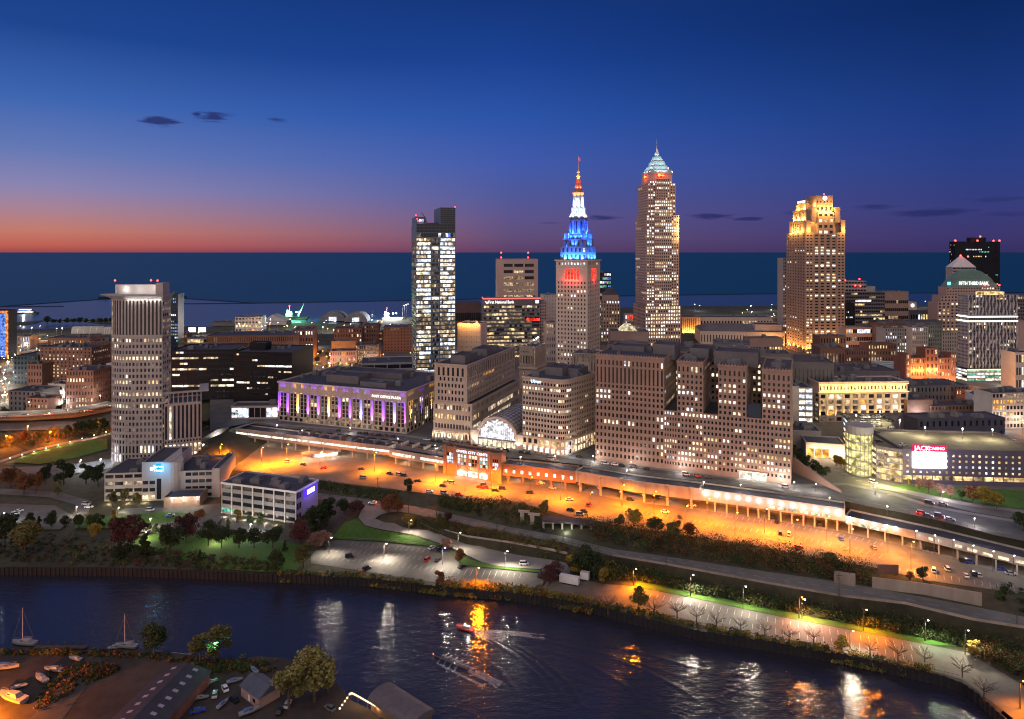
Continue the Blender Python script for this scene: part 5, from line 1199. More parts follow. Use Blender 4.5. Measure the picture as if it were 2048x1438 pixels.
for z0_, z1_, nr_ in ((hb, hh(644), 13), (hh(644), hh(631), 1), (hh(631), h, 8)):
    v = b.box(0, w, 0, d, z0_, z1_, roof=z1_ == h); v.face(0, 28, nr_, fw=.74, fh=.66, lit=.2, pal='wymW', pm=M_dark, sm=M_dark); v.face(3, 8, nr_, fw=.6, fh=.5, lit=.05)
M_finw = mat('pale_fin', (.34, .33, .36), .7, .1, .4)
rn = random.Random(9)
for k in range(15):
    x = k*w/14; ph = rn.uniform(0, 6)
    for zA_, zB_ in ((hb, hh(645)), (hh(630), h)):
        q = MB(); prev = None; nn_ = 20 if zA_ == hb else 12
        for i in range(nn_+1):
            z = zA_+(zB_-zA_)*i/nn_; dx = .45*math.sin(z*.55+ph); wd = .50+.30*math.sin(z*.55+ph+1)
            cur = [(x+dx-wd, -.9, z), (x+dx+wd, -.9, z), (x+dx+wd, .1, z), (x+dx-wd, .1, z)]
            if prev: q.hexa(prev, cur)
            prev = cur
        b.part('fin', q, M_finw)
G_line = glow('light_line', (1, .88, .74), 3.2)
for y0 in (633.5, 642.5):
    q = MB(); q.box(-.6, w+.6, -1.2, -.95, hh(y0)-.5, hh(y0)+.6); q.box(-.9, -.65, -.9, d, hh(y0)-.5, hh(y0)+.6); b.part('light_line', q, G_line)
q = MB(); q.box(w*.3, w*.78, 2, 10, h-.8, h+3); b.part('roof_lounge', q, GL['y'])
v = b.box(-6, w, -6, d, 0, hb, wall=M_grey); v.face(0, 6, 4, fw=.94, fh=.62, lit=1, pal='cWg', pier=.2); v.face(3, 3, 4, fw=.9, fh=.6, lit=.9, pal='cW')
q = MB(); q.box(-6, w, -7, -6.2, hb-.6, hb+.4); b.part('light_line', q, glow('light_line_warm', (1, .75, .4), 1.6)); b.finish(100)
b = bg('dome_roofed_tower', 'stepped stone tower with green dome roof and white sign', 1893, 2000, 'l', 1000, HZ, 574, -3, M_granite, d=18, f=(20, 18, .5, .5, .15, 'ytmw'), n=0, fin=False)
w, d, h = b.W, b.D, b.HT; hh = lambda y: zat(y, 1000)-HZ
v = b.box(-10, w*.5, -2, d, 0, hh(591)); v.face(0, 10, 14, fw=.5, fh=.5, lit=.12, pal='ytm'); v = b.box(-16, w*.5, -4, d, 0, hh(604)); v.face(0, 9, 12, fw=.5, fh=.5, lit=.3, pal='ytmw')
n = 4
q = MB(); q.loft([[(2, 2, h), (w-2, 2, h), (w-2, d-2, h), (2, d-2, h)], [(5, 4, hh(566)), (w-5, 4, hh(566)), (w-5, d-4, hh(566)), (5, d-4, hh(566))], [(w*.14, d*.2, hh(556)), (w*.86, d*.2, hh(556)), (w*.86, d*.8, hh(556)), (w*.14, d*.8, hh(556))], [(w*.30, d*.3, hh(543)), (w*.7, d*.3, hh(543)), (w*.7, d*.7, hh(543)), (w*.3, d*.7, hh(543))], [(w*.42, d*.4, hh(539)), (w*.58, d*.4, hh(539)), (w*.58, d*.6, hh(539)), (w*.42, d*.6, hh(539))]]); b.part('dome_roof', q, M_copper)
b.text('FIFTH THIRD BANK', w*.52, hh(567), 1.2, 7.0, G_sign, font_w=.75); q = MB(); q.box(w*.03, w*.09, 1.2, 1.5, hh(570), hh(564)); b.part('sign_emblem', q, glow('emblem_cyan', (.15, .7, .95), 2.2))
for x in (.72, .78, .98, 1.02): b.beacon(w*min(x, .99), 0, hh(572), r=1.0, pole=.2)
b.finish(100)
b = bg('black_tower', 'tall black tower with red corner lights at far right', 1910, 2000, 'l', 1500, HZ, 483, -3, M_black, d=18, f=(30, 30, .6, .5, .07, 'cgyW'), s=(14, 30, .6, .5, .1, 'yWg'), n=0, ring=False, fin=False)
v = b.box(b.W*.4, b.W*.75, 8, 20, b.HT-.9, b.HT+9, wall=M_black)
for x, y, z_ in ((.01, .01, 0), (.5, .01, 0), (.99, .01, 0), (.99, .98, 0), (.6, .3, 9)): b.beacon(b.W*x, b.D*y, b.HT+z_, r=1.8, pole=.6)
b.finish(100)
b = bg('white_gable_tower', 'pale tower with white triangular top in front of the black tower', 1905, 1952, 'l', 1250, HZ, 534, -3, M_pale, d=18, f=(6, 20, .9, .4, .1, 'cm'), n=0, fin=False)
w, h, d = b.W, b.HT, b.D; q = MB(); hh_ = zat(511, 1250)-HZ; q.loft([[(0, 0, h), (w, 0, h), (w, d, h), (0, d, h)], [(w*.48, d*.48, hh_), (w*.52, d*.48, hh_), (w*.52, d*.52, hh_), (w*.48, d*.52, hh_)]]); b.part('pyramid_roof', q, mat('pale_roof_panel', (.5, .45, .47), .6, .1, .3)); b.beacon(w*.46, d*.4, hh_-2, r=1.4, pole=1); b.beacon(w*.78, d*.4, hh_-4, r=1.4, pole=1); b.finish(60)
bg('dark_office', 'dark office with lit rows at the right picture edge', 2030, 2110, 'l', 760, HZ, 592, -3, M_dark, d=18, f=(16, 8, .7, .5, .5, 'ym'), n=2, fkw={'base': 50})
bg('brick_tower', 'brown block with a framed red panel at the right picture edge', 2033, 2110, 'l', 720, HZ, 641, -3, M_granite, d=18, f=(10, 4, .5, .5, .3, 'oy'), n=1, fkw={'top': 34})
bg('stone_block', 'tan stone block with lit arched storey at the right picture edge', 2031, 2110, 'l', 640, HZ, 705, -3, M_tan, d=18, f=(14, 3, .6, .6, .5, 'Wy'), n=3)
# casino block with gold-lit piers
b = tower('casino_block', 'stone block with gold lit cornice and piers above the parking roof', 1638, 1815, 'l', 0, HZ, 764, -3, M_tan, xs=1622, Y=520)
w, h, d = b.W, b.HT, b.D; hh = lambda y: zat(y, b.Y)-HZ; d = max(d, 22)
v = b.box(0, w, 0, d, 0, h); nb_ = 11
for i in range(nb_): v.face(0, 1, 5, 0, h-9, u0=i*w/nb_+.8, u1=(i+1)*w/nb_-.8, fw=.86, fh=.66, lit=.4, pal='wtmmWo', dark='dn', sp=-.2)
v.face(0, 26, 1, h-7, h-2.5, fw=.42, fh=.6, lit=.1, pal='m'); v.face(3, 3, 6, 0, h-9, fw=.6, fh=.5, lit=.3)
v.ring(h-9.2, h-8.2, .5); v.ring(h-1.2, h+.08, .8); b.clutter(v, 8)
G_strip = glow('gold_strip', (1, .62, .16), 2.4)
q = MB(); q.box(-.7, w+.7, -1.15, -.9, h-7.9, h-7.5); b.part('light_line', q, G_strip); q = MB(); q.box(-.5, w+.5, -1.15, -.9, h-1.9, h-1.5); b.part('light_line', q, G_strip)
for i in range(nb_+1): 
    x = min(max(i*w/nb_, .5), w-.5); q = MB(); q.box(x-.5, x+.5, -.5, -.01, .1, h-9.3); b.part('pier', q, M_tan); spot(x, -2, 2.0, 1300, (1, .62, .2), b.root, .2, 'floodlight_beam', 45, (0, .09, 1))
for i in range(8): spot(w*(i+.5)/8, -3, h-5, 260, (1, .65, .2), b.root, .3)
b.finish(100)
bg('stepped_block', 'dark stepped roof block behind the gold lit casino', 1668, 1800, 'l', 560, HZ, 742, 0, M_dark, d=40, f=(16, 2, .35, .5, .3, 'Wyb'), n=8)
bg('stepped_block', 'dark roofed tan block behind the level parking stack', 1555, 1668, 'l', 540, HZ, 722, 12, M_dark, d=44, f=(14, 2, .3, .5, .1, 'oy'), n=8)
bg('stepped_block', 'square dark penthouse at the foot of the gold crowned tower', 1640, 1690, 'l', 620, HZ, 695, 6, M_brick, d=24, f=(8, 2, .4, .5, .1, 'm'), n=2)
b = bg('parking_stack', 'open parking stack with bright white levels left of the casino', 1597, 1626, 'l', 500, HZ, 775, 4, M_pale, d=24, f=(2, 7, .92, .6, .95, 'Wc'), n=1)
bg('plain_block', 'blank cream block between long brown block and parking stack', 1580, 1598, 'l', 480, HZ, 772, 6, M_pale, d=24, n=1)
bg('low_block', 'long dark purple block right of the gold lit casino', 1818, 1938, 'l', 560, HZ, 772, -4, M_dark, d=30, f=(16, 3, .4, .5, .1, 'tm'), n=6)
bg('low_block', 'blank brown block beside the right casino corner', 1814, 1866, 'l', 520, HZ, 800, -4, M_brick, d=24, n=3)
bg('low_block', 'low brown brick block with rows of small windows behind the screen garage', 1862, 1973, 'l', 520, HZ, 812, -6, M_brick, d=18, f=(16, 3, .45, .5, .25, 'mtr'), n=5)
bg('white_office', 'narrow white office with square windows at right', 1947, 1984, 'l', 530, HZ, 790, 16, M_white_paint, d=18, f=(5, 5, .5, .5, .1, 'm'), n=1)
bg('white_office', 'white gridded office with orange lit rooms at the right edge', 1984, 2110, 'l', 500, HZ, 786, -4, M_pale, d=18, f=(18, 6, .7, .6, .4, 'moty'), n=6)
bg('dark_hall', 'dark hipped roof hall behind the big parking garage', 1836, 2010, 'l', 470, HZ, 838, -4, mat('slate_cladding', (.05, .05, .075)), d=18, f=(14, 2, .4, .5, .05, 'm'), n=6)

for x0, x1, Y, yt, mm, lb, ff in ((343, 374, 930, 668, M_brick, 'low brown block behind the left black glass building', (8, 3, .4, .5, .3, 'mto')), (374, 414, 900, 676, M_grey, 'low lit deck between brown block and long warehouse', (6, 2, .9, .5, .7, 'tyW')),
    (228, 262, 1000, 664, M_brick, 'small dark shed row behind the courthouse tower', (8, 2, .4, .5, .3, 'mtw')), (20, 60, 1000, 672, M_dark, 'small dark block by the lit bridge at far left', (8, 2, .4, .5, .4, 'towc')), (128, 180, 820, 690, M_redbrick, 'red brick block just behind the tall brown apartment roof', (12, 2, .4, .5, .4, 'tmw')),
    (612, 630, 900, 668, M_brick, 'narrow brick block left of the avenue far end', (5, 4, .4, .5, .5, 'tmc')), (757, 770, 1000, 664, M_redbrick, 'narrow red block beside the plain brick loft', (4, 3, .4, .5, .4, 'toy')), (1250, 1272, 900, 648, M_limeD, 'small tan block right of the pyramid roofed block', (6, 3, .4, .5, .5, 'ymt')),
    (1500, 1566, 760, 676, M_limeD, 'low tan hall left of the gold crowned tower foot', (12, 1, .6, .4, .8, 'oy')), (1690, 1730, 1200, 628, M_grey, 'far grey block behind the dark banded office', (9, 3, .5, .5, .4, 'cwt')), (1820, 1882, 1100, 622, M_dark, 'far low dark block beyond the round clock', (12, 2, .6, .5, .5, 'cyt')),
    (1756, 1812, 820, 648, M_brick, 'dark brick block behind the grey ribbed offices', (10, 4, .4, .5, .4, 'tym')), (1640, 1692, 780, 672, M_brick, 'brown block at the back right of the gold tower foot', (9, 3, .4, .5, .4, 'tyo')), (1912, 1940, 560, 778, M_redbrick, 'small red brick block below the lit parking floors', (5, 3, .4, .5, .4, 'ty'))):
    bg('low_block', lb, x0, x1, 'l', Y, HZ if Y < 1050 and x0 > 300 else 12, yt, -3, mm, d=18, f=ff, n=2, nwin=60)
for k, x in enumerate((384, 404)):
    p = WD(x, 1050, 20); b = Bld('billboard', ('left', 'right')[k]+' one of two white lit billboards behind the black glass building', 'billboard', p, zat(668, 1050), -3, M_mech); q = MB(); q.box(-5.5, 5.5, 0, .6, 3, 10); b.part('panel', q, glow('billboard_white', (.9, .97, 1), 1.5)); q = MB(); q.tube((0, .9, -14), (0, .9, 3), .4); b.part('post', q, M_mech)
# ================================================================== STRUCTURES ALONG THE CAR PARK
M_obrick = mat('weathered_brick', (.26, .14, .085), .9, .25, .5)
M_oconc = mat('weathered_concrete', (.32, .27, .22), .9, .25, .3, streak=True)
cum = [0.0]
for p, q_ in zip(F0w, F0w[1:]): cum.append(cum[-1]+(q_-p).length)
def s_of(px):
    for i in range(len(F0)-1):
        if F0[i][0] <= px <= F0[i+1][0]:
            # solve on the world segment
            a, c = F0w[i], F0w[i+1]; t = (px-HX)/F; k = (t*a.y-a.x)/((c.x-a.x)-t*(c.y-a.y)); return cum[i]+k*(cum[i+1]-cum[i])
    return 0.0 if px < F0[0][0] else cum[-1]
def p_of(s):
    s = min(max(s, 0), cum[-1]-1e-6)
    for i in range(len(cum)-1):
        if cum[i] <= s <= cum[i+1]: return F0w[i].lerp(F0w[i+1], (s-cum[i])/(cum[i+1]-cum[i]))
class Sec(Bld):
    def __init__(s, name, label, cat, px0, px1, wall, dep=11.4):
        s.s0, s.s1 = s_of(px0), s_of(px1); a, c = p_of(s.s0), p_of(s.s1)
        Bld.__init__(s, name, label, cat, a, EZ, math.degrees(math.atan2(a.y-c.y, c.x-a.x)), wall)
        n = max(1, int((s.s1-s.s0)/28)); P = [p_of(s.s0+(s.s1-s.s0)*i/n) for i in range(n+1)]; Q = off2(P, dep)
        s.fr = [s.loc(p) for p in P]; s.bk = [s.loc(p) for p in Q]; s.n = n; s.L = s.s1-s.s0
        s.poly = s.fr+s.bk[::-1]
    def at(s, k, n=0.0):
        """k metres along the front, n metres out"""
        p = s.loc(p_of(s.s0+k)); q_ = s.loc(p_of(s.s0+k+.5)); r = s.loc(p_of(s.s0+k-.5)); d = (q_-r).normalized(); nn = Vector((d.y, -d.x)); return p+nn*n, d, nn
    def slabv(s, z0, z1, wall=None, inset=0.0, roof=True): return Vol(s, offs(s.poly, inset) if inset else s.poly, z0, z1, wall=wall, roof=roof)
    def columns(s, ks, z1, w=.7, n=-.6, m=None):
        for k in ks:
            p, d, nn = s.at(k, n); q = MB(); q.obox(p, d, nn, -w/2, w/2, -w/2, w/2, .0, z1-.01); s.part('column', q, m or s.wall)
    def backwall(s, z1, m=None):
        q = MB(); Q = [s.loc(p) for p in off2([p_of(s.s0+s.L*i/s.n) for i in range(s.n+1)], 12.3)]
        for a, c in zip(Q, Q[1:]): d = (c-a).normalized(); q.obox(a, d, Vector((d.y, -d.x)), 0, (c-a).length, -.3, .1, .1, z1)
        s.part('rear_wall', q, m or M_conc)
    def lamps(s, ks, z, e, c, n=-5): 
        for k in ks: p, d, nn = s.at(k, n); spot(p.x, p.y, z, e, c, s.root, .5)
# long gallery with lit ribbon windows
b = Sec('gallery', 'long tan gallery on columns with a white lit ribbon window', 'gallery', 471, 779, M_oconc)
v = b.slabv(5.2, 11.2)
for i in range(b.n): v.face(i, 3, 1, 5.2, 11.2, fw=.97, fh=.26, lit=1.0, pal='W', top=.9, mu=.15)
b.columns([6+k*12 for k in range(int(b.L/12))], 5.2); b.backwall(5.1); b.lamps([10+k*18 for k in range(int(b.L/18))], 4.4, 70, (1, .93, .8))
for k in range(9): p, d, nn = b.at(b.L*.42+k*9, -6); q = MB(); q.obox(p, d, nn, -.4, .4, -4, 4, 11.2, 13.4); b.part('roof_fin', q, M_dark)
b.finish(100)
b = Sec('terminal_annex', 'stepped tan annex with blue-white lit windows left of station front', 'building', 779, 893, M_oconc)
v = b.slabv(4.2, 9.5)
for i in range(b.n): v.face(i, 2, 1, 4.2, 9.5, fw=.8, fh=.36, lit=.95, pal='cW', top=.6)
b.columns([5+k*11 for k in range(int(b.L/11))], 4.2, 1.0); b.backwall(4.1); b.lamps([10, 30], 3.6, 80, (1, .9, .6))
v = b.slabv(9.5, 12.2, wall=M_dark, inset=3)
for k in range(5): p, d, nn = b.at(b.L*.2+k*9, -5); q = MB(); q.obox(p, d, nn, -.4, .4, -4, 4, 12.2, 14.0); b.part('roof_fin', q, M_oconc)
b.finish(100)
# station front with sign
b = Sec('station_building', 'brick station front with white sign and three tall lit windows', 'building', 893, 1003, M_obrick, 14)
W_ = b.L; v = Vol(b, [(0, -1.5), (W_, -1.5), (W_, 6), (0, 6)], 0, 18.0)
for k, (u0, u1) in enumerate(((.02, .17), (.22, .40), (.42, .60), (.62, .80), (.85, .98))):
    u0 *= W_; u1 *= W_
    v.face(0, 3, 3, 7.2, 14.2, u0=u0, u1=u1, fw=.86, fh=.84, lit=.9, pal='cWmcgw', mu=.3)
    if 0 < k < 4: v.face(0, 1, 1, .2, 4.4, u0=u0, u1=u1, fw=.94, fh=.85, lit=1, pal='W'); v.face(0, 5, 1, 4.6, 7.0, u0=u0, u1=u1, fw=.45, fh=.7, lit=.9, pal='Wyo')
v.ring(17.0, 18.08, .4); 
for x in (.0, .19, .81, 1.0): q = MB(); q.box(W_*x-1.1, W_*x+1.1, -2.3, -1.52, 0, 18.6); b.part('pier', q, M_obrick)
b.text('TOWER CITY CENTER', W_*.5, 15.9, -1.9, 2.3, G_signb, font_w=1.12)
b.lamps([W_*.3, W_*.5, W_*.7], 3.2, 130, (1, .95, .85), 2.5); b.finish(100)
SF = b
b = Sec('brick_gallery', 'brick gallery with bright square windows right of the station front', 'gallery', 1004, 1151, M_obrick)
v = b.slabv(4.4, 11.6); nb2 = max(1, int(9/b.n))
for i in range(b.n): v.face(i, nb2, 1, 4.4, 11.6, fw=.32, fh=.34, lit=.95, pal='W', top=1.2)
b.columns([4+k*9 for k in range(int(b.L/9))], 4.4, 1.0); b.backwall(4.3); b.lamps([8+k*14 for k in range(int(b.L/14))], 3.8, 60, (1, .9, .75))
for k in range(int(b.L/7)): p, d, nn = b.at(3+k*7, .2); q = MB(); q.obox(p, d, nn, -.35, .35, -.2, 1.3, 3.6, 4.2); q.obox(p, d, nn, -.35, .35, -.2, 1.0, 10.6, 11.2); b.part('bracket', q, M_obrick)
b.finish(100)
b = Sec('deck_wall', 'plain concrete viaduct wall on columns glowing orange from car park lamps', 'viaduct', 1151, 1400, M_oconc)
v = b.slabv(5.4, 11.9); b.columns([3+k*13 for k in range(int(b.L/13)+1)], 5.4, 1.2, -.8); b.backwall(5.3); b.lamps([12+k*22 for k in range(int(b.L/22))], 4.8, 40, (.9, .92, 1), -6)
for k in range(int(b.L/13)+1):
    p, d, nn = b.at(3+k*13, 0); q = MB(); q.obox(p, d, nn, -.5, .5, .0, .45, 5.0, 12.3); b.part('pilaster', q, M_oconc)
    q = MB(); q.obox(p, d, nn, -.6, .6, .46, 1.9, 4.6, 5.4); q.obox(p, d, nn, -.45, .45, .46, 1.4, 10.2, 11.0); b.part('bracket', q, M_oconc)
q = MB(); p, d, nn = b.at(0); q.obox((0, 0), (1, 0), (0, -1), 0, .1, 0, .1, 11, 11.1)
b.finish(0)
LAMPW = (.82, .90, 1.0)
b = Sec('lit_arcade', 'viaduct arcade with a row of dazzling white lamps above bright windows', 'viaduct', 1400, 1690, M_oconc)
v = b.slabv(5.6, 11.9); lpx = [1411, 1434, 1455, 1476, 1497, 1518, 1541, 1563, 1586, 1608, 1631, 1653, 1676]
KS = [s_of(x)-b.s0 for x in lpx]; b.columns([k+5 for k in KS], 5.6, .8); b.backwall(5.5)
def walllamp(b, k, z=9.6, n=1.1, e=9, win=True, parts=True):
    p, d, nn = b.at(k, 0)
    if win: q = MB(); q.obox(p, d, nn, -2.0, 2.0, .01, .06, z-3.1, z-1.6); b.part('window', q, GL['w'])
    p2 = p+nn*n; q = MB(); q.obox(p, d, nn, -.12, .12, .0, n, z+.5, z+.7); o = b.part('lamp_bracket', q, M_mech); q = MB(); q.ball((p2.x, p2.y, z+.2), .72, 8, 5); b.part('lamp', q, glow('floodlamp_white', (.85, .92, 1), 26), parent=o)
    spot(p2.x+nn.x*1.2, p2.y+nn.y*1.2, z-.3, e, LAMPW, b.root, .35)
for k in KS: walllamp(b, k)
for k in KS[::2]: p, d, nn = b.at(k+5, 0); q = MB(); q.obox(p, d, nn, -.35, .35, .01, 1.5, 4.6, 5.6); b.part('bracket', q, M_oconc)
b.lamps([10+k*24 for k in range(int(b.L/24))], 4.8, 24, (1, .93, .85)); b.finish(0)
b = Sec('rail_shed', 'long covered rail shed with pairs of lit windows curving off to the right', 'shed', 1690, 2290, M_oconc)
v = b.slabv(4.8, 8.6); KS = [s_of(x)-b.s0 for x in (1701, 1725, 1749, 1772, 1792)]
for k in KS: walllamp(b, k, 8.0)
k = s_of(1800)-b.s0
while k < b.L-8:
    p, d, nn = b.at(k, 0); q = MB(); q.obox(p, d, nn, -1.9, 1.9, .01, .06, 5.8, 7.1); b.part('window', q, GL['w'], label='bright window of the rail shed'); k += 5.9
b.columns([3+k*7.5 for k in range(int(b.L/7.5))], 4.8, .7); b.backwall(4.7); b.lamps([10+k*20 for k in range(int(b.L/20))], 4.2, 22, (1, .8, .6)); b.finish(0)
# avenue guard rail
q = MB(); A = off2(F0w, 11.6); s_ = 0
for a, c in zip(A, A[1:]):
    d = (c-a).normalized(); nn = Vector((d.y, -d.x)); n = max(1, int((c-a).length/3))
    for z_ in (.55, 1.15): q.obox((a.x, a.y), (d.x, d.y), nn, 0, (c-a).length, -.05, .05, HZ+z_-.06, HZ+z_)
    for k in range(n): q.obox((a.x, a.y), (d.x, d.y), nn, k*3.0, k*3.0+.1, -.06, .06, HZ, HZ+1.25)
tag(link('guard_rail', q.mesh('guard_rail', M_dark)), 'long dark railing along the avenue above the car park', 'railing')
# bus shelter on the orange car park
A = W(603, 921, EZ); b = Bld('bus_shelter', 'flat roofed lit waiting shelter on the orange car park', 'shelter', A, EZ, -18, M_oconc)
q = MB(); q.box(0, 26, 0, 5, 3.6, 4.3); b.part('roof', q, M_oconc)
for k in range(5): q = MB(); q.box(k*6.2+.3, k*6.2+.6, 4.2, 4.5, 0, 3.59); b.part('post', q, M_mech)
q = MB(); q.box(8, 24, 2.6, 4, 0, 2.9); b.part('ticket_booth', q, M_pale); q = MB(); q.box(9, 23, 2.5, 2.58, .9, 2.4); b.part('window', q, GL['W'])
for k in range(3): spot(4+k*9, 1.5, 3.3, 300, (1, .93, .82), b.root, .3)
# ------------------------------------------------------------------ casino garage at the right
M_purp = mat('purple_grey_panel', (.085, .07, .09), .7, .15, .3)
A = W(1805, 967, HZ); C = W(2090, 974.5, HZ)
b = Bld('parking_garage', 'large parking garage with lit square openings and roof deck', 'garage', A, HZ, math.degrees(math.atan2(A.y-C.y, C.x-A.x)), M_purp)
w = (C-A).length; hg = 19.6
v = b.box(0, w, 0, 42, 0, hg, par=1.1, r=.35); b.roofm = M_lotE
v.face(0, 21, 4, 5.2, hg-2, fw=.36, fh=.40, lit=.97, pal='yytwc', mu=1); v.face(0, 14, 1, 2.0, 5.0, fw=.93, fh=.8, lit=1, pal='ytm'); v.face(3, 8, 4, 5, hg-2, fw=.4, fh=.4, lit=.9, pal='yW')
lw = [W(1752, 957, HZ), W(1778, 963, HZ), W(1804.6, 967, HZ), W(1820, 868, HZ+18.6), W(1785, 826, HZ+18.6), W(1686, 828, HZ+18.6), W(1716, 868, HZ+18.6)]
M_yg = glow('garage_level_light', (1, .86, .32), .75, .55, .35)
lw[4] = W(1806, 826, HZ+18.6); lp = [b.loc(p) for p in lw]; lp = lp[:2]+[Vector((-.05, lp[2].y)), Vector((-.05, 42.1)), Vector((10, 42.1))]+lp[4:]
v2 = Vol(b, lp, 0, hg-.5, par=1.1)
for e in (0, 1): v2.face(e, 5, 5, .2, hg-2, fw=.95, fh=.8, lit=1, pal='ty', sp=-.05)
for e in (6, 7): v2.face(e, 3, 5, 1, hg-1.5, fw=.95, fh=.55, lit=1, pal='cWy')
q = MB()
# glass drum
D0 = b.loc(W(1727, 952, HZ)); rdr = (1750-1701)/2*W(1727, 952, HZ).y/F; D0 = D0+Vector((0, rdr*.8))
dp = [(D0.x+rdr*math.cos(2*math.pi*i/20), D0.y+rdr*math.sin(2*math.pi*i/20)) for i in range(20)]
q = MB(); q.prism(dp, 0, 26.0, bottom=True); b.part('stair_drum', q, M_grey)
for j in range(5):
    q = MB(); o = offs(dp, -.12); z_ = 1.0+j*4.7
    for i in range(20): q.quad((*o[i], z_), (*o[(i+1) % 20], z_), (*o[(i+1) % 20], z_+3.7), (*o[i], z_+3.7))
    b.part('drum_glazing', q, M_yg)
q = MB(); o = offs(dp, -.25)
for i in range(20): q.box(o[i].x-.12, o[i].x+.12, o[i].y-.12, o[i].y+.12, 0, 24.6)
b.part('drum_mullions', q, M_mech)
q = MB(); q.prism(offs(dp, -.4), 24.61, 28.4); b.part('drum_cap', q, M_grey)
fx = lambda px: (lambda t: (t*A.y-A.x)/(b.ca+t*b.sa))((px-HX)/F)
x0, x1 = fx(1823.5), fx(1890.5); zf = lambda y: zat(y, A.y)-HZ
q = MB(); q.box(x0, x1, -1.2, -.45, zf(934), zf(901.5)); b.part('screen', q, glow('screen_white', (1, .98, 1), 5.5, sample='AUTO'))
q = MB(); q.box(x0, x1, -1.25, -.45, zf(901.2), zf(888)); o = b.part('sign_panel', q, glow('sign_crimson', (.9, .01, .10), .9))
b.text('JACK', x0+(x1-x0)*.27, (zf(888)+zf(901))/2, -1.45, 3.6, glow('sign_pinkish', (1, .85, .9), 2.5), parent=b.root, font_w=1.0); b.text('CASINO', x0+(x1-x0)*.71, (zf(888)+zf(901))/2, -1.45, 2.3, glow('sign_pinkish', (1, .85, .9), 2.5))
spot((x0+x1)/2, -8, zf(915), 160, (.80, .72, 1.0), b.root, 4); spot((x0+x1)/2, -22, zf(915), 1300, (.62, .55, 1.0), b.root, 5)
for k, (x, y) in enumerate(((1712, 850), (1760, 842), (1800, 860), (1850, 875), (1925, 878), (1985, 880))):
    p = b.loc(W(x, y, HZ+18.6)); q = MB(); q.tube((p.x, p.y, hg-1.1), (p.x, p.y, hg+5), .13); q.ball((p.x, p.y, hg+5.2), .4, m=1); b.part('deck_lamp', q, [M_mech, M_white]); spot(p.x, p.y, hg+4.6, 1500, (1, .88, .5), b.root, .4)
for k in range(4): p = b.loc(W(1735+k*20, 968+k*3, HZ)); spot(p.x, p.y, 7, 700, (1, .88, .40), b.root, .6)
b.finish(100); GAR = b
b = bg('drive_canopy', 'cream drive-in canopy glowing warm inside beside the garage drum', 1612, 1690, 'l', 432, HZ, 884, 14, M_pale, d=18, n=0, fin=False)
b.v.done.clear(); b.v.face(0, 3, 1, 0, 6, fw=.9, fh=.9, lit=1, pal='ot', u0=1, u1=b.W*.6)
for k in range(3): spot(5+k*8, -3, 4, 560, (1, .7, .4), b.root, .5)
b.finish(100)
b = bg('roof_terrace_block', 'low white block with cars and plant on its roof beside the canopy', 1584, 1642, 'l', 452, HZ, 860, 10, M_pale, d=20, n=6)
q = MB(); a_, c_ = W(1586, 945, HZ), W(1682, 986, HZ); d_ = (c_-a_).normalized(); L_ = (c_-a_).length; nn = Vector((d_.y, -d_.x))
pt_ = lambda u, n: (a_.x+d_.x*u+nn.x*n, a_.y+d_.y*u+nn.y*n)
q.hexa([(*pt_(0, 0), HZ), (*pt_(L_, 0), HZ), (*pt_(L_, -.8), HZ), (*pt_(0, -.8), HZ)], [(*pt_(0, 0), HZ+8.5), (*pt_(L_, 0), HZ+1.2), (*pt_(L_, -.8), HZ+1.2), (*pt_(0, -.8), HZ+8.5)])
tag(link('ramp_wall', q.mesh('ramp_wall', M_limeD)), 'sloping brown ramp wall right of the long brown block', 'ramp wall')
# canal road ruins and retaining walls
def wallobj(name, label, pts, z1s, z0s, th, m, openings=0):
    P = [W(*p) for p in pts]; q = MB()
    for i in range(len(P)-1):
        a, c = P[i], P[i+1]; d = (c-a).normalized(); n_ = Vector((d.y, -d.x, 0)); f = lambda v, k, z: (v.x+n_.x*k, v.y+n_.y*k, z)
        q.hexa([f(a, 0, z0s), f(c, 0, z0s), f(c, -th, z0s), f(a, -th, z0s)], [f(a, 0, z1s[i]), f(c, 0, z1s[i+1]), f(c, -th, z1s[i+1]), f(a, -th, z1s[i])])
    return tag(link(name, q.mesh(name, m)), label, 'wall')
M_ret = mat('stained_retaining_concrete', (.25, .21, .17), .9, .35, .22, streak=True)
dn2 = [(p[0], p[1]+1, p[2]) for p in Dnear[6:]]
wallobj('retaining_wall', 'long stained concrete retaining wall below the canal road', [(x, y, z) for x, y, z in Dnear[6:]], [z+.9 for _, _, z in Dnear[6:]], 2.5, .5, M_ret)
wallobj('retaining_wall', 'curved pale concrete wall behind the ramp road', [(889, 1060, 8.2), (934, 1074, 8.2), (1024, 1087, 8.2), (1099, 1101, 8.2), (1134, 1109, 8.2)], [8.4, 8.9, 9.1, 9.2, 9.2], 3.2, .6, M_oconc)
wallobj('approach_wall', 'pale retaining wall rising from the courthouse wing to the long gallery', [(368, 914, 13), (405, 898, 13), (458, 874, 13)], [17.5, 20.5, 24.6], 11, .7, M_oconc)
wallobj('graffiti_wall', 'ruined concrete wall with graffiti below the right car park', [(1744, 1176, 10), (1850, 1192, 10), (1964, 1214, 10)], [14.6, 15.2, 15.6], 9, .6, M_ret)
wallobj('ruined_wall', 'broken grey wall fragment with a dark doorway beside the canal road', [(1668, 1166, 10), (1711, 1174, 10)], [14.2, 14.6], 9, 3.0, M_ret)
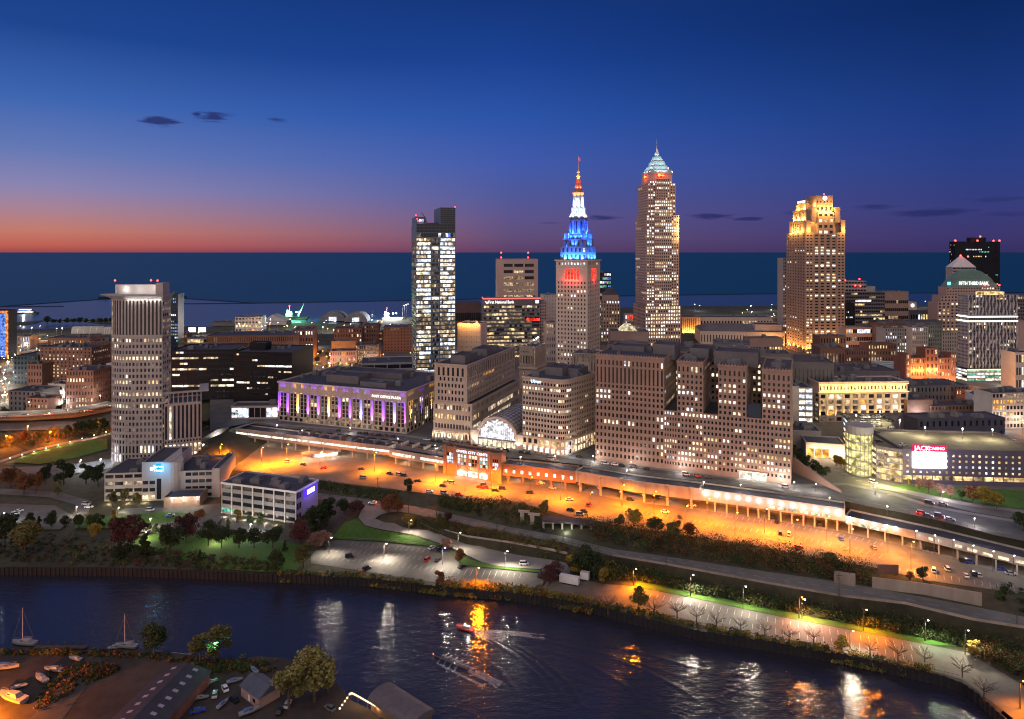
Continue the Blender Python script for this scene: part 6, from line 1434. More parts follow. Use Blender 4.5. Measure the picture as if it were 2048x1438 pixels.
for k, (x, y) in enumerate(((1040, 1048), (1060, 1054))):
    a = W(x, y, 8.4); b = Bld('ruined_pier', ('leftmost pale ruined pier above the canal road', 'second pale ruined pier above the canal road')[k], 'ruin', a, 8.2, 12, M_oconc); q = MB(); q.box(0, 2.2, 0, 1.6, 0, 6.5); q.box(-1, 5, .1, 1.5, 6.4, 7.4); b.part('pier', q, M_oconc)
a = W(1085, 1062, 8.5); b = Bld('old_loading_bay', 'derelict concrete loading bay with open columns above the canal road', 'ruin', a, 8.3, 13, M_oconc)
for k in range(6): q = MB(); q.box(k*5, k*5+.9, 0, .9, 0, 5.2); b.part('column', q, M_oconc)
q = MB(); q.box(-.4, 26.4, -.2, 6, 5.21, 6.3); b.part('roof', q, M_roof); q = MB(); q.box(-.4, 26.4, 5, 5.6, 0, 5.2); b.part('rear_wall', q, M_oconc); spot(13, -3, 3, 120, (.9, 1, .8), b.root, .4)
# small pale shed beside the canal road
b = bg('utility_shed', 'blank pale utility shed between car park and canal road', 805, 846, 'r', 404, 8, 990, 14, M_oconc, d=8, n=1)
q = MB(); p = W(1776, 1152, EZ); q.box(p.x-4.5, p.x+4.5, p.y-.2, p.y+.2, EZ+.8, EZ+5); 
for k in (-3.6, 3.6): q.box(p.x+k-.2, p.x+k+.2, p.y+.21, p.y+.6, EZ, EZ+4.8)
tag(link('roadside_billboard', q.mesh('roadside_billboard', M_brick)), 'dark billboard seen from behind at the car park edge', 'billboard')
for k, (px, y, lb) in enumerate(((1139, 1168, 'orange lit box truck trailer parked at the river lot'), (1170, 1160, 'small orange lit crate shed behind the trailer'))):
    a = W(px, y, BZ); b = Bld(('box_trailer', 'crate_shed')[k], lb, ('trailer', 'shed')[k], a, BZ, 22, M_pale); q = MB(); Lx = (9.0, 4.0)[k]; q.box(-Lx/2, Lx/2, -1.3, 1.3, .7, 3.8); b.part('body', q, M_white_paint); q = MB(); q.box(-Lx/2+.5, Lx/2-.5, -1.1, 1.1, .15, .69); b.part('underframe', q, M_black)
# ================================================================== TREES AND SHRUBS
def leafmat(name, c, v=.45):
    m = mat(name, c, .9, v, .6, .15); return m
LM = {'dark': leafmat('dark_leaves', (.028, .042, .018)), 'gold': leafmat('golden_green_leaves', (.17, .15, .05)), 'green': leafmat('green_leaves', (.05, .075, .022)), 'olive': leafmat('olive_leaves', (.105, .098, .034)),
      'rust': leafmat('rust_leaves', (.15, .06, .025)), 'yellow': leafmat('yellow_leaves', (.22, .16, .03)), 'maroon': leafmat('maroon_leaves', (.075, .032, .03)), 'pink': leafmat('pale_pink_leaves', (.22, .12, .09))}
M_bark = mat('bark', (.07, .05, .038), .95, .3, 1.0)
def leaf(q, p, s, r):
    a = Vector((r.gauss(0, 1), r.gauss(0, 1), r.gauss(0, 1))).normalized(); x = a.orthogonal().normalized()*s; y = a.cross(x).normalized()*s*r.uniform(.5, .9)
    q.quad(p-x*.5-y*.5, p+x*.5-y*.4, p+x*.55+y*.5, p-x*.4+y*.5)
def make_crown(seed, shape, n=2100):
    r = random.Random(seed); q = MB(); cl = []
    for _ in range(13 if shape != 'cone' else 16):
        t = r.random()
        if shape == 'round': th = r.uniform(0, 6.28); rr_ = .34*math.sqrt(r.random()); z = .40+.48*t; k = (1-abs(z-.62)*1.5); cl.append((rr_*k*math.cos(th), rr_*k*math.sin(th), z, r.uniform(.11, .19)))
        elif shape == 'tall': th = r.uniform(0, 6.28); z = .28+.64*t; rr_ = .17*(1-abs(z-.5)); cl.append((rr_*math.cos(th), rr_*math.sin(th), z, r.uniform(.08, .13)))
        else: th = r.uniform(0, 6.28); z = .12+.8*t; rr_ = .26*(1-z)*r.random()**.5; cl.append((rr_*math.cos(th), rr_*math.sin(th), z, .05+.11*(1-z)))
    for i in range(n):
        x, y, z, s = r.choice(cl); d = Vector((r.gauss(0, 1), r.gauss(0, 1), r.gauss(0, .8))).normalized()*s*r.uniform(.55, 1.12)
        leaf(q, Vector((x, y, z))+d, r.uniform(.032, .06), r)
    return q
def make_trunk(seed, top=.62, limbs=5, bare=False):
    r = random.Random(seed); q = MB(); q.tube((0, 0, -.03), (.01, 0, top*.55), .028, .018, 6); q.tube((.01, 0, top*.55), (0, .01, top), .018, .007, 5)
    for i in range(limbs):
        th = 6.28*i/limbs+r.uniform(-.4, .4); z0 = top*r.uniform(.38, .8); L_ = r.uniform(.18, .30); p = Vector((0, 0, z0)); e = p+Vector((math.cos(th)*L_, math.sin(th)*L_, L_*r.uniform(.7, 1.3))); q.tube(p, e, .011, .005, 4)
        if bare:
            for k in range(6):
                s0 = p.lerp(e, r.uniform(.3, 1)); th2 = th+r.uniform(-1.1, 1.1); l2 = r.uniform(.10, .2); e2 = s0+Vector((math.cos(th2)*l2, math.sin(th2)*l2, l2*r.uniform(.3, 1.4))); q.tube(s0, e2, .005, .0022, 3)
                for _ in range(3): th3 = th2+r.uniform(-1, 1); l3 = r.uniform(.05, .12); s1 = s0.lerp(e2, r.uniform(.4, 1)); q.tube(s1, s1+Vector((math.cos(th3)*l3, math.sin(th3)*l3, l3*r.uniform(.2, 1.3))), .0028, .0012, 3)
    return q
TRUNKS = [make_trunk(i).mesh('trunk', M_bark) for i in range(3)]; BARE = [make_trunk(20+i, .6, 8, True).mesh('trunk', M_bark) for i in range(3)]
CONET = MB().tube((0, 0, -.02), (0, 0, .7), .02, .006).mesh('trunk', M_bark)
CR = {}
for sh in ('round', 'tall', 'cone'):
    for v_ in range(3): CR[sh, v_] = make_crown(v_*7+len(sh), sh)
CM = {}
def crown_mesh(sh, v_, c):
    if (sh, v_, c) not in CM: CM[sh, v_, c] = CR[sh, v_].mesh('crown', LM[c])
    return CM[sh, v_, c]
CW = {'dark': 'dark green', 'green': 'green', 'olive': 'olive green', 'gold': 'golden green', 'rust': 'rust red', 'yellow': 'yellow autumn', 'maroon': 'maroon leaved', 'pink': 'pale pinkish autumn', 'bare': 'leafless'}
SW = {'round': 'spreading tree', 'tall': 'slender tree', 'cone': 'conical tree'}
tn = [0]
def tree(px, py_, z, hgt, sh, c, where, wid=1.0, group=None):
    p = W(px, py_, z); p.z = z if z > 24 else (gz(p.x, p.y) if p.y > 290 else z); tn[0] += 1; v_ = tn[0] % 3
    t = empty('bare_tree' if c == 'bare' else {'round': 'broadleaf_tree', 'tall': 'slender_tree', 'cone': 'conifer_tree'}[sh], p, rnd.uniform(0, 6.28), f"{CW[c]} {'tree' if c == 'bare' else SW[sh]} {where}", 'tree', group)
    t.scale = (hgt*wid, hgt*wid, hgt)
    link('trunk', BARE[v_] if c == 'bare' else (CONET if sh == 'cone' else TRUNKS[v_]), t)
    if c != 'bare': link('crown', crown_mesh(sh, v_, c), t)
    return t
G1 = 'dark trees of the riverside park'
ORD = ['first', 'second', 'third', 'fourth', 'fifth', 'sixth', 'seventh', 'eighth', 'ninth', 'tenth', 'eleventh', 'twelfth', 'thirteenth', 'fourteenth']
def row(lst, where, group, ordinal=True):
    for i, a in enumerate(lst):
        px, y, z, hgt, sh, c = a[:6]; tree(px, y, z, hgt, sh, c, f"{where}, {ORD[i] if i < 14 else 'number '+str(i+1)} from the left", a[6] if len(a) > 6 else 1.0, group)
row([(58, 1058, 4, 9, 'round', 'dark'), (78, 1060, 4, 8, 'cone', 'dark'), (104, 1056, 4, 9.5, 'round', 'dark'), (130, 1056, 4, 7, 'round', 'dark'), (158, 1058, 4, 8.5, 'round', 'dark'), (186, 1058, 4, 9, 'round', 'green'), (203, 1056, 4, 7, 'tall', 'dark'), (226, 1050, 4, 9, 'cone', 'yellow')], 'above the left river bank', 'row of trees above the left river bank')
row([(10, 1092, 3.8, 17, 'round', 'dark', 1.1), (50, 1105, 3.8, 16, 'round', 'olive', 1.2), (190, 1080, 3.8, 9, 'round', 'yellow', 1.1), (235, 1100, 3.8, 17, 'round', 'maroon', 1.0), (262, 1098, 3.8, 17, 'round', 'maroon', 1.1), (290, 1112, 3.8, 12, 'cone', 'dark', 1.3), (297, 1064, 4, 5, 'tall', 'green', 1.4), (311, 1066, 4, 5, 'tall', 'green', 1.4), (340, 1110, 3.8, 17, 'round', 'dark', 1.0), (372, 1085, 3.8, 15, 'round', 'maroon', 1.1), (417, 1092, 3.8, 13, 'round', 'dark'), (443, 1096, 3.8, 11.5, 'round', 'dark', 1.05), (478, 1096, 3.8, 10.5, 'round', 'dark'), (508, 1096, 3.8, 10.5, 'round', 'dark', 1.1), (545, 1098, 3.8, 12, 'round', 'dark', 1.1), (456, 1062, 4, 7, 'cone', 'green'), (240, 1118, 3.6, 10, 'cone', 'dark'), (400, 1122, 3.6, 6, 'cone', 'dark')], 'in the riverside park', G1)
row([(20, 975, 6, 14, 'round', 'rust'), (48, 990, 5, 14, 'round', 'rust', 1.1), (72, 985, 5, 13, 'round', 'rust'), (92, 968, 6, 13, 'round', 'dark'), (128, 968, 6, 16, 'tall', 'dark', 1.4), (172, 965, 6.5, 13, 'tall', 'dark', 1.3), (196, 968, 6.5, 14, 'round', 'dark'), (115, 990, 5, 9, 'tall', 'olive')], 'along the lower hill street', 'trees along the lower hill street')
row([(-10, 890, 11, 8, 'round', 'dark'), (20, 888, 12, 8, 'round', 'olive'), (48, 884, 12, 9, 'round', 'rust'), (80, 880, 12, 8, 'round', 'dark'), (108, 876, 12, 9, 'round', 'olive'), (135, 872, 13, 9, 'round', 'dark'), (160, 870, 13, 12, 'round', 'dark', 1.2), (186, 866, 13, 12, 'round', 'dark', 1.2), (208, 864, 13, 11, 'round', 'dark')], 'along the hillside walk below the motorway', 'trees below the motorway')
row([(225, 1012, 4.6, 9, 'tall', 'olive', 1.3), (248, 1010, 4.6, 10, 'tall', 'olive', 1.2), (272, 1012, 4.6, 8, 'round', 'olive'), (474, 1046, 4.3, 8, 'tall', 'yellow', 1.2), (500, 1052, 4.2, 6, 'tall', 'green', 1.3), (521, 1050, 4.2, 7, 'tall', 'green', 1.2), (400, 1042, 4.2, 7, 'round', 'rust')], 'against low office fronts', 'small trees against the low office fronts')
row([(402, 860, 16, 8, 'round', 'dark', 1.3), (420, 855, 17, 8, 'round', 'dark', 1.3), (440, 850, 18, 7, 'round', 'dark', 1.3), (470, 838, 25, 9, 'round', 'olive'), (490, 834, 25, 10, 'round', 'olive', 1.1), (520, 830, 25, 9, 'round', 'dark'), (545, 836, 25, 8, 'round', 'olive')], 'behind the courthouse wing', 'trees behind the courthouse wing')
row([(640, 1066, 4.5, 14, 'tall', 'dark', 1.5), (655, 1050, 5.5, 15, 'tall', 'dark', 1.3), (622, 1062, 4.5, 13, 'round', 'dark'), (688, 1028, 7, 9, 'round', 'dark', 1.2), (712, 1030, 7, 9, 'round', 'maroon', 1.2), (600, 1092, 3.6, 14, 'round', 'maroon'), (632, 1100, 3.6, 9, 'round', 'pink', 1.2), (650, 1088, 3.8, 8, 'round', 'pink', 1.2), (607, 1135, 3.4, 12, 'round', 'olive'), (555, 1146, 3.4, 11, 'round', 'dark'), (570, 1104, 3.6, 6, 'cone', 'dark')], 'near the violet sign', 'trees near the violet sign')
row([(778, 1032, 6.6, 12, 'round', 'rust', 1.1), (795, 1030, 7, 9, 'round', 'rust', 1.1), (820, 1056, 6, 8, 'round', 'yellow', 1.2), (818, 985, 13, 9, 'tall', 'dark', 1.4), (880, 1055, 8, 7, 'round', 'olive', 1.2), (896, 1062, 3.8, 6, 'round', 'maroon', 1.2), (893, 1100, 3.6, 6, 'round', 'pink', 1.3), (920, 1126, 3.6, 7, 'round', 'rust', 1.1), (878, 1172, 3.4, 7, 'tall', 'rust', 1.4), (1098, 1172, 3.4, 9, 'round', 'maroon', 1.1), (1110, 1160, 3.4, 9, 'round', 'maroon', 1.1), (1144, 1150, 4, 10, 'tall', 'yellow', 1.5), (1205, 1170, 3.5, 8, 'tall', 'yellow', 1.4), (1168, 1150, 4.5, 15, 'round', 'dark', 1.0), (1188, 1155, 4.5, 13, 'round', 'dark', 1.1), (1268, 1060, 11, 9, 'round', 'yellow', 1.2), (1240, 1062, 11, 7, 'round', 'olive', 1.2), (1310, 1075, 11, 9, 'round', 'dark', 1.2), (1348, 1082, 11, 9, 'round', 'olive', 1.2), (1380, 1084, 11, 8, 'round', 'rust', 1.2)], 'between canal road and river lots', 'trees around the ramp road')
row([(1180, 1225, 3.5, 8, 'tall', 'bare', 1.2), (1216, 1228, 3.5, 9, 'tall', 'bare', 1.4), (1278, 1222, 3.5, 10, 'round', 'olive', 1.0), (1308, 1232, 3.5, 9, 'tall', 'bare', 1.4), (1354, 1240, 3.5, 8.5, 'tall', 'bare', 1.4), (1393, 1247, 3.5, 7.5, 'tall', 'bare', 1.4), (1433, 1256, 3.5, 7.5, 'tall', 'bare', 1.3), (1482, 1266, 3.5, 7, 'tall', 'bare', 1.3), (1530, 1275, 3.5, 7, 'tall', 'bare', 1.3), (1578, 1285, 3.5, 8, 'tall', 'bare', 1.3), (1627, 1292, 3.5, 8, 'tall', 'bare', 1.3), (1684, 1303, 3.5, 6, 'round', 'yellow', 1.3), (1740, 1312, 3.5, 7, 'tall', 'bare', 1.3), (1796, 1325, 3.5, 8, 'tall', 'bare', 1.3)], 'on the river edge', 'young trees on the river edge')
row([(1850, 1332, 3.5, 7, 'tall', 'bare', 1.3), (1925, 1355, 3.5, 8, 'tall', 'bare', 1.3), (1968, 1402, 3.5, 8, 'tall', 'bare', 1.4)], 'on the river edge near the wharf corner', 'young trees on the river edge')
row([(1588, 915, 25, 8, 'round', 'dark'), (1600, 928, 25, 8, 'round', 'dark'), (1613, 938, 25, 8.5, 'round', 'dark'), (1628, 948, 25, 8.5, 'round', 'dark'), (1644, 960, 25, 9.5, 'round', 'dark')], 'on the brown ramp slope', 'trees on the ramp slope')
row([(1672, 932, 25, 7, 'round', 'yellow'), (1682, 936, 25, 7, 'round', 'yellow'), (1694, 942, 25, 7.5, 'round', 'yellow'), (1818, 972, 25, 4, 'tall', 'yellow', 1.4), (1838, 978, 25, 6, 'tall', 'pink', 1.4), (1857, 986, 25, 8, 'round', 'pink', 1.1), (1880, 992, 25, 7, 'round', 'pink'), (1901, 997, 25, 7, 'round', 'pink'), (1923, 1001, 25, 6, 'round', 'green'), (1945, 1006, 25, 9, 'round', 'rust', 1.1), (1967, 1012, 25, 10, 'round', 'yellow', 1.1), (1993, 1017, 25, 9, 'round', 'yellow', 1.2), (2046, 1062, 25, 9, 'round', 'dark', 1.2)], 'around the corner lawn', 'trees around the corner lawn')
row([(x, 646, 2, rnd.uniform(12, 22), 'round', 'dark', 1.1) for x in (95, 108, 120, 134, 147, 160, 172, 186, 200, 212, 224)], 'on the lakeshore behind the tents', 'trees on the lakeshore')
row([(x, y, 25, 8, 'round', c, 1.2) for x, y, c in ((626, 742, 'olive'), (634, 726, 'green'), (640, 712, 'green'), (632, 758, 'olive'), (655, 712, 'green'), (662, 724, 'green'), (654, 742, 'olive'), (676, 738, 'olive'), (694, 738, 'yellow'), (712, 738, 'olive'), (726, 738, 'olive'))], 'along the lit avenue', 'street trees of the lit avenue')
row([(56, 822, 15, 7, 'round', 'dark', 1.2), (104, 806, 16, 9, 'tall', 'dark', 1.3), (100, 824, 15, 6, 'round', 'dark', 1.3), (118, 822, 15, 6, 'round', 'dark', 1.3), (222, 790, 17, 8, 'round', 'dark', 1.2), (8, 828, 15, 7, 'round', 'dark', 1.2)], 'beside the brick blocks at far left', 'trees among the left brick blocks')
row([(1660, 1140, 10, 6, 'round', 'olive', 1.3), (1846, 1160, 13, 6, 'round', 'dark', 1.2), (1820, 1158, 13, 4, 'round', 'rust', 1.3), (1950, 1318, 3.5, 7, 'tall', 'yellow', 1.4), (1090, 1028, 12, 7, 'round', 'olive', 1.3)], 'at the right car park edge and wharf', 'lone trees at the car park edge')
def belt(label, A, B, n, h0, h1, cols_, ls=.42, per=42, name='shrubs'):
    """dense bank vegetation between two edges given in picture points + height"""
    q = MB(); r = random.Random(sum(map(ord, label))); a = [W(*p) for p in A]; c = [W(*p) for p in B]; m = len(A)-1
    La = [(a[i+1]-a[i]).length+.1 for i in range(m)]
    for _ in range(n):
        i = r.choices(range(m), La)[0]; t = r.random(); k = r.random(); p = a[i].lerp(a[i+1], t).lerp(c[i].lerp(c[i+1], t), k)
        z = gz(p.x, p.y) if p.y > 290 or p.x > 120 else p.z
        hh_ = r.uniform(h0, h1)*(1 if r.random() < .8 else 1.5); mi = r.choices(range(len(cols_)), [3]+[1]*(len(cols_)-1))[0]; w_ = hh_*r.uniform(.45, .8)
        for _ in range(per):
            d = Vector((r.gauss(0, 1), r.gauss(0, 1), r.gauss(0, 1))).normalized(); s = r.uniform(.5, 1.05)
            b0 = len(q.m); leaf(q, Vector((p.x+d.x*w_*s, p.y+d.y*w_*s, z+hh_*.5+d.z*hh_*.5*s)), ls*r.uniform(.6, 1.4), r); q.m[b0] = mi
    o = link(name, q.mesh(name, [LM[k_] for k_ in cols_])); tag(o, label, 'shrubs'); o['kind'] = 'stuff'; return o
belt('dense dark autumn shrubs on the slope between canal road and orange car park', [(1150, 1038, 13), (1274, 1059, 13), (1399, 1077, 13), (1536, 1098, 13), (1611, 1114, 13), (1740, 1138, 13)], [(1190, 1084, 9.2), (1274, 1102, 9.4), (1399, 1122, 9.8), (1536, 1142, 10), (1611, 1153, 10), (1740, 1174, 10)], 620, 2.5, 6.5, ['dark', 'olive', 'rust', 'green'])
belt('shrubs on the short slope below the middle of the car park', [(880, 992, 13), (937, 1001, 13), (1024, 1004, 13), (1090, 1022, 13)], [(880, 1018, 8.2), (937, 1032, 8.2), (1024, 1053, 8.5), (1090, 1066, 8.8)], 260, 1.5, 4.5, ['dark', 'green', 'olive'])
belt('grassy dark slope plants left below the car park', [(640, 962, 13), (720, 972, 13), (800, 982, 13)], [(640, 984, 8), (720, 996, 8), (800, 1008, 8)], 260, .6, 1.6, ['green', 'dark'], .5, 16)
belt('hanging green shrubs above the curved pale wall', [(815, 1036, 8), (889, 1044, 8.2), (1024, 1072, 8.5), (1134, 1090, 9)], [(825, 1048, 6), (889, 1062, 8), (1024, 1089, 8), (1134, 1111, 8)], 330, 1.2, 2.8, ['olive', 'green', 'rust'])
belt('mixed shrubs between ramp end and retaining wall', [(1140, 1096, 9), (1220, 1116, 9.2), (1330, 1134, 9.6)], [(1150, 1150, 4), (1220, 1160, 3.6), (1290, 1160, 3.5)], 240, 2, 6, ['dark', 'olive', 'yellow'])
belt('dark hedge at the foot of the retaining wall', [(1270, 1150, 3.6), (1400, 1176, 3.6), (1536, 1203, 3.6), (1686, 1228, 3.6), (1811, 1246, 3.6), (1935, 1272, 3.6), (2048, 1300, 3.6)], [(1280, 1162, 3.5), (1400, 1190, 3.5), (1536, 1217, 3.5), (1686, 1246, 3.5), (1811, 1270, 3.5), (1935, 1296, 3.5), (2048, 1362, 3.5)], 900, 1.5, 4.2, ['dark', 'green', 'olive'])
belt('olive and yellow bushes along the far river wall', [(560, 1146, 3.4), (700, 1150, 3.4), (870, 1172, 3.4), (1072, 1182, 3.4), (1240, 1216, 3.4), (1400, 1252, 3.4), (1600, 1291, 3.4), (1860, 1342, 3.4)], [(560, 1152, 3.4), (700, 1154, 3.4), (870, 1174, 3.4), (1072, 1192, 3.4), (1240, 1222, 3.4), (1400, 1257, 3.4), (1600, 1295, 3.4), (1860, 1346, 3.4)], 520, .8, 2.6, ['olive', 'dark', 'yellow'], .45)
belt('rust and yellow bushes beside the orange lit lot end', [(880, 1165, 3.4), (960, 1168, 3.4), (1060, 1180, 3.4), (1180, 1205, 3.4)], [(880, 1176, 3.4), (960, 1184, 3.4), (1060, 1192, 3.4), (1180, 1214, 3.4)], 150, 1.5, 3.2, ['yellow', 'rust', 'olive'])
belt('dark undergrowth on the left river bank', [(-60, 1070, 3.8), (100, 1072, 3.8), (210, 1085, 3.7), (330, 1100, 3.6), (470, 1118, 3.5), (560, 1128, 3.4)], [(-60, 1128, 3.4), (100, 1130, 3.4), (210, 1132, 3.4), (330, 1136, 3.4), (470, 1142, 3.4), (560, 1146, 3.4)], 520, .8, 3.0, ['dark', 'olive', 'maroon'])
belt('dark tree mass above the orange street at far left', [(-60, 905, 10), (60, 892, 11), (150, 878, 12), (225, 868, 13)], [(-60, 880, 12), (60, 874, 12), (150, 866, 13), (225, 858, 13)], 330, 2.5, 7, ['dark', 'olive', 'rust'])
belt('dark shrubs at the wharf corner on the right', [(1940, 1285, 3.6), (2060, 1310, 3.6), (2200, 1340, 3.6)], [(1940, 1306, 3.5), (2060, 1360, 3.5), (2200, 1440, 3.5)], 260, 2, 5, ['dark', 'rust', 'olive'])
belt('dark rough grass on the wedge below the right rail shed', [(2010, 1170, 13), (2060, 1182, 13), (2300, 1232, 13)], [(1990, 1205, 10), (2060, 1234, 10), (2300, 1286, 10)], 200, .6, 2.2, ['dark', 'green'])
# ================================================================== LAMPS
ORANGE, SODIUM, COOL, WARM = (1, .235, .003), (1, .28, .012), (.86, .92, 1.0), (1, .84, .62)
M_pole = mat('lamp_pole_metal', (.10, .085, .07), .6, .2, 1)
POLE = {}
HEADM = {'o': glow('sodium_lamp', (1, .42, .08), 22), 'w': glow('white_lamp', (.95, .96, 1), 22), 'g': glow('green_lamp', (.15, 1, .62), 30), 's': glow('small_lamp', (1, .80, .55), 12)}
def lampmeshes(k, hgt, arm, woods):
    if (k, hgt, arm, woods) not in POLE:
        q = MB(); q.tube((0, 0, -.2), (0, 0, hgt), .16 if not woods else .22, .09 if not woods else .15, 6)
        a = MB(); a.tube((0, 0, hgt-.35), (arm, 0, hgt), .06, .05, 5); hd = MB(); hd.box(arm-.45, arm+.45, -.22, .22, hgt-.05, hgt+.16); bl = MB(); bl.ball((arm, 0, hgt-.2), .34, 8, 5, sz=.7)
        POLE[k, hgt, arm, woods] = (q.mesh('pole', M_bark if woods else M_pole), a.mesh('arm', M_pole), hd.mesh('lamp_head', M_pole), bl.mesh('bulb', HEADM[k]))
    return POLE[k, hgt, arm, woods]
def lamp(px, y, z, hgt, k, e, label, group=None, c=None, arm=1.2, rot=0.0, woods=False, pt=None, name='street_lamp', rad=.3, aim=None):
    p = pt or W(px, y, z); ms = lampmeshes(k, hgt, arm, woods)
    t = empty(name, p, rot, label, 'street lamp', group)
    link('pole', ms[0], t); link('arm', ms[1], t); h_ = link('lamp_head', ms[2], t); link('bulb', ms[3], h_)
    if e: spot(arm, 0, hgt-.7, e, c or {'o': SODIUM, 'w': COOL, 'g': (.1, 1, .5), 's': WARM}[k], t, rad, 'lamp_light', 168 if aim else None, aim, .9)
    return t
GE = 'sodium lamps of the orange car park'
NEAR = ['beside the waiting shelter', 'at the far left end', 'below the left gallery', 'in front of the annex', 'left of the station front', 'below the brick gallery', 'first below the deck wall', 'second below the deck wall', 'third below the deck wall', 'at the left end of the lit arcade', 'below the middle of the lit arcade', 'at the right end of the lit arcade', 'first below the rail shed', 'second below the rail shed']
for i, (x, y) in enumerate([(573, 925), (440, 925), (523, 932), (749, 943), (871, 964), (983, 980), (1121, 1001), (1244, 1014), (1308, 1028), (1414, 1044), (1529, 1066), (1653, 1082), (1776, 1106), (1822, 1138)]):
    lamp(x, y, EZ, 12.5, 'o', (17000 if i < 6 else 11000) if i < 11 else 5200, 'orange glowing lamp on the car park '+NEAR[i], GE, ORANGE if i < 11 else (1, .34, .05), aim=(0, .02, -1), rad=.25)
for i, (x, y) in enumerate([(640, 940), (930, 985), (1060, 995), (1180, 1028), (1370, 1058), (1470, 1072), (1590, 1088), (1700, 1108)]):
    lamp(x, y, EZ, 12, 'o', 5200, 'orange lamp along the near edge of the car park, '+ORD[i]+' from the left', GE, ORANGE, aim=(0, .7, -1))
GW = 'white lamps on poles before the rail shed'
for i, x in enumerate((1829, 1866, 1903, 1942, 1982, 2023)):
    p = p_of(s_of(x)); t = off2([p+Vector((-1, .3, 0)), p, p+Vector((1, -.3, 0))], -2)[1]; lamp(0, 0, 0, 9.5, 'w', 110, 'bright white pole lamp before the rail shed, '+ORD[i]+' from the left', GW, COOL, .3, pt=t, aim=(0, -.8, -1))
GR = 'lamps of the riverside car parks'
for x, y, hgt, k, e, lb, wd in ((1267, 1172, 6.5, 'o', 5200, 'orange lamp on a wooden pole by the orange lit verge', 1), (1598, 1237, 7.5, 'o', 2600, 'double lamp pole with one orange and one white head', 1), (1727, 1262, 7.2, 'o', 3200, 'orange lamp on a wooden pole right of the double lamp', 1), (1145, 1152, 7, 'o', 4200, 'orange lamp among yellow trees by the trailer', 1), (952, 1172, 7, 'o', 2600, 'orange lamp by the bushes on the river wall', 1), (2040, 1418, 8, 'o', 2600, 'orange lamp at the wharf corner at far right', 1), (1381, 1192, 8, 'w', 2400, 'twin white lamp on a wooden pole with wires', 1), (1486, 1219, 8.5, 'w', 1300, 'single white lamp right of the twin lamp', 0), (1604, 1239, 7, 'w', 1500, 'white lamp beside the double lamp pole', 0), (1850, 1283, 7, 'w', 900, 'greenish white lamp near the hedge at right', 1), (1010, 1137, 7, 'w', 1500, 'white lamp above the fenced pumps by the ramp road', 0), (658, 1108, 7, 'w', 900, 'lamp at the left end of the grey river lot', 0), (768, 1117, 6, 'w', 1300, 'lamp in the middle of the grey river lot', 0), (885, 1130, 7, 'w', 1100, 'lamp at the right end of the grey river lot', 0), (916, 1098, 7, 's', 700, 'lamp on the bend of the ramp road', 0), (818, 1068, 6, 's', 800, 'lamp under the glowing yellow tree on the ramp road', 0), (1700, 1300, 6, 's', 700, 'small lamp on the river walk at right', 0), (1930, 1310, 8, 's', 900, 'unlit looking tall pole lamp by the wharf hut', 0)):
    lamp(x, y, BZ if y > 1100 else 5, hgt+1.5, k, e*(1.6 if k != 'o' else 1.6), lb, GR, {'o': ORANGE, 'w': (1, .86, .68), 's': WARM}[k] if 'greenish' not in lb else (.75, 1, .62), woods=bool(wd), aim=(0, -.75, -1), rad=.5)
GA = 'small white globe lamps along the avenue'
for i, (x, y) in enumerate([(554, 862), (604, 873), (700, 868), (796, 890), (870, 904), (960, 898), (1041, 928), (1110, 926), (1186, 926), (1253, 955), (1262, 938), (1360, 948), (1407, 980), (1481, 985), (1560, 972), (1588, 980), (1632, 984), (1659, 1012), (1774, 1030), (1949, 1055), (1750, 990), (1886, 1000)]):
    lamp(x, y, HZ, 4.6, 's' if i % 3 else 'w', 420, f'small globe lamp on the avenue, {ORD[i] if i < 14 else "number "+str(i+1)} from the left', GA, (1, .93, .85), .1)
GL_ = 'lamps in the left park and streets'
for x, y, z, hgt, k, e, lb in ((100, 884, 12, 8, 'o', 3600, 'orange lamp on the lower street left of the courthouse tower'), (12, 892, 12, 8, 'o', 3600, 'orange lamp at the very left of the lower street'), (55, 872, 12.5, 8, 'o', 2800, 'orange lamp between the two on the lower street'), (193, 862, 13.5, 9, 'o', 3200, 'orange lamp beside the motorway end'), (160, 940, 7.2, 7, 'w', 700, 'white lamp on the lower hill street, left one'), (200, 938, 7.4, 7, 'w', 700, 'white lamp on the lower hill street, right one'), (226, 925, 9, 6, 'w', 500, 'white lamp at the left foot of the courthouse tower'), (7, 1050, 4.2, 7, 'w', 700, 'white lamp over the left car park'), (300, 1058, 4, 6, 's', 500, 'lamp in the service yard'), (236, 1028, 4.2, 4, 's', 260, 'low lamp on the lawn before the grey office'), (152, 1030, 4.3, 5, 's', 330, 'low lamp on the park drive'), (430, 1086, 3.8, 4, 's', 420, 'low lamp on the riverside lawn, right one'), (290, 1078, 3.8, 4, 's', 420, 'low lamp on the riverside lawn, left one'), (500, 1070, 4, 6, 'w', 500, 'lamp over the yard path'), (380, 915, 12.5, 6, 'w', 420, 'white lamp below the courthouse wing, left one'), (405, 905, 13, 6, 'w', 420, 'white lamp below the courthouse wing, middle one'), (440, 886, 13, 6, 'w', 420, 'white lamp below the courthouse wing, right one')):
    lamp(x, y, z, hgt, k, e, lb, GL_, ORANGE if k == 'o' else None, .6)
for i in range(9):
    p = W(20+i*24, 922-i*6.6, 9+i*.45); lamp(0, 0, 0, 2.4, 's', 75, f'low garden lamp on the hillside walk, {ORD[i]} from the left', 'garden lamps on the hillside walk', (1, .82, .45), .1, pt=p)
p = W(430, 1330, 2); lamp(0, 0, 0, 8.5, 'g', 420, 'tall lamp with a green glow by the marina trees', None, (.15, 1, .5), .2, pt=p)
lamp(-60, 1452, 2, 7, 'o', 12000, 'orange lamp over the boat yard at the bottom left', None, ORANGE, .5)
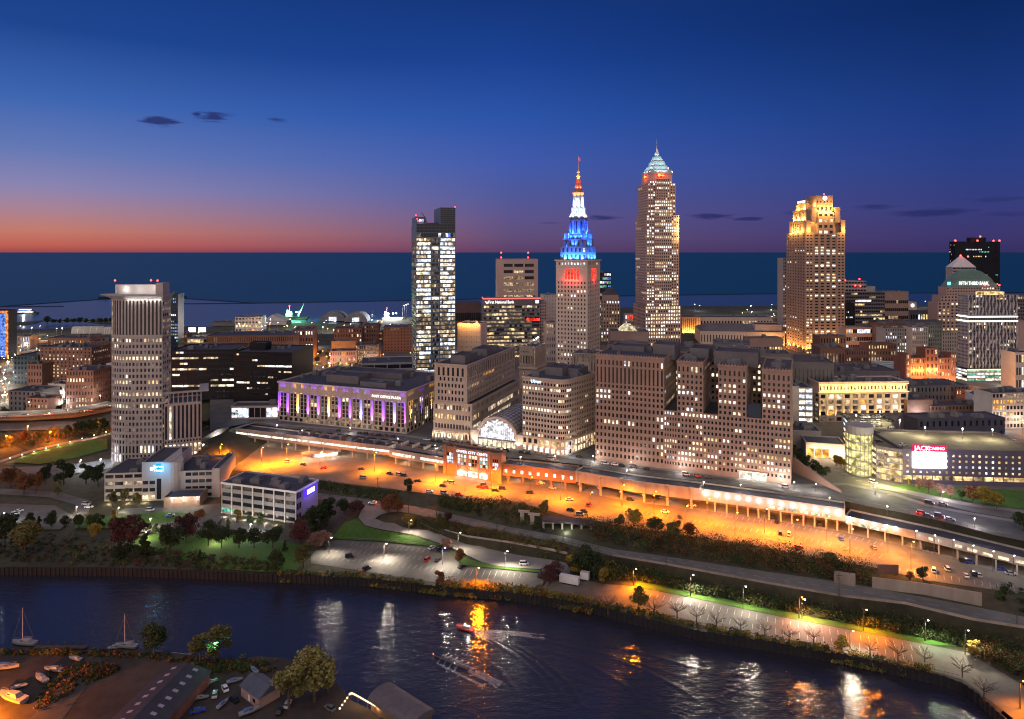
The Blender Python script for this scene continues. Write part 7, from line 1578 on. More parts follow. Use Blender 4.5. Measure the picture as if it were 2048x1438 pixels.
# distant street lights, one lamp each
rl_ = random.Random(4); k = 0
for x0, x1, y0, y1, z, n, kinds in ((0, 34, 720, 812, 14, 30, 'oowws'), (0, 120, 690, 722, 12, 26, 'ows'), (228, 420, 672, 692, 20, 14, 'ows'), (880, 960, 700, 716, 25, 8, 'os'), (1900, 2040, 770, 800, 25, 8, 'wso'), (1230, 1300, 672, 682, 25, 6, 'o'), (185, 228, 690, 730, 15, 6, 'ows'), (100, 130, 800, 826, 15, 6, 'ws'), (616, 664, 694, 760, 25, 16, 'oswo'), (664, 760, 728, 742, 25, 14, 'sws'), (730, 822, 716, 724, 25, 6, 'o'), (1370, 1560, 640, 656, 23, 14, 'oso'), (1560, 1600, 690, 700, 25, 4, 'o'), (1690, 1800, 720, 738, 25, 8, 'os'), (1990, 2048, 830, 870, 25, 10, 'wos'), (1830, 1850, 830, 850, 25, 3, 'w'), (600, 620, 690, 720, 25, 3, 'o'), (1380, 1560, 618, 636, 3, 9, 'w'), (20, 130, 662, 676, 4, 6, 'ws'), (470, 800, 652, 676, 8, 34, 'wos'), (1700, 1890, 612, 636, 4, 24, 'wos')):
    for _ in range(n):
        x, y = rl_.uniform(x0, x1), rl_.uniform(y0, y1); kd = rl_.choice(kinds); p = W(x, y, z); far = p.y > 1000
        t = lamp(0, 0, 0, 8.0 if not far else 12.0, kd, 650 if not far else 1300, 'distant street lamp among the city blocks', 'distant street lamps of the city', pt=p, arm=.4)
        if far: t.scale = (2, 2, 1.2)
# utility poles
for i, (x, y, z) in enumerate(((659, 992, 8), (755, 988, 11), (817, 1026, 8), (873, 1032, 8), (994, 1064, 8.4), (1126, 1082, 9), (1332, 1133, 9.6), (1678, 1194, 10), (2034, 1250, 10), (1098, 1094, 8.8))):
    q = MB(); p = W(x, y, z); q.tube((0, 0, -.2), (0, 0, 10), .18, .12); q.box(-1.1, 1.1, -.08, .08, 8.9, 9.1); o = link('utility_pole', q.mesh('utility_pole', M_bark), None, p); tag(o, f'bare wooden utility pole beside the canal road, {ORD[i]} from the left' if i < 9 else 'bare wooden pole by the yellow trees', 'utility pole', 'utility poles of the canal road')
# ================================================================== CARS
CARC = {'white': (.62, .62, .60), 'black': (.012, .012, .014), 'silver': (.35, .36, .37), 'red': (.35, .02, .02), 'blue': (.02, .05, .30), 'grey': (.10, .10, .11)}
M_tyre = mat('tyre_rubber', (.012, .012, .012), .9, .1, 3); G_tail = glow('tail_light', (1, .03, .02), 2.5); G_head = glow('head_light', (1, .97, .9), 6); M_lens = mat('lamp_lens', (.4, .4, .4), .2, .05, 2, .6); M_tail0 = mat('red_lens', (.22, .01, .01), .3, .1, 2, .5)
def carmesh(van):
    b = MB(); hw = .92; P = [(-2.25, .45), (-2.2, .95), (-1.0, 1.02), (1.35, 1.0), (2.2, .82), (2.28, .45)]
    def ringx(x, z0, z1, w): return [(x, -w, z0), (x, w, z0), (x, w*.94, z1), (x, -w*.94, z1)]
    b.loft([ringx(-2.25, .38, .86, .82), ringx(-2.05, .30, 1.0, hw), ringx(-.9, .28, 1.04, hw), ringx(1.0, .28, 1.02, hw), ringx(1.9, .30, .88, .88), ringx(2.28, .38, .68, .76)])
    c = MB(); xr, xf, tr, tf, zt = (-2.1, 1.5, -1.95, .75, 1.86) if van else (-1.75, 1.15, -1.25, .35, 1.48)
    c.loft([[(xr, -.84, 1.0), (xf, -.84, 1.0), (xf, .84, 1.0), (xr, .84, 1.0)], [(tr, -.66, zt), (tf, -.66, zt), (tf, .66, zt), (tr, .66, zt)]])
    r = MB(); r.box(tr+.02, tf-.02, -.65, .65, zt+.005, zt+.06)
    return b, c, r
WH = MB(); WH.tube((0, -.12, 0), (0, .12, 0), .34, n=12); WHm = WH.mesh('wheel', M_tyre)
LTm = {}
for nm, m0 in (('headlight', M_lens), ('headlight_on', G_head), ('taillight', M_tail0), ('taillight_on', G_tail)):
    q = MB(); q.box(-.04, .04, -.2, .2, -.08, .08); LTm[nm] = q.mesh(nm.replace('_on', ''), m0)
CB = {}
for vn in (0, 1):
    b, c, r = carmesh(vn); CB['glass', vn] = c.mesh('cabin_glass', M_glass)
    for k, cc in CARC.items():
        pm = mat('car_paint_'+k, cc, .3, .05, 1, .6); CB[k, vn, 'b'] = b.mesh('body', pm); CB[k, vn, 'r'] = r.mesh('roof', pm)
def car(p, rot, c, label, group, van=0, on=0):
    t = empty('parked_car' if not on else 'moving_car', p, rot, label, 'car', group)
    link('body', CB[c, van, 'b'], t); link('cabin_glass', CB['glass', van], t); link('roof', CB[c, van, 'r'], t)
    for x in (-1.35, 1.42):
        for y in (-.82, .82): link('wheel', WHm, t, (x, y, .34))
    for y in (-.55, .55): link('headlight', LTm['headlight_on' if on else 'headlight'], t, (2.27, y, .62)); link('taillight', LTm['taillight_on' if on else 'taillight'], t, (-2.2, y, .78))
    if on: spot(4.2, 0, .7, 40, (1, .95, .85), t, .2, 'headlight_beam', 80, (1, 0, -.12)); spot(-3, 0, .6, 14, (1, .05, .03), t, .2)
    return t
def cars(lst, z, rot, where, group, jit=.12):
    seen = {}
    for i, a in enumerate(lst):
        x, y, c = a[:3]; r_ = a[3] if len(a) > 3 else rot; on = a[4] if len(a) > 4 else 0; zz = a[5] if len(a) > 5 else z
        seen[c] = seen.get(c, 0)+1; n_ = seen[c]-1
        p = W(x, y, zz); p.z = zz+.18
        car(p, r_+rnd.uniform(-jit, jit), c, f"{c} car {where}, {ORD[n_] if n_ < 14 else 'number '+str(n_+1)} {c} one from the left", group, int(rnd.random() < .35), on)
w_, k_, s_, r_, b_, g_ = 'white', 'black', 'silver', 'red', 'blue', 'grey'
cars([(575, 925, w_), (607, 931, k_), (648, 938, r_), (723, 940, k_), (727, 957, s_), (779, 949, k_), (798, 951, s_), (808, 953, k_), (836, 964, k_), (886, 973, k_), (893, 966, s_), (904, 968, s_), (888, 988, s_), (858, 985, w_, .4, 1), (917, 991, r_), (960, 976, r_), (968, 972, k_), (972, 977, r_), (991, 983, k_), (1005, 979, k_), (1060, 988, k_), (1083, 968, w_), (1105, 978, s_), (1139, 1001, w_), (1178, 1012, r_, 1.2), (1141, 1022, k_), (1160, 1031, s_), (1167, 1025, k_), (1260, 1001, k_), (1312, 998, k_), (1318, 996, s_), (1330, 1026, w_), (1359, 1036, k_, 1.3), (1384, 1013, w_), (1545, 1038, k_), (1553, 1046, k_, 1.2), (1560, 1069, k_, 1.2), (1578, 1071, w_, 1.2), (1597, 1097, r_, .1), (1641, 1053, k_), (1682, 1080, b_, 1.2), (1748, 1098, g_, 1.2), (1855, 1100, k_), (1866, 1103, k_), (1868, 1144, w_, 1.2), (1894, 1141, s_, 1.2), (1932, 1154, w_, 1.2), (1947, 1150, k_, 1.2), (1958, 1153, s_, 1.2), (1929, 1125, k_), (1940, 1127, b_), (2001, 1141, b_), (2022, 1150, s_)], EZ, -.3, 'on the orange lit car park', 'cars on the orange lit car park', .2)
cars([(678, 863, k_), (720, 868, k_), (733, 869, k_), (747, 871, k_), (759, 872, k_), (772, 873, k_), (787, 875, k_), (854, 881, s_), (867, 883, k_), (880, 885, k_), (905, 888, k_), (921, 890, g_), (938, 893, r_), (952, 895, k_), (969, 897, s_), (997, 901, k_), (1013, 903, k_), (1044, 906, k_), (1057, 908, k_), (1101, 920, g_), (1158, 914, k_), (1210, 929, w_), (1230, 931, w_), (1244, 933, k_), (1268, 936, k_), (1294, 940, k_), (1372, 951, w_), (1394, 954, r_), (1418, 957, k_), (1571, 976, s_), (1620, 892, r_, .1), (1601, 888, s_), (1640, 893, k_)], HZ, -.36, 'parked along the avenue kerb', 'cars parked along the avenue')
cars([(1858, 1008, k_, -.45, 1), (1885, 1011, g_, -.45, 1), (1843, 1029, r_, -.5, 1), (1856, 1034, k_, -.5, 1), (1878, 1034, k_, -.5, 1), (1899, 1041, g_, -.5, 1), (1746, 967, w_, -1.2, 1), (1772, 959, r_, 1.4, 1), (1788, 950, w_, 1.4, 1), (1105, 918, s_, 2.8, 1)], HZ, -.45, 'driving at the crossroads', 'cars driving at the crossroads')
cars([(638, 1089, k_, .1), (646, 1099, k_, .1), (699, 1115, k_, .3), (733, 1140, k_, 1.0, 1), (855, 1122, r_, 1.2), (876, 1123, k_, 1.2), (864, 1098, w_, .9), (881, 1101, k_, 1.1), (889, 1103, b_, .7), (923, 1136, k_, 1.1), (1048, 1130, w_, 0, 0, 4.1), (1080, 1153, k_, 1.3), (1077, 1177, k_, 1.3), (2037, 1348, k_, .3)], BZ, 1.1, 'on the grey river lots', 'cars on the grey river lots')
cars([(745, 1008, w_, 2.9, 1, 8.2), (341, 1033, b_, .5, 0, 4.6), (30, 1030, w_, .6, 0, 4.5), (38, 1024, w_, .6, 0, 4.5), (178, 1016, w_, 0, 0, 4.6), (172, 1010, s_, 0, 0, 4.7), (300, 1022, w_, .2, 0, 4.6)], 4.4, .3, 'by the low offices', 'cars by the low offices')
DK = HZ+18.65
cars([(1690+i*5, 832+i*5.2, k_, .1) for i in range(5)]+[(1727+(i % 4)*10, 836+(i//4)*9, (w_, s_, g_)[i % 3], .15) for i in range(12)]+[(1765+i*7, 832+i*4.5, k_, .1) for i in range(4)]+[(1752, 866, k_, .1), (1757, 885, k_, .1), (1783, 858, k_, .2), (1806, 892, w_, .2)], DK, .1, 'on the garage roof deck', 'cars on the garage roof deck')
# ------------------------------------------------------------------ painted stalls
def stalls(pts, z, ln, gap, skew=1.0, lift=.16):
    q = MB(); P = [W(x, y, z) for x, y in pts]
    for a, c in zip(P, P[1:]):
        d = (c-a); L_ = d.length; d.normalize(); n_ = Vector((-d.y, d.x, 0))
        for k in range(int(L_/gap)): o = a+d*(k*gap); e = o+n_*ln+d*skew; q.quad(o-d*.07, o+d*.07, e+d*.07, e-d*.07)
    for i in range(len(q.v)): q.v[i] = (q.v[i][0], q.v[i][1], z+lift)
    return q
q = MB()
for pts in ([(1230, 1052), (1399, 1072), (1536, 1092), (1740, 1132)], [(1280, 1030), (1420, 1052), (1560, 1074), (1680, 1096), (1780, 1122)], [(1440, 1034), (1560, 1052), (1660, 1070), (1780, 1096)], [(1800, 1146), (1950, 1170), (2048, 1186)], [(900, 990), (1010, 1000)]):
    s1 = stalls(pts, EZ, 5, 2.8, .6); b0 = len(q.v); q.v += s1.v; q.f += [tuple(i+b0 for i in f) for f in s1.f]; q.m += s1.m
for pts, ln in (([(1290, 1184), (1400, 1206), (1536, 1234), (1720, 1270), (1860, 1296)], -4.5), ([(1400, 1238), (1536, 1266), (1720, 1300), (1850, 1328)], 4.5), ([(640, 1118), (760, 1130), (880, 1146), (1010, 1160)], 4.5), ([(700, 1092), (790, 1100), (870, 1108)], 4.5), ([(640, 1102), (760, 1112), (900, 1128)], 4.5), ([(930, 1146), (1060, 1158)], 4.5)):
    s1 = stalls(pts, BZ, ln, 2.9, 0, .2); b0 = len(q.v); q.v += s1.v; q.f += [tuple(i+b0 for i in f) for f in s1.f]; q.m += s1.m
q.f = [tuple(reversed(f)) if (Vector(q.v[f[1]])-Vector(q.v[f[0]])).cross(Vector(q.v[f[2]])-Vector(q.v[f[1]])).z < 0 else f for f in q.f]
struct('parking_stall_lines', q, M_line)
q = MB()
for A_, B_r in ((df, dn),):
    for i in range(len(A_)-1):
        a, c = (A_[i]+B_r[i])/2, (A_[i+1]+B_r[i+1])/2; n = int((c-a).length/6)
        for k in range(n):
            u, v = a.lerp(c, k/n), a.lerp(c, (k+.5)/n); d = (v-u).normalized(); s = Vector((-d.y, d.x, 0))*.09; up = Vector((0, 0, .15)); q.quad(u-s+up, v-s+up, v+s+up, u+s+up)
am = [(p+r)/2 for p, r in zip(off2(hur_near, 6), off2(hur_near, 6))]
for a, c in zip(am, am[1:]):
    n = max(1, int((c-a).length/7))
    for k in range(n): u, v = a.lerp(c, k/n), a.lerp(c, (k+.45)/n); d = (v-u).normalized(); s = Vector((-d.y, d.x, 0))*.09; up = Vector((0, 0, .09)); q.quad(u-s+up, v-s+up, v+s+up, u+s+up)
for x, y in ((1676, 942), (1690, 948), (1704, 955), (1718, 962), (1732, 969), (1748, 976), (1764, 984), (1782, 990)): p = W(x, y, HZ); q.quad(p+Vector((-1.6, .5, .1)), p+Vector((1.4, -.7, .1)), p+Vector((1.6, -.3, .1)), p+Vector((-1.4, .9, .1)))
struct('road_markings', q, M_line)
# rail fences of the ramp and river lot
def fence(label, pts, n_, hgt=1.1):
    P = [W(*p) for p in pts]; q = MB()
    for a, c in zip(P, P[1:]):
        d = (c-a); L_ = d.length; d.normalize(); nn = Vector((d.y, -d.x)); k = max(1, int(L_/n_))
        za, zc_ = gz(a.x, a.y) if a.y > 290 else a.z, gz(c.x, c.y) if c.y > 290 else c.z
        for t in range(k): z_ = za+(zc_-za)*t/k; q.obox((a.x, a.y), d, nn, t*n_, t*n_+.14, -.07, .07, z_, z_+hgt)
        m_ = len(q.v); q.hexa([(a.x, a.y-.05, za+hgt-.3), (c.x, c.y-.05, zc_+hgt-.3), (c.x, c.y+.05, zc_+hgt-.3), (a.x, a.y+.05, za+hgt-.3)], [(a.x, a.y-.05, za+hgt-.15), (c.x, c.y-.05, zc_+hgt-.15), (c.x, c.y+.05, zc_+hgt-.15), (a.x, a.y+.05, za+hgt-.15)])
    tag(link('fence', q.mesh('fence', M_dark)), label, 'fence')
fence('dark post fence along the top of the grey river lot', [(675, 1079, 3.6), (762, 1083, 3.6), (862, 1093, 3.6), (895, 1103, 3.6)], 4, 1.6)
fence('dark post fence on the outer bend of the ramp road', [(717, 1038, 7), (731, 1053, 6.5), (762, 1061, 6), (825, 1071, 5.2), (887, 1091, 4.6), (962, 1126, 3.9)], 3.4, 1.2)
fence('tall post fence below the yellow tree by the ramp', [(820, 1047, 6.5), (850, 1058, 6), (888, 1070, 6)], 2.6, 3.0)
fence('low rail along the river edge of the long car park', [(1300, 1226, 3.6), (1400, 1248, 3.6), (1536, 1276, 3.6), (1686, 1303, 3.6), (1850, 1338, 3.6), (1920, 1354, 3.6)], 3, .9)
# ================================================================== NEAR BANK: BOAT YARD AND MARINA
NZ = 1.8
NB = [(-500, 1297), (0, 1300), (60, 1298), (170, 1301), (260, 1300), (330, 1304), (385, 1310), (440, 1320), (520, 1312), (580, 1318), (640, 1338), (672, 1362), (690, 1384), (704, 1402), (740, 1418), (790, 1440), (830, 1475), (870, 1560)]
P = [W(x, y, NZ) for x, y in NB]; P2 = P+[Vector((P[-1].x+2, 150, NZ)), Vector((-420, 150, NZ))]
q = MB(); q.prism([(p.x, p.y) for p in reversed(P2)], -1, NZ); struct('boat_yard_ground', q, mat('yard_dirt', (.042, .033, .028), .95, .4, .25, bump=.3))
def nat(x, y, z=NZ): return W(x, y, z)
poly('yard_track', [(60, 1438), (150, 1340), (180, 1318), (215, 1320), (190, 1350), (110, 1460), (60, 1500)], NZ, mat('yard_gravel', (.05, .045, .042), .95, .3, .4), .06)
# long dark shed
c = [nat(330, 1330, 7.5), nat(392, 1352, 7.5), nat(312, 1440, 7.5), nat(205, 1440, 7.5)]
A = Vector((c[3].x, c[3].y-14)); Bv = Vector((c[0].x, c[0].y)); dv = (Bv-A); Ls = dv.length; wd_ = 17.0
ang_ = math.degrees(math.atan2(-(dv.x), dv.y)) 
b = Bld('boat_shed', 'long dark boat shed with two rows of pale skylights', 'shed', A, NZ, -math.degrees(math.atan2(dv.y, dv.x))+90, mat('rusty_cladding', (.22, .10, .07), .8, .3, .4))
q = MB(); q.box(0, wd_, 0, Ls, 0, 4.6); b.part('wall', q, b.wall)
q = MB(); q.loft([[(-.6, -.6, 4.62), (wd_/2, -.6, 6.9), (wd_+.6, -.6, 4.62)], [(-.6, Ls+.6, 4.62), (wd_/2, Ls+.6, 6.9), (wd_+.6, Ls+.6, 4.62)]]); b.part('roof', q, mat('dark_sheet_roof', (.035, .032, .04), .75, .3, .3))
for k in range(11):
    for sx in (.26, .74):
        q = MB(); y = 3+k*Ls/11.2; x = wd_*sx; z = 4.62+(6.9-4.62)*(1-abs(x-wd_/2)/(wd_/2+.6)); s_ = (1 if sx < .5 else -1)*(6.9-4.62)/(wd_/2+.6)*.9
        q.hexa([(x-.9, y-.6, z-s_-.1), (x+.9, y-.6, z+s_-.1), (x+.9, y+.6, z+s_-.1), (x-.9, y+.6, z-s_-.1)], [(x-.9, y-.6, z-s_+.1), (x+.9, y-.6, z+s_+.1), (x+.9, y+.6, z+s_+.1), (x-.9, y+.6, z-s_+.1)]); b.part('skylight', q, mat('skylight_panel', (.25, .24, .27), .5, .1, .5))
# small house under the big tree
A = nat(482, 1392); b = Bld('gabled_house', 'small gabled house with blue-grey roof under the big tree', 'house', A, NZ, 38, mat('pinkish_boards', (.30, .20, .17), .85, .2, .8))
q = MB(); q.box(0, 11, 0, 8, 0, 3.6); b.part('wall', q, b.wall)
q = MB(); q.loft([[(-.5, -.5, 3.62), (-.5, 8.5, 3.62), (-.5, 4, 6)][::-1], [(11.5, -.5, 3.62), (11.5, 8.5, 3.62), (11.5, 4, 6)][::-1]][::-1]); b.part('roof', q, mat('slate_roof', (.07, .075, .10), .7, .2, .5))
q = MB(); q.box(4.6, 5.6, -.08, -.02, .4, 2.4); b.part('door', q, M_white_paint); q = MB(); q.box(7.4, 8.8, -.08, -.02, 1.1, 2.3); b.part('window', q, M_glass)
# boathouse with a string of bulbs
A = nat(742, 1420); b = Bld('boathouse', 'curved dark roofed boathouse at the bottom waterfront', 'boathouse', A, NZ, 40, mat('brown_boards', (.16, .10, .06), .9, .3, .8))
q = MB(); q.box(0, 20, 0, 9, 0, 3.2); b.part('wall', q, b.wall); n = 8; q = MB(); PR = [(4.5-5.4*math.cos(math.pi*k/n), 3.21+2.6*math.sin(math.pi*k/n)) for k in range(n+1)]
q.loft([[(-.8, y, z) for y, z in PR], [(21, y, z) for y, z in PR]][::-1]); b.part('roof', q, mat('weathered_roof', (.10, .085, .09), .8, .3, .5))
SB = glow('string_bulb', (1, .66, .32), 9); SP = [nat(702, 1384, 4.6), nat(716, 1391, 4.6), nat(735, 1402, 4.6), nat(752, 1411, 4.6), nat(770, 1418, 4.6), nat(790, 1428, 4.6), nat(812, 1442, 4.6)]
sl = empty('string_lights', (SP[0].x, SP[0].y, NZ), 0, 'string of warm bulbs along the bottom waterfront deck', 'string lights'); q = MB()
for a_, c_ in zip(SP, SP[1:]): q.tube(a_-sl.location, c_-sl.location, .03, n=4)
link('cable', q.mesh('cable', M_black), sl); bm_ = MB().ball((0, 0, 0), .2, 6, 4).mesh('bulb', SB); tot = 0
for a_, c_ in zip([SP[0]+Vector((-2, -9, 0))]+SP, SP):
    for k in range(5): link('bulb', bm_, sl, a_.lerp(c_, (k+.5)/5)-sl.location-Vector((0, 0, .2)))
for p in SP: q = MB(); d = p-sl.location; q.tube((d.x, d.y, 0), (d.x, d.y, d.z+.1), .07, n=5); link('post', q.mesh('post', M_bark), sl); spot(d.x+.3, d.y-.8, d.z-.5, 28, (1, .6, .28), sl, .3)
# boats: hull grown from sections, cabin, deck
M_hull = mat('white_hull_paint', (.22, .21, .21), .4, .12, 1, .5); M_hullr = mat('red_hull_paint', (.4, .03, .03), .4, .1, 1, .5); M_blue_tarp = mat('blue_tarp', (.10, .14, .28), .7, .2, 1)
def hullmesh(L_, wd, ht):
    q = MB(); R_ = []
    for t in (0, .12, .35, .6, .8, .93, 1.0):
        w_ = wd/2*(1-max(0, (t-.45)/.55)**2.2)*(.9 if t == 0 else 1)+.02; sh_ = ht*(1+.35*t*t); x = (t-.5)*L_
        R_.append([(x, -w_, sh_), (x, -w_*.92, ht*.45), (x-.0, -w_*.35, .02+.3*t*t*ht), (x, w_*.35, .02+.3*t*t*ht), (x, w_*.92, ht*.45), (x, w_, sh_)])
    return q.loft(R_)
def boat(p, rot, L_, label, kind='motor_boat', mast=0, c=None, group=None, tarp=False, lights=False):
    wd, ht = L_*.3, L_*.13; t = empty(kind, p, rot, label, 'boat', group); link('hull', hullmesh(L_, wd, ht).mesh('hull', c or M_hull), t)
    q = MB(); q.loft([[(-.32*L_, -wd*.33, ht*1.0), (.18*L_, -wd*.26, ht*1.05), (.18*L_, wd*.26, ht*1.05), (-.32*L_, wd*.33, ht*1.0)], [(-.25*L_, -wd*.28, ht*1.9), (.08*L_, -wd*.2, ht*1.8), (.08*L_, wd*.2, ht*1.8), (-.25*L_, wd*.28, ht*1.9)]]); link('cabin', q.mesh('cabin', M_blue_tarp if tarp else M_hull), t)
    q = MB(); q.box(-.05*L_, .10*L_, -wd*.27, wd*.27, ht*1.28, ht*1.55); link('windscreen', q.mesh('windscreen', M_glass), t)
    q = MB()
    for s in (-1, 1): q.tube((-.1*L_, s*wd*.42, ht*1.5), (.42*L_, s*.06*wd, ht*1.9), .03, n=4)
    link('hand_rail', q.mesh('hand_rail', M_mech), t)
    if mast: 
        q = MB(); q.tube((.06*L_, 0, ht), (.06*L_, 0, mast), .10, .06, 6); link('mast', q.mesh('mast', mat('pale_mast', (.5, .42, .34))), t)
        q = MB(); q.tube((.06*L_, 0, ht*2.6), (-.36*L_, 0, ht*2.5), .07, n=5); link('boom', q.mesh('boom', M_mech), t); q = MB(); q.tube((.06*L_, 0, mast*.96), (-.45*L_, 0, ht*1.5), .035, n=4); q.tube((.06*L_, 0, mast*.96), (.48*L_, 0, ht*1.6), .035, n=4); link('stay', q.mesh('stay', M_pole), t)
    if lights: q = MB(); q.ball((0, 0, ht*2.4), .22); link('lamp', q.mesh('lamp', M_white), t); spot(-1.5, 0, ht*3, 60, (1, .95, .9), t, .3)
    return t
for x, y, r_, L_, lb, tp in ((12, 1340, .1, 9, 'white motor boat on stands at the far left of the yard', 1), (24, 1402, 2.8, 12, 'large orange lit white boat with cabin at the bottom left', 0), (82, 1362, 2.6, 7.5, 'small open boat lying in the orange yard', 1), (106, 1344, 3.0, 7, 'white skiff near the dark bushes of the yard', 0), (418, 1370, .5, 6, 'white cabin cruiser beside the long shed', 0), (402, 1400, .2, 5, 'small white dinghy behind the long shed', 0), (500, 1428, .6, 7, 'covered boat below the small house', 1), (446, 1412, 1.2, 5, 'little tarped boat right of the shed wall', 1), (470, 1366, .4, 5.5, 'tarped boat left of the small house', 1), (508, 1344, 2.4, 5, 'tarped boat behind the small house', 1), (38, 1378, .4, 5, 'dark tarped dinghy in the orange yard middle', 1), (150, 1322, 2.9, 5.5, 'white boat at the top of the yard track', 0)):
    boat(nat(x, y)+Vector((0, 0, .5)), r_, L_, lb, tarp=bool(tp))
for x, y, L_, ht, lb in ((48, 1288, 10, 14.5, 'sailboat with a bare tall mast at far left bank'), (252, 1294, 9, 13, 'sailboat with slanting stay beside the dark round tree')): boat(W(x, y, 0)-Vector((0, 0, .25)), 3.05, L_, lb, 'sailing_boat', ht)
for x, y, r_, lb in ((232, 1296, .2, 'moored white cabin boat left of the sailboat'), (350, 1312, .1, 'moored small boat right of the dark round tree'), (366, 1314, .3, 'second moored small boat before the green lamp')): boat(W(x, y, 0)-Vector((0, 0, .2)), r_, 6, lb)
for i, (x, y) in enumerate(((430, 1392), (450, 1380), (468, 1402), (395, 1425), (560, 1425), (575, 1412), (660, 1420))):
    p = nat(x, y); p.z += .1; car(p, rnd.uniform(0, 3), ('silver', 'white', 'black', 'blue', 'black', 'silver', 'grey')[i], f"{('silver', 'white', 'black', 'blue', 'black', 'silver', 'grey')[i]} car left among the yard boats, {ORD[i]} from the shed", 'cars in the boat yard')
for px, y, hgt, sh, c, wd, lb in ((308, 1312, 12.5, 'round', 'dark', 1.1, 'beside the sailboat at the near bank'), (400, 1322, 10, 'tall', 'olive', 1.5, 'left of the green lamp'), (438, 1322, 12.5, 'tall', 'olive', 1.5, 'right behind the green lamp'), (628, 1404, 19, 'round', 'gold', 1.0, 'tallest at the near point'), (578, 1418, 14, 'tall', 'gold', 1.5, 'leaning on the small house'), (656, 1384, 11, 'tall', 'gold', 1.4, 'at the tip of the near point')):
    tree(px, y, NZ, hgt, sh, c, lb, wd)
def nbelt(label, A, B, n, h0, h1, cs, ls=.4):
    return belt(label, [(x, y, NZ) for x, y in A], [(x, y, NZ) for x, y in B], n, h0, h1, cs, ls)
nbelt('low dark bushes along the near river bank', [(0, 1302), (160, 1304), (300, 1306), (440, 1322), (560, 1322)], [(0, 1310), (160, 1312), (300, 1318), (440, 1345), (560, 1350)], 260, .6, 1.8, ['dark', 'rust', 'olive'])
nbelt('dark bushes between orange yard and long shed', [(100, 1345), (160, 1330), (210, 1326), (240, 1340)], [(60, 1430), (120, 1400), (170, 1372), (215, 1350)], 170, .6, 1.8, ['dark', 'rust'])
nbelt('green lit bushes below the green lamp', [(385, 1335), (430, 1326), (500, 1328)], [(400, 1352), (440, 1345), (510, 1345)], 130, .6, 1.6, ['green', 'olive'])
# pontoon with posts
q = MB(); a_, c_ = W(70, 1293, .6), W(170, 1296, .6); q.box(a_.x, c_.x, a_.y-1.2, a_.y+.8, .2, .7)
for k in range(14): x = a_.x+(c_.x-a_.x)*k/13; q.tube((x, a_.y+.9, -1), (x, a_.y+.9, 1.8), .12, n=5)
tag(link('pontoon', q.mesh('pontoon', M_bark)), 'narrow wooden pontoon with mooring posts at the near bank', 'pontoon')
# ------------------------------------------------------------------ boats on the river
mbp = W(930, 1260, 0); mb_ = boat(mbp, 2.75, 8, 'small red and white motorboat speeding across the river', c=M_hullr, lights=True)
M_foam = mat('foam', (.75, .72, .72), .9, .5, 1.2)
M_foam.use_nodes = True
def foam_alpha(m, thr=.45, sc=2.4):
    t = m.node_tree; n = t.nodes; l = t.links; p = n['Principled BSDF']; g = n.new('ShaderNodeNewGeometry'); a = n.new('ShaderNodeTexNoise'); a.inputs['Scale'].default_value = sc; a.inputs['Detail'].default_value = 6; l.new(g.outputs['Position'], a.inputs[0])
    mr = n.new('ShaderNodeMapRange'); mr.inputs[1].default_value = thr; mr.inputs[2].default_value = thr+.16; mr.inputs[4].default_value = .5; l.new(a.outputs[0], mr.inputs[0]); l.new(mr.outputs[0], p.inputs['Alpha'])
foam_alpha(M_foam)
q = MB()
def ribbon(pts, w0, w1, z=.05):
    P_ = [W(x, y, 0) for x, y in pts]; n_ = len(P_); prev = None
    for i, p in enumerate(P_):
        d = (P_[min(i+1, n_-1)]-P_[max(i-1, 0)]).normalized(); s = Vector((-d.y, d.x, 0))*(w0+(w1-w0)*i/(n_-1)); cur = (p-s+Vector((0, 0, z)), p+s+Vector((0, 0, z)))
        if prev: q.quad(prev[0], cur[0], cur[1], prev[1])
        prev = cur
ribbon([(938, 1262), (960, 1272), (985, 1284), (1010, 1295), (1040, 1306), (1075, 1325)], .6, 1.6); ribbon([(938, 1260), (965, 1262), (1000, 1264), (1040, 1268), (1090, 1275)], .5, 2.0, .055); ribbon([(945, 1263), (975, 1270), (1010, 1280)], 1.2, 3.5, .06)
o = struct('boat_wake_foam', q, M_foam); o['kind'] = 'stuff'
# wake waves: raised ridges fanning out behind the boat
q = MB(); 
for k, (pts, wv) in enumerate((([(960, 1270), (1000, 1292), (1040, 1318), (1075, 1350), (1100, 1390), (1115, 1440)], 1.0), ([(975, 1272), (1020, 1294), (1065, 1322), (1105, 1358), (1130, 1400), (1150, 1445)], 1.0), ([(990, 1274), (1040, 1296), (1090, 1326), (1135, 1364), (1165, 1410), (1185, 1450)], 1.1), ([(960, 1310), (1000, 1340), (1030, 1380), (1045, 1430)], 1.0), ([(1010, 1270), (1100, 1284), (1200, 1306), (1300, 1334), (1400, 1365)], 1.1), ([(1030, 1266), (1140, 1278), (1260, 1300), (1380, 1332), (1480, 1362)], 1.1), ([(1100, 1300), (1180, 1330), (1250, 1370), (1300, 1420)], 1.2), ([(1180, 1300), (1280, 1336), (1370, 1382), (1430, 1430)], 1.2))):
    P_ = [W(x, y, 0) for x, y in pts]; D_ = []
    for a_, c_ in zip(P_, P_[1:]):
        for j in range(8): D_.append(a_.lerp(c_, j/8))
    n_ = len(D_); prev = None
    for i, p in enumerate(D_):
        d = (D_[min(i+1, n_-1)]-D_[max(i-1, 0)]).normalized(); s = Vector((-d.y, d.x, 0)); f_ = math.sin(math.pi*min(i+1, n_-1)/n_); cur = [p+s*(wv*1.6*u)+Vector((0, 0, .012+.16*f_*math.cos(u*math.pi/2)**2)) for u in (-1, -.5, 0, .5, 1)]
        if prev:
            for u in range(4): q.quad(prev[u], cur[u], cur[u+1], prev[u+1])
        prev = cur
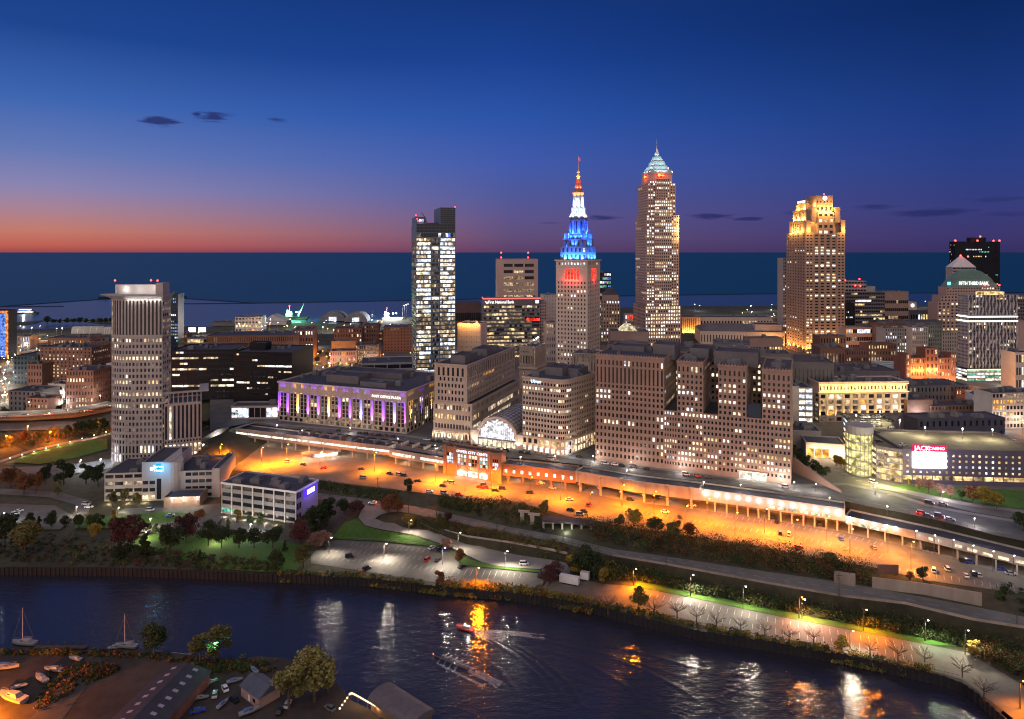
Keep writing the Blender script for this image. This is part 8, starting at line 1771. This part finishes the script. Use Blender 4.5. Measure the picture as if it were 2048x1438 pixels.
for i, f in enumerate(q.f):
    v0, v1, v2 = (Vector(q.v[j]) for j in f[:3])
    if (v1-v0).cross(v2-v0).z < 0: q.f[i] = tuple(reversed(f))
struct('wake_waves', q, M_river, True)
# rowing eight
rp = W(902, 1326, 0); dr = (W(936, 1341, 0)-W(868, 1312, 0)); rr_t = math.atan2(-dr.y, -dr.x)
t = empty('rowing_shell', rp, rr_t, 'long thin rowing shell with eight rowers and oars', 'boat'); q = MB(); R_ = []
for u in (-.5, -.42, -.2, .2, .42, .5): w_ = .30*(1-(abs(u)*2)**4)+.02; R_.append([(u*17.5, -w_, .38), (u*17.5, -w_*.6, .02), (u*17.5, w_*.6, .02), (u*17.5, w_, .38)])
q.loft(R_); link('hull', q.mesh('hull', mat('dark_shell_varnish', (.08, .06, .05), .3, .1, 1, .5)), t)
for k in range(8):
    s = 1 if k % 2 else -1; x = -4.6+k*1.35; q = MB(); q.tube((x-.2, -s*.15, .62), (x-1.0, s*3.4, .35), .035, n=4); q.box(x-1.16, x-.94, min(s*3.0, s*3.6), max(s*3.0, s*3.6), .24, .36); link('oar', q.mesh('oar', M_white_paint), t)
for u, mm in ((.5, glow('bow_light', (1, .3, .1), 10)), (-.1, M_white)): q = MB(); q.ball((u*17.4, 0, .6), .13); link('lamp', q.mesh('lamp', mm), t)
def rower_mesh():
    me = bpy.data.meshes.new('body'); V = [(0, 0, .45), (-.06, 0, .75), (-.10, 0, .98), (-.10, 0, 1.12), (-.11, 0, 1.27), (-.11, 0, 1.34), (.22, .11, .55), (.62, .12, .62), (.95, .12, .42), (.22, -.11, .55), (.62, -.12, .62), (.95, -.12, .42), (-.08, .2, 1.0), (.16, .22, .86), (.42, .12, .84), (-.08, -.2, 1.0), (.16, -.22, .86), (.42, -.12, .84)]
    E = [(0, 1), (1, 2), (2, 3), (3, 4), (4, 5), (0, 6), (6, 7), (7, 8), (0, 9), (9, 10), (10, 11), (2, 12), (12, 13), (13, 14), (2, 15), (15, 16), (16, 17)]
    Rd = [.15, .14, .15, .06, .11, .08, .09, .07, .05, .09, .07, .05, .06, .045, .035, .06, .045, .035]
    me.from_pydata(V, E, []); o = bpy.data.objects.new('tmp', me); col.objects.link(o); m = o.modifiers.new('s', 'SKIN'); m.use_smooth_shade = True
    for i, r_ in enumerate(Rd): me.skin_vertices[0].data[i].radius = (r_, r_)
    me.skin_vertices[0].data[0].use_root = True
    o.modifiers.new('u', 'SUBSURF').levels = 1; dg = bpy.context.evaluated_depsgraph_get(); out_ = bpy.data.meshes.new_from_object(o.evaluated_get(dg)); bpy.data.objects.remove(o); out_.name = 'person'; return out_
RM = rower_mesh(); RM.materials.clear(); RM.materials.append(mat('rowing_kit', (.10, .10, .13), .8, .1, 1)); M4 = Matrix.Translation(rp) @ Matrix.Rotation(rr_t, 4, 'Z')
for k in range(8):
    o = link('person', RM, None, M4 @ Vector((-4.8+k*1.35, 0, -.12)), rr_t+math.pi); tag(o, f'dark clad rower leaning on an oar, {ORD[k]} seat counted from the stern', 'person', 'crew of the rowing shell')
q = MB()
for k in range(8): x = 884+k*11; ribbon([(x, 1310+k*5.2), (x+4, 1311+k*5.2), (x+8, 1314+k*5.2)], .35, .7+.3*(k%3), .05); ribbon([(x-5, 1329+k*5.4), (x, 1332+k*5.4), (x+5, 1333+k*5.6)], .4, .7+.3*(k%2), .05)
ribbon([(936, 1342), (965, 1353), (1000, 1370)], .6, 2.2, .055)
o = struct('oar_foam', q, M_foam); o['kind'] = 'stuff'
# ================================================================== HARBOUR
def bwater(name, pts, w_, h_=1.3, m=None):
    q = MB(); P_ = [W(x, y, 0) for x, y in pts]
    for a_, c_ in zip(P_, P_[1:]): d = (c_-a_).normalized(); q.obox((a_.x, a_.y), (d.x, d.y), (d.y, -d.x), -.5, (c_-a_).length, -w_/2, w_/2, -1, h_)
    o = struct(name, q, m or M_black); return o
bwater('breakwater', [(-80, 619), (60, 609), (200, 599), (216, 597)], 14); bwater('inner_breakwater', [(-60, 614.5), (126, 612.8)], 12)
bwater('east_breakwater', [(352, 596), (430, 601), (512, 606.5), (660, 604), (830, 601)], 16); bwater('harbour_breakwater', [(352, 608), (512, 606.8)], 10); bwater('far_breakwater', [(912, 599), (1250, 592), (1520, 588), (2100, 585)], 20)
q = MB(); p = W(208, 597.5, 0); q.box(p.x-14, p.x+16, p.y-8, p.y+8, -1, 6); q.tube((p.x+5, p.y, 6), (p.x+5, p.y, 16), 3, 2, 8); tag(link('harbour_light', q.mesh('harbour_light', M_black)), 'squat dark lighthouse at the end of the left breakwater', 'lighthouse')
q = MB(); p = W(366, 595, 0); q.box(p.x-10, p.x+10, p.y-6, p.y+6, -1, 4); q.tube((p.x, p.y, 4), (p.x, p.y, 10), 1.2, n=6); o = link('channel_light', q.mesh('channel_light', M_black)); tag(o, 'small channel light with a green lamp at the breakwater gap', 'beacon'); q = MB(); q.ball((p.x, p.y, 11), 1.3); link('lamp', q.mesh('lamp', HEADM['g']), o)
p = W(55, 628, 0); b = Bld('tour_boat', 'lit two deck tour boat on the lake at left', 'boat', p, -.4, 0, M_hull)
q = MB(); q.loft([[(-24, -5, 0), (24, -4, 0), (24, 4, 0), (-24, 5, 0)], [(-25, -6, 4), (29, -1.5, 5), (29, 1.5, 5), (-25, 6, 4)]]); b.part('hull', q, M_black)
for z_, x0, x1, k_ in ((4.1, -22, 18, 'W'), (8, -20, 12, 'b')): q = MB(); q.box(x0, x1, -5, 5, z_, z_+3.4); b.part('deck_house', q, M_hull); q = MB(); q.box(x0+1, x1-1, -5.15, -5.02, z_+.8, z_+2.6); b.part('window', q, GL[k_])
q = MB(); q.box(-19, 8, -4, 4, 11.6, 12.2); b.part('canopy', q, glow('deck_light', (1, .9, .75), 2.2)); spot(0, -14, 6, 2500, (1, .9, .8), b.root, 2)
def ship(name, label, px, y, k, mm, G_, cg, crane=False, rot=0.2):
    p = W(px, y, 0); b = Bld(name, label, 'ship', p, -.5, rot*57, mm); q = MB(); q.loft([[(-30*k, -6*k, 0), (28*k, -4*k, 0), (28*k, 4*k, 0), (-30*k, 6*k, 0)], [(-31*k, -7*k, 8*k), (36*k, -1.5*k, 10*k), (36*k, 1.5*k, 10*k), (-31*k, 7*k, 8*k)]]); b.part('hull', q, mm)
    q = MB(); q.box(-26*k, -12*k, -5*k, 5*k, 8*k, 17*k); q.box(-24*k, -14*k, -4*k, 4*k, 17*k-.02, 22*k); b.part('superstructure', q, M_hull); q = MB(); q.tube((-18*k, 0, 22*k), (-18*k, 0, 34*k), .9*k, .4*k); b.part('mast', q, M_mech); b.beacon(-18*k, 0, 34*k, r=1.4, pole=.5)
    if crane: q = MB(); q.tube((6*k, 0, 9*k), (22*k, 0, 42*k), 1.4*k, .7*k, 5); q.tube((6*k, 0, 9*k), (6*k, 0, 24*k), 1.2*k, .9*k, 5); b.part('crane_jib', q, M_mech)
    for x, z_ in ((-10*k, 20*k), (4*k, 21*k), (14*k, 22*k), (-20*k, 24*k)): q = MB(); q.ball((x, -5, z_), 1.5); b.part('lamp', q, G_); spot(x, -9, z_+2, 9000, cg, b.root, 1.5)
ship('crane_ship', 'green floodlit ship with a raised crane jib in the harbour', 592, 640, .9, M_black, HEADM['g'], (.35, 1, .45), True); ship('cargo_ship', 'white lit ship at the quay left of the glass tower', 785, 640, .75, M_hull, HEADM['w'], (.95, .97, 1))
for i, x in enumerate((805, 809, 813)):
    lamp(0, 0, 0, 30, 'w', 2500, f'tall harbour floodlight mast beside the white ship, {ORD[i]} from the left', 'harbour floodlight masts', pt=WD(x, 1560+i*20, 2)).scale = (3, 3, 1)
p = W(745, 632, 0); boat(p, .2, 11, 'tiny sailboat with a blue lamp out in the harbour', 'sailing_boat', 16, lights=True)
# ================================================================== LEFT MOTORWAY
def deckroad(name, label, pts, w_, th, m, pm):
    P_ = [W(*p_) for p_ in pts]; A_, C_ = off2(P_, -w_/2), off2(P_, w_/2); q = MB(); t_ = MB(); 
    for i in range(len(P_)-1):
        q.hexa([A_[i]-Vector((0, 0, th)), A_[i+1]-Vector((0, 0, th)), C_[i+1]-Vector((0, 0, th)), C_[i]-Vector((0, 0, th))], [A_[i], A_[i+1], C_[i+1], C_[i]])
        for E_, s in ((A_, 1), (C_, -1)):
            d = (E_[i+1]-E_[i]).normalized(); n_ = Vector((d.y, -d.x, 0))*(.3*s); u = Vector((0, 0, 1.1)); a_, c_ = E_[i]+Vector((0, 0, .01)), E_[i+1]+Vector((0, 0, .01)); q_ = [a_, c_, c_-n_, a_-n_] if s > 0 else [a_-n_, c_-n_, c_, a_][::1]
            t_.hexa(q_, [v+u for v in q_])
    o = struct(name, q, m); tag(link('parapet', t_.mesh('parapet', pm)), label, 'parapet'); return P_
mw = deckroad('motorway', 'concrete parapets of the left motorway', [(-300, 834, 20), (-60, 832, 20), (60, 828, 20), (150, 822, 20), (230, 806, 20)], 17, 1.4, M_lot, M_oconc)
mw2 = deckroad('shoreway_bridge', 'parapets of the lit shoreway bridge far left', [(-200, 693, 18), (0, 688, 18), (112, 682, 18)], 22, 2, M_lot, M_oconc)
for i, p in enumerate([mw[1].lerp(mw[2], t) for t in (.3, .9)]+[mw[2].lerp(mw[3], .6), mw[3].lerp(mw[4], .5)]): lamp(0, 0, 0, 9, 'w', 900, f'lamp beside the left motorway, {ORD[i]} from the left', 'lamps of the left motorway', pt=p+Vector((0, 7, 0)), c=(1, .9, .75), rot=-1.57)
for i, p in enumerate([mw2[0].lerp(mw2[1], .6), mw2[1].lerp(mw2[2], .2), mw2[1].lerp(mw2[2], .8)]): lamp(0, 0, 0, 9, 'w', 1200, f'lamp on the shoreway bridge, {ORD[i]} from the left', 'lamps of the shoreway bridge', pt=p+Vector((0, 4, 0)), c=(1, .9, .75))
wallobj('motorway_wall', 'orange lit retaining wall below the left motorway', [(-300, 846, 14), (-60, 845, 14), (60, 841, 14), (150, 835, 14.5), (228, 822, 15)], [18.7]*5, 12, .6, M_oconc)
for i, (x, y, c_, on) in enumerate(((50, 831, 'grey', 1), (95, 830, 'white', 1), (163, 824, 'black', 1), (182, 822, 'red', 1), (215, 813, 'white', 1), (10, 834, 'silver', 1), (130, 822, 'white', 1))):
    p = W(x, y, 20); p.z += .05; car(p, (.05, 3.2)[i % 2]+.12, c_, f'{c_} car driving on the left motorway, {ORD[i]} one', 'cars driving on the left motorway', 0, on)
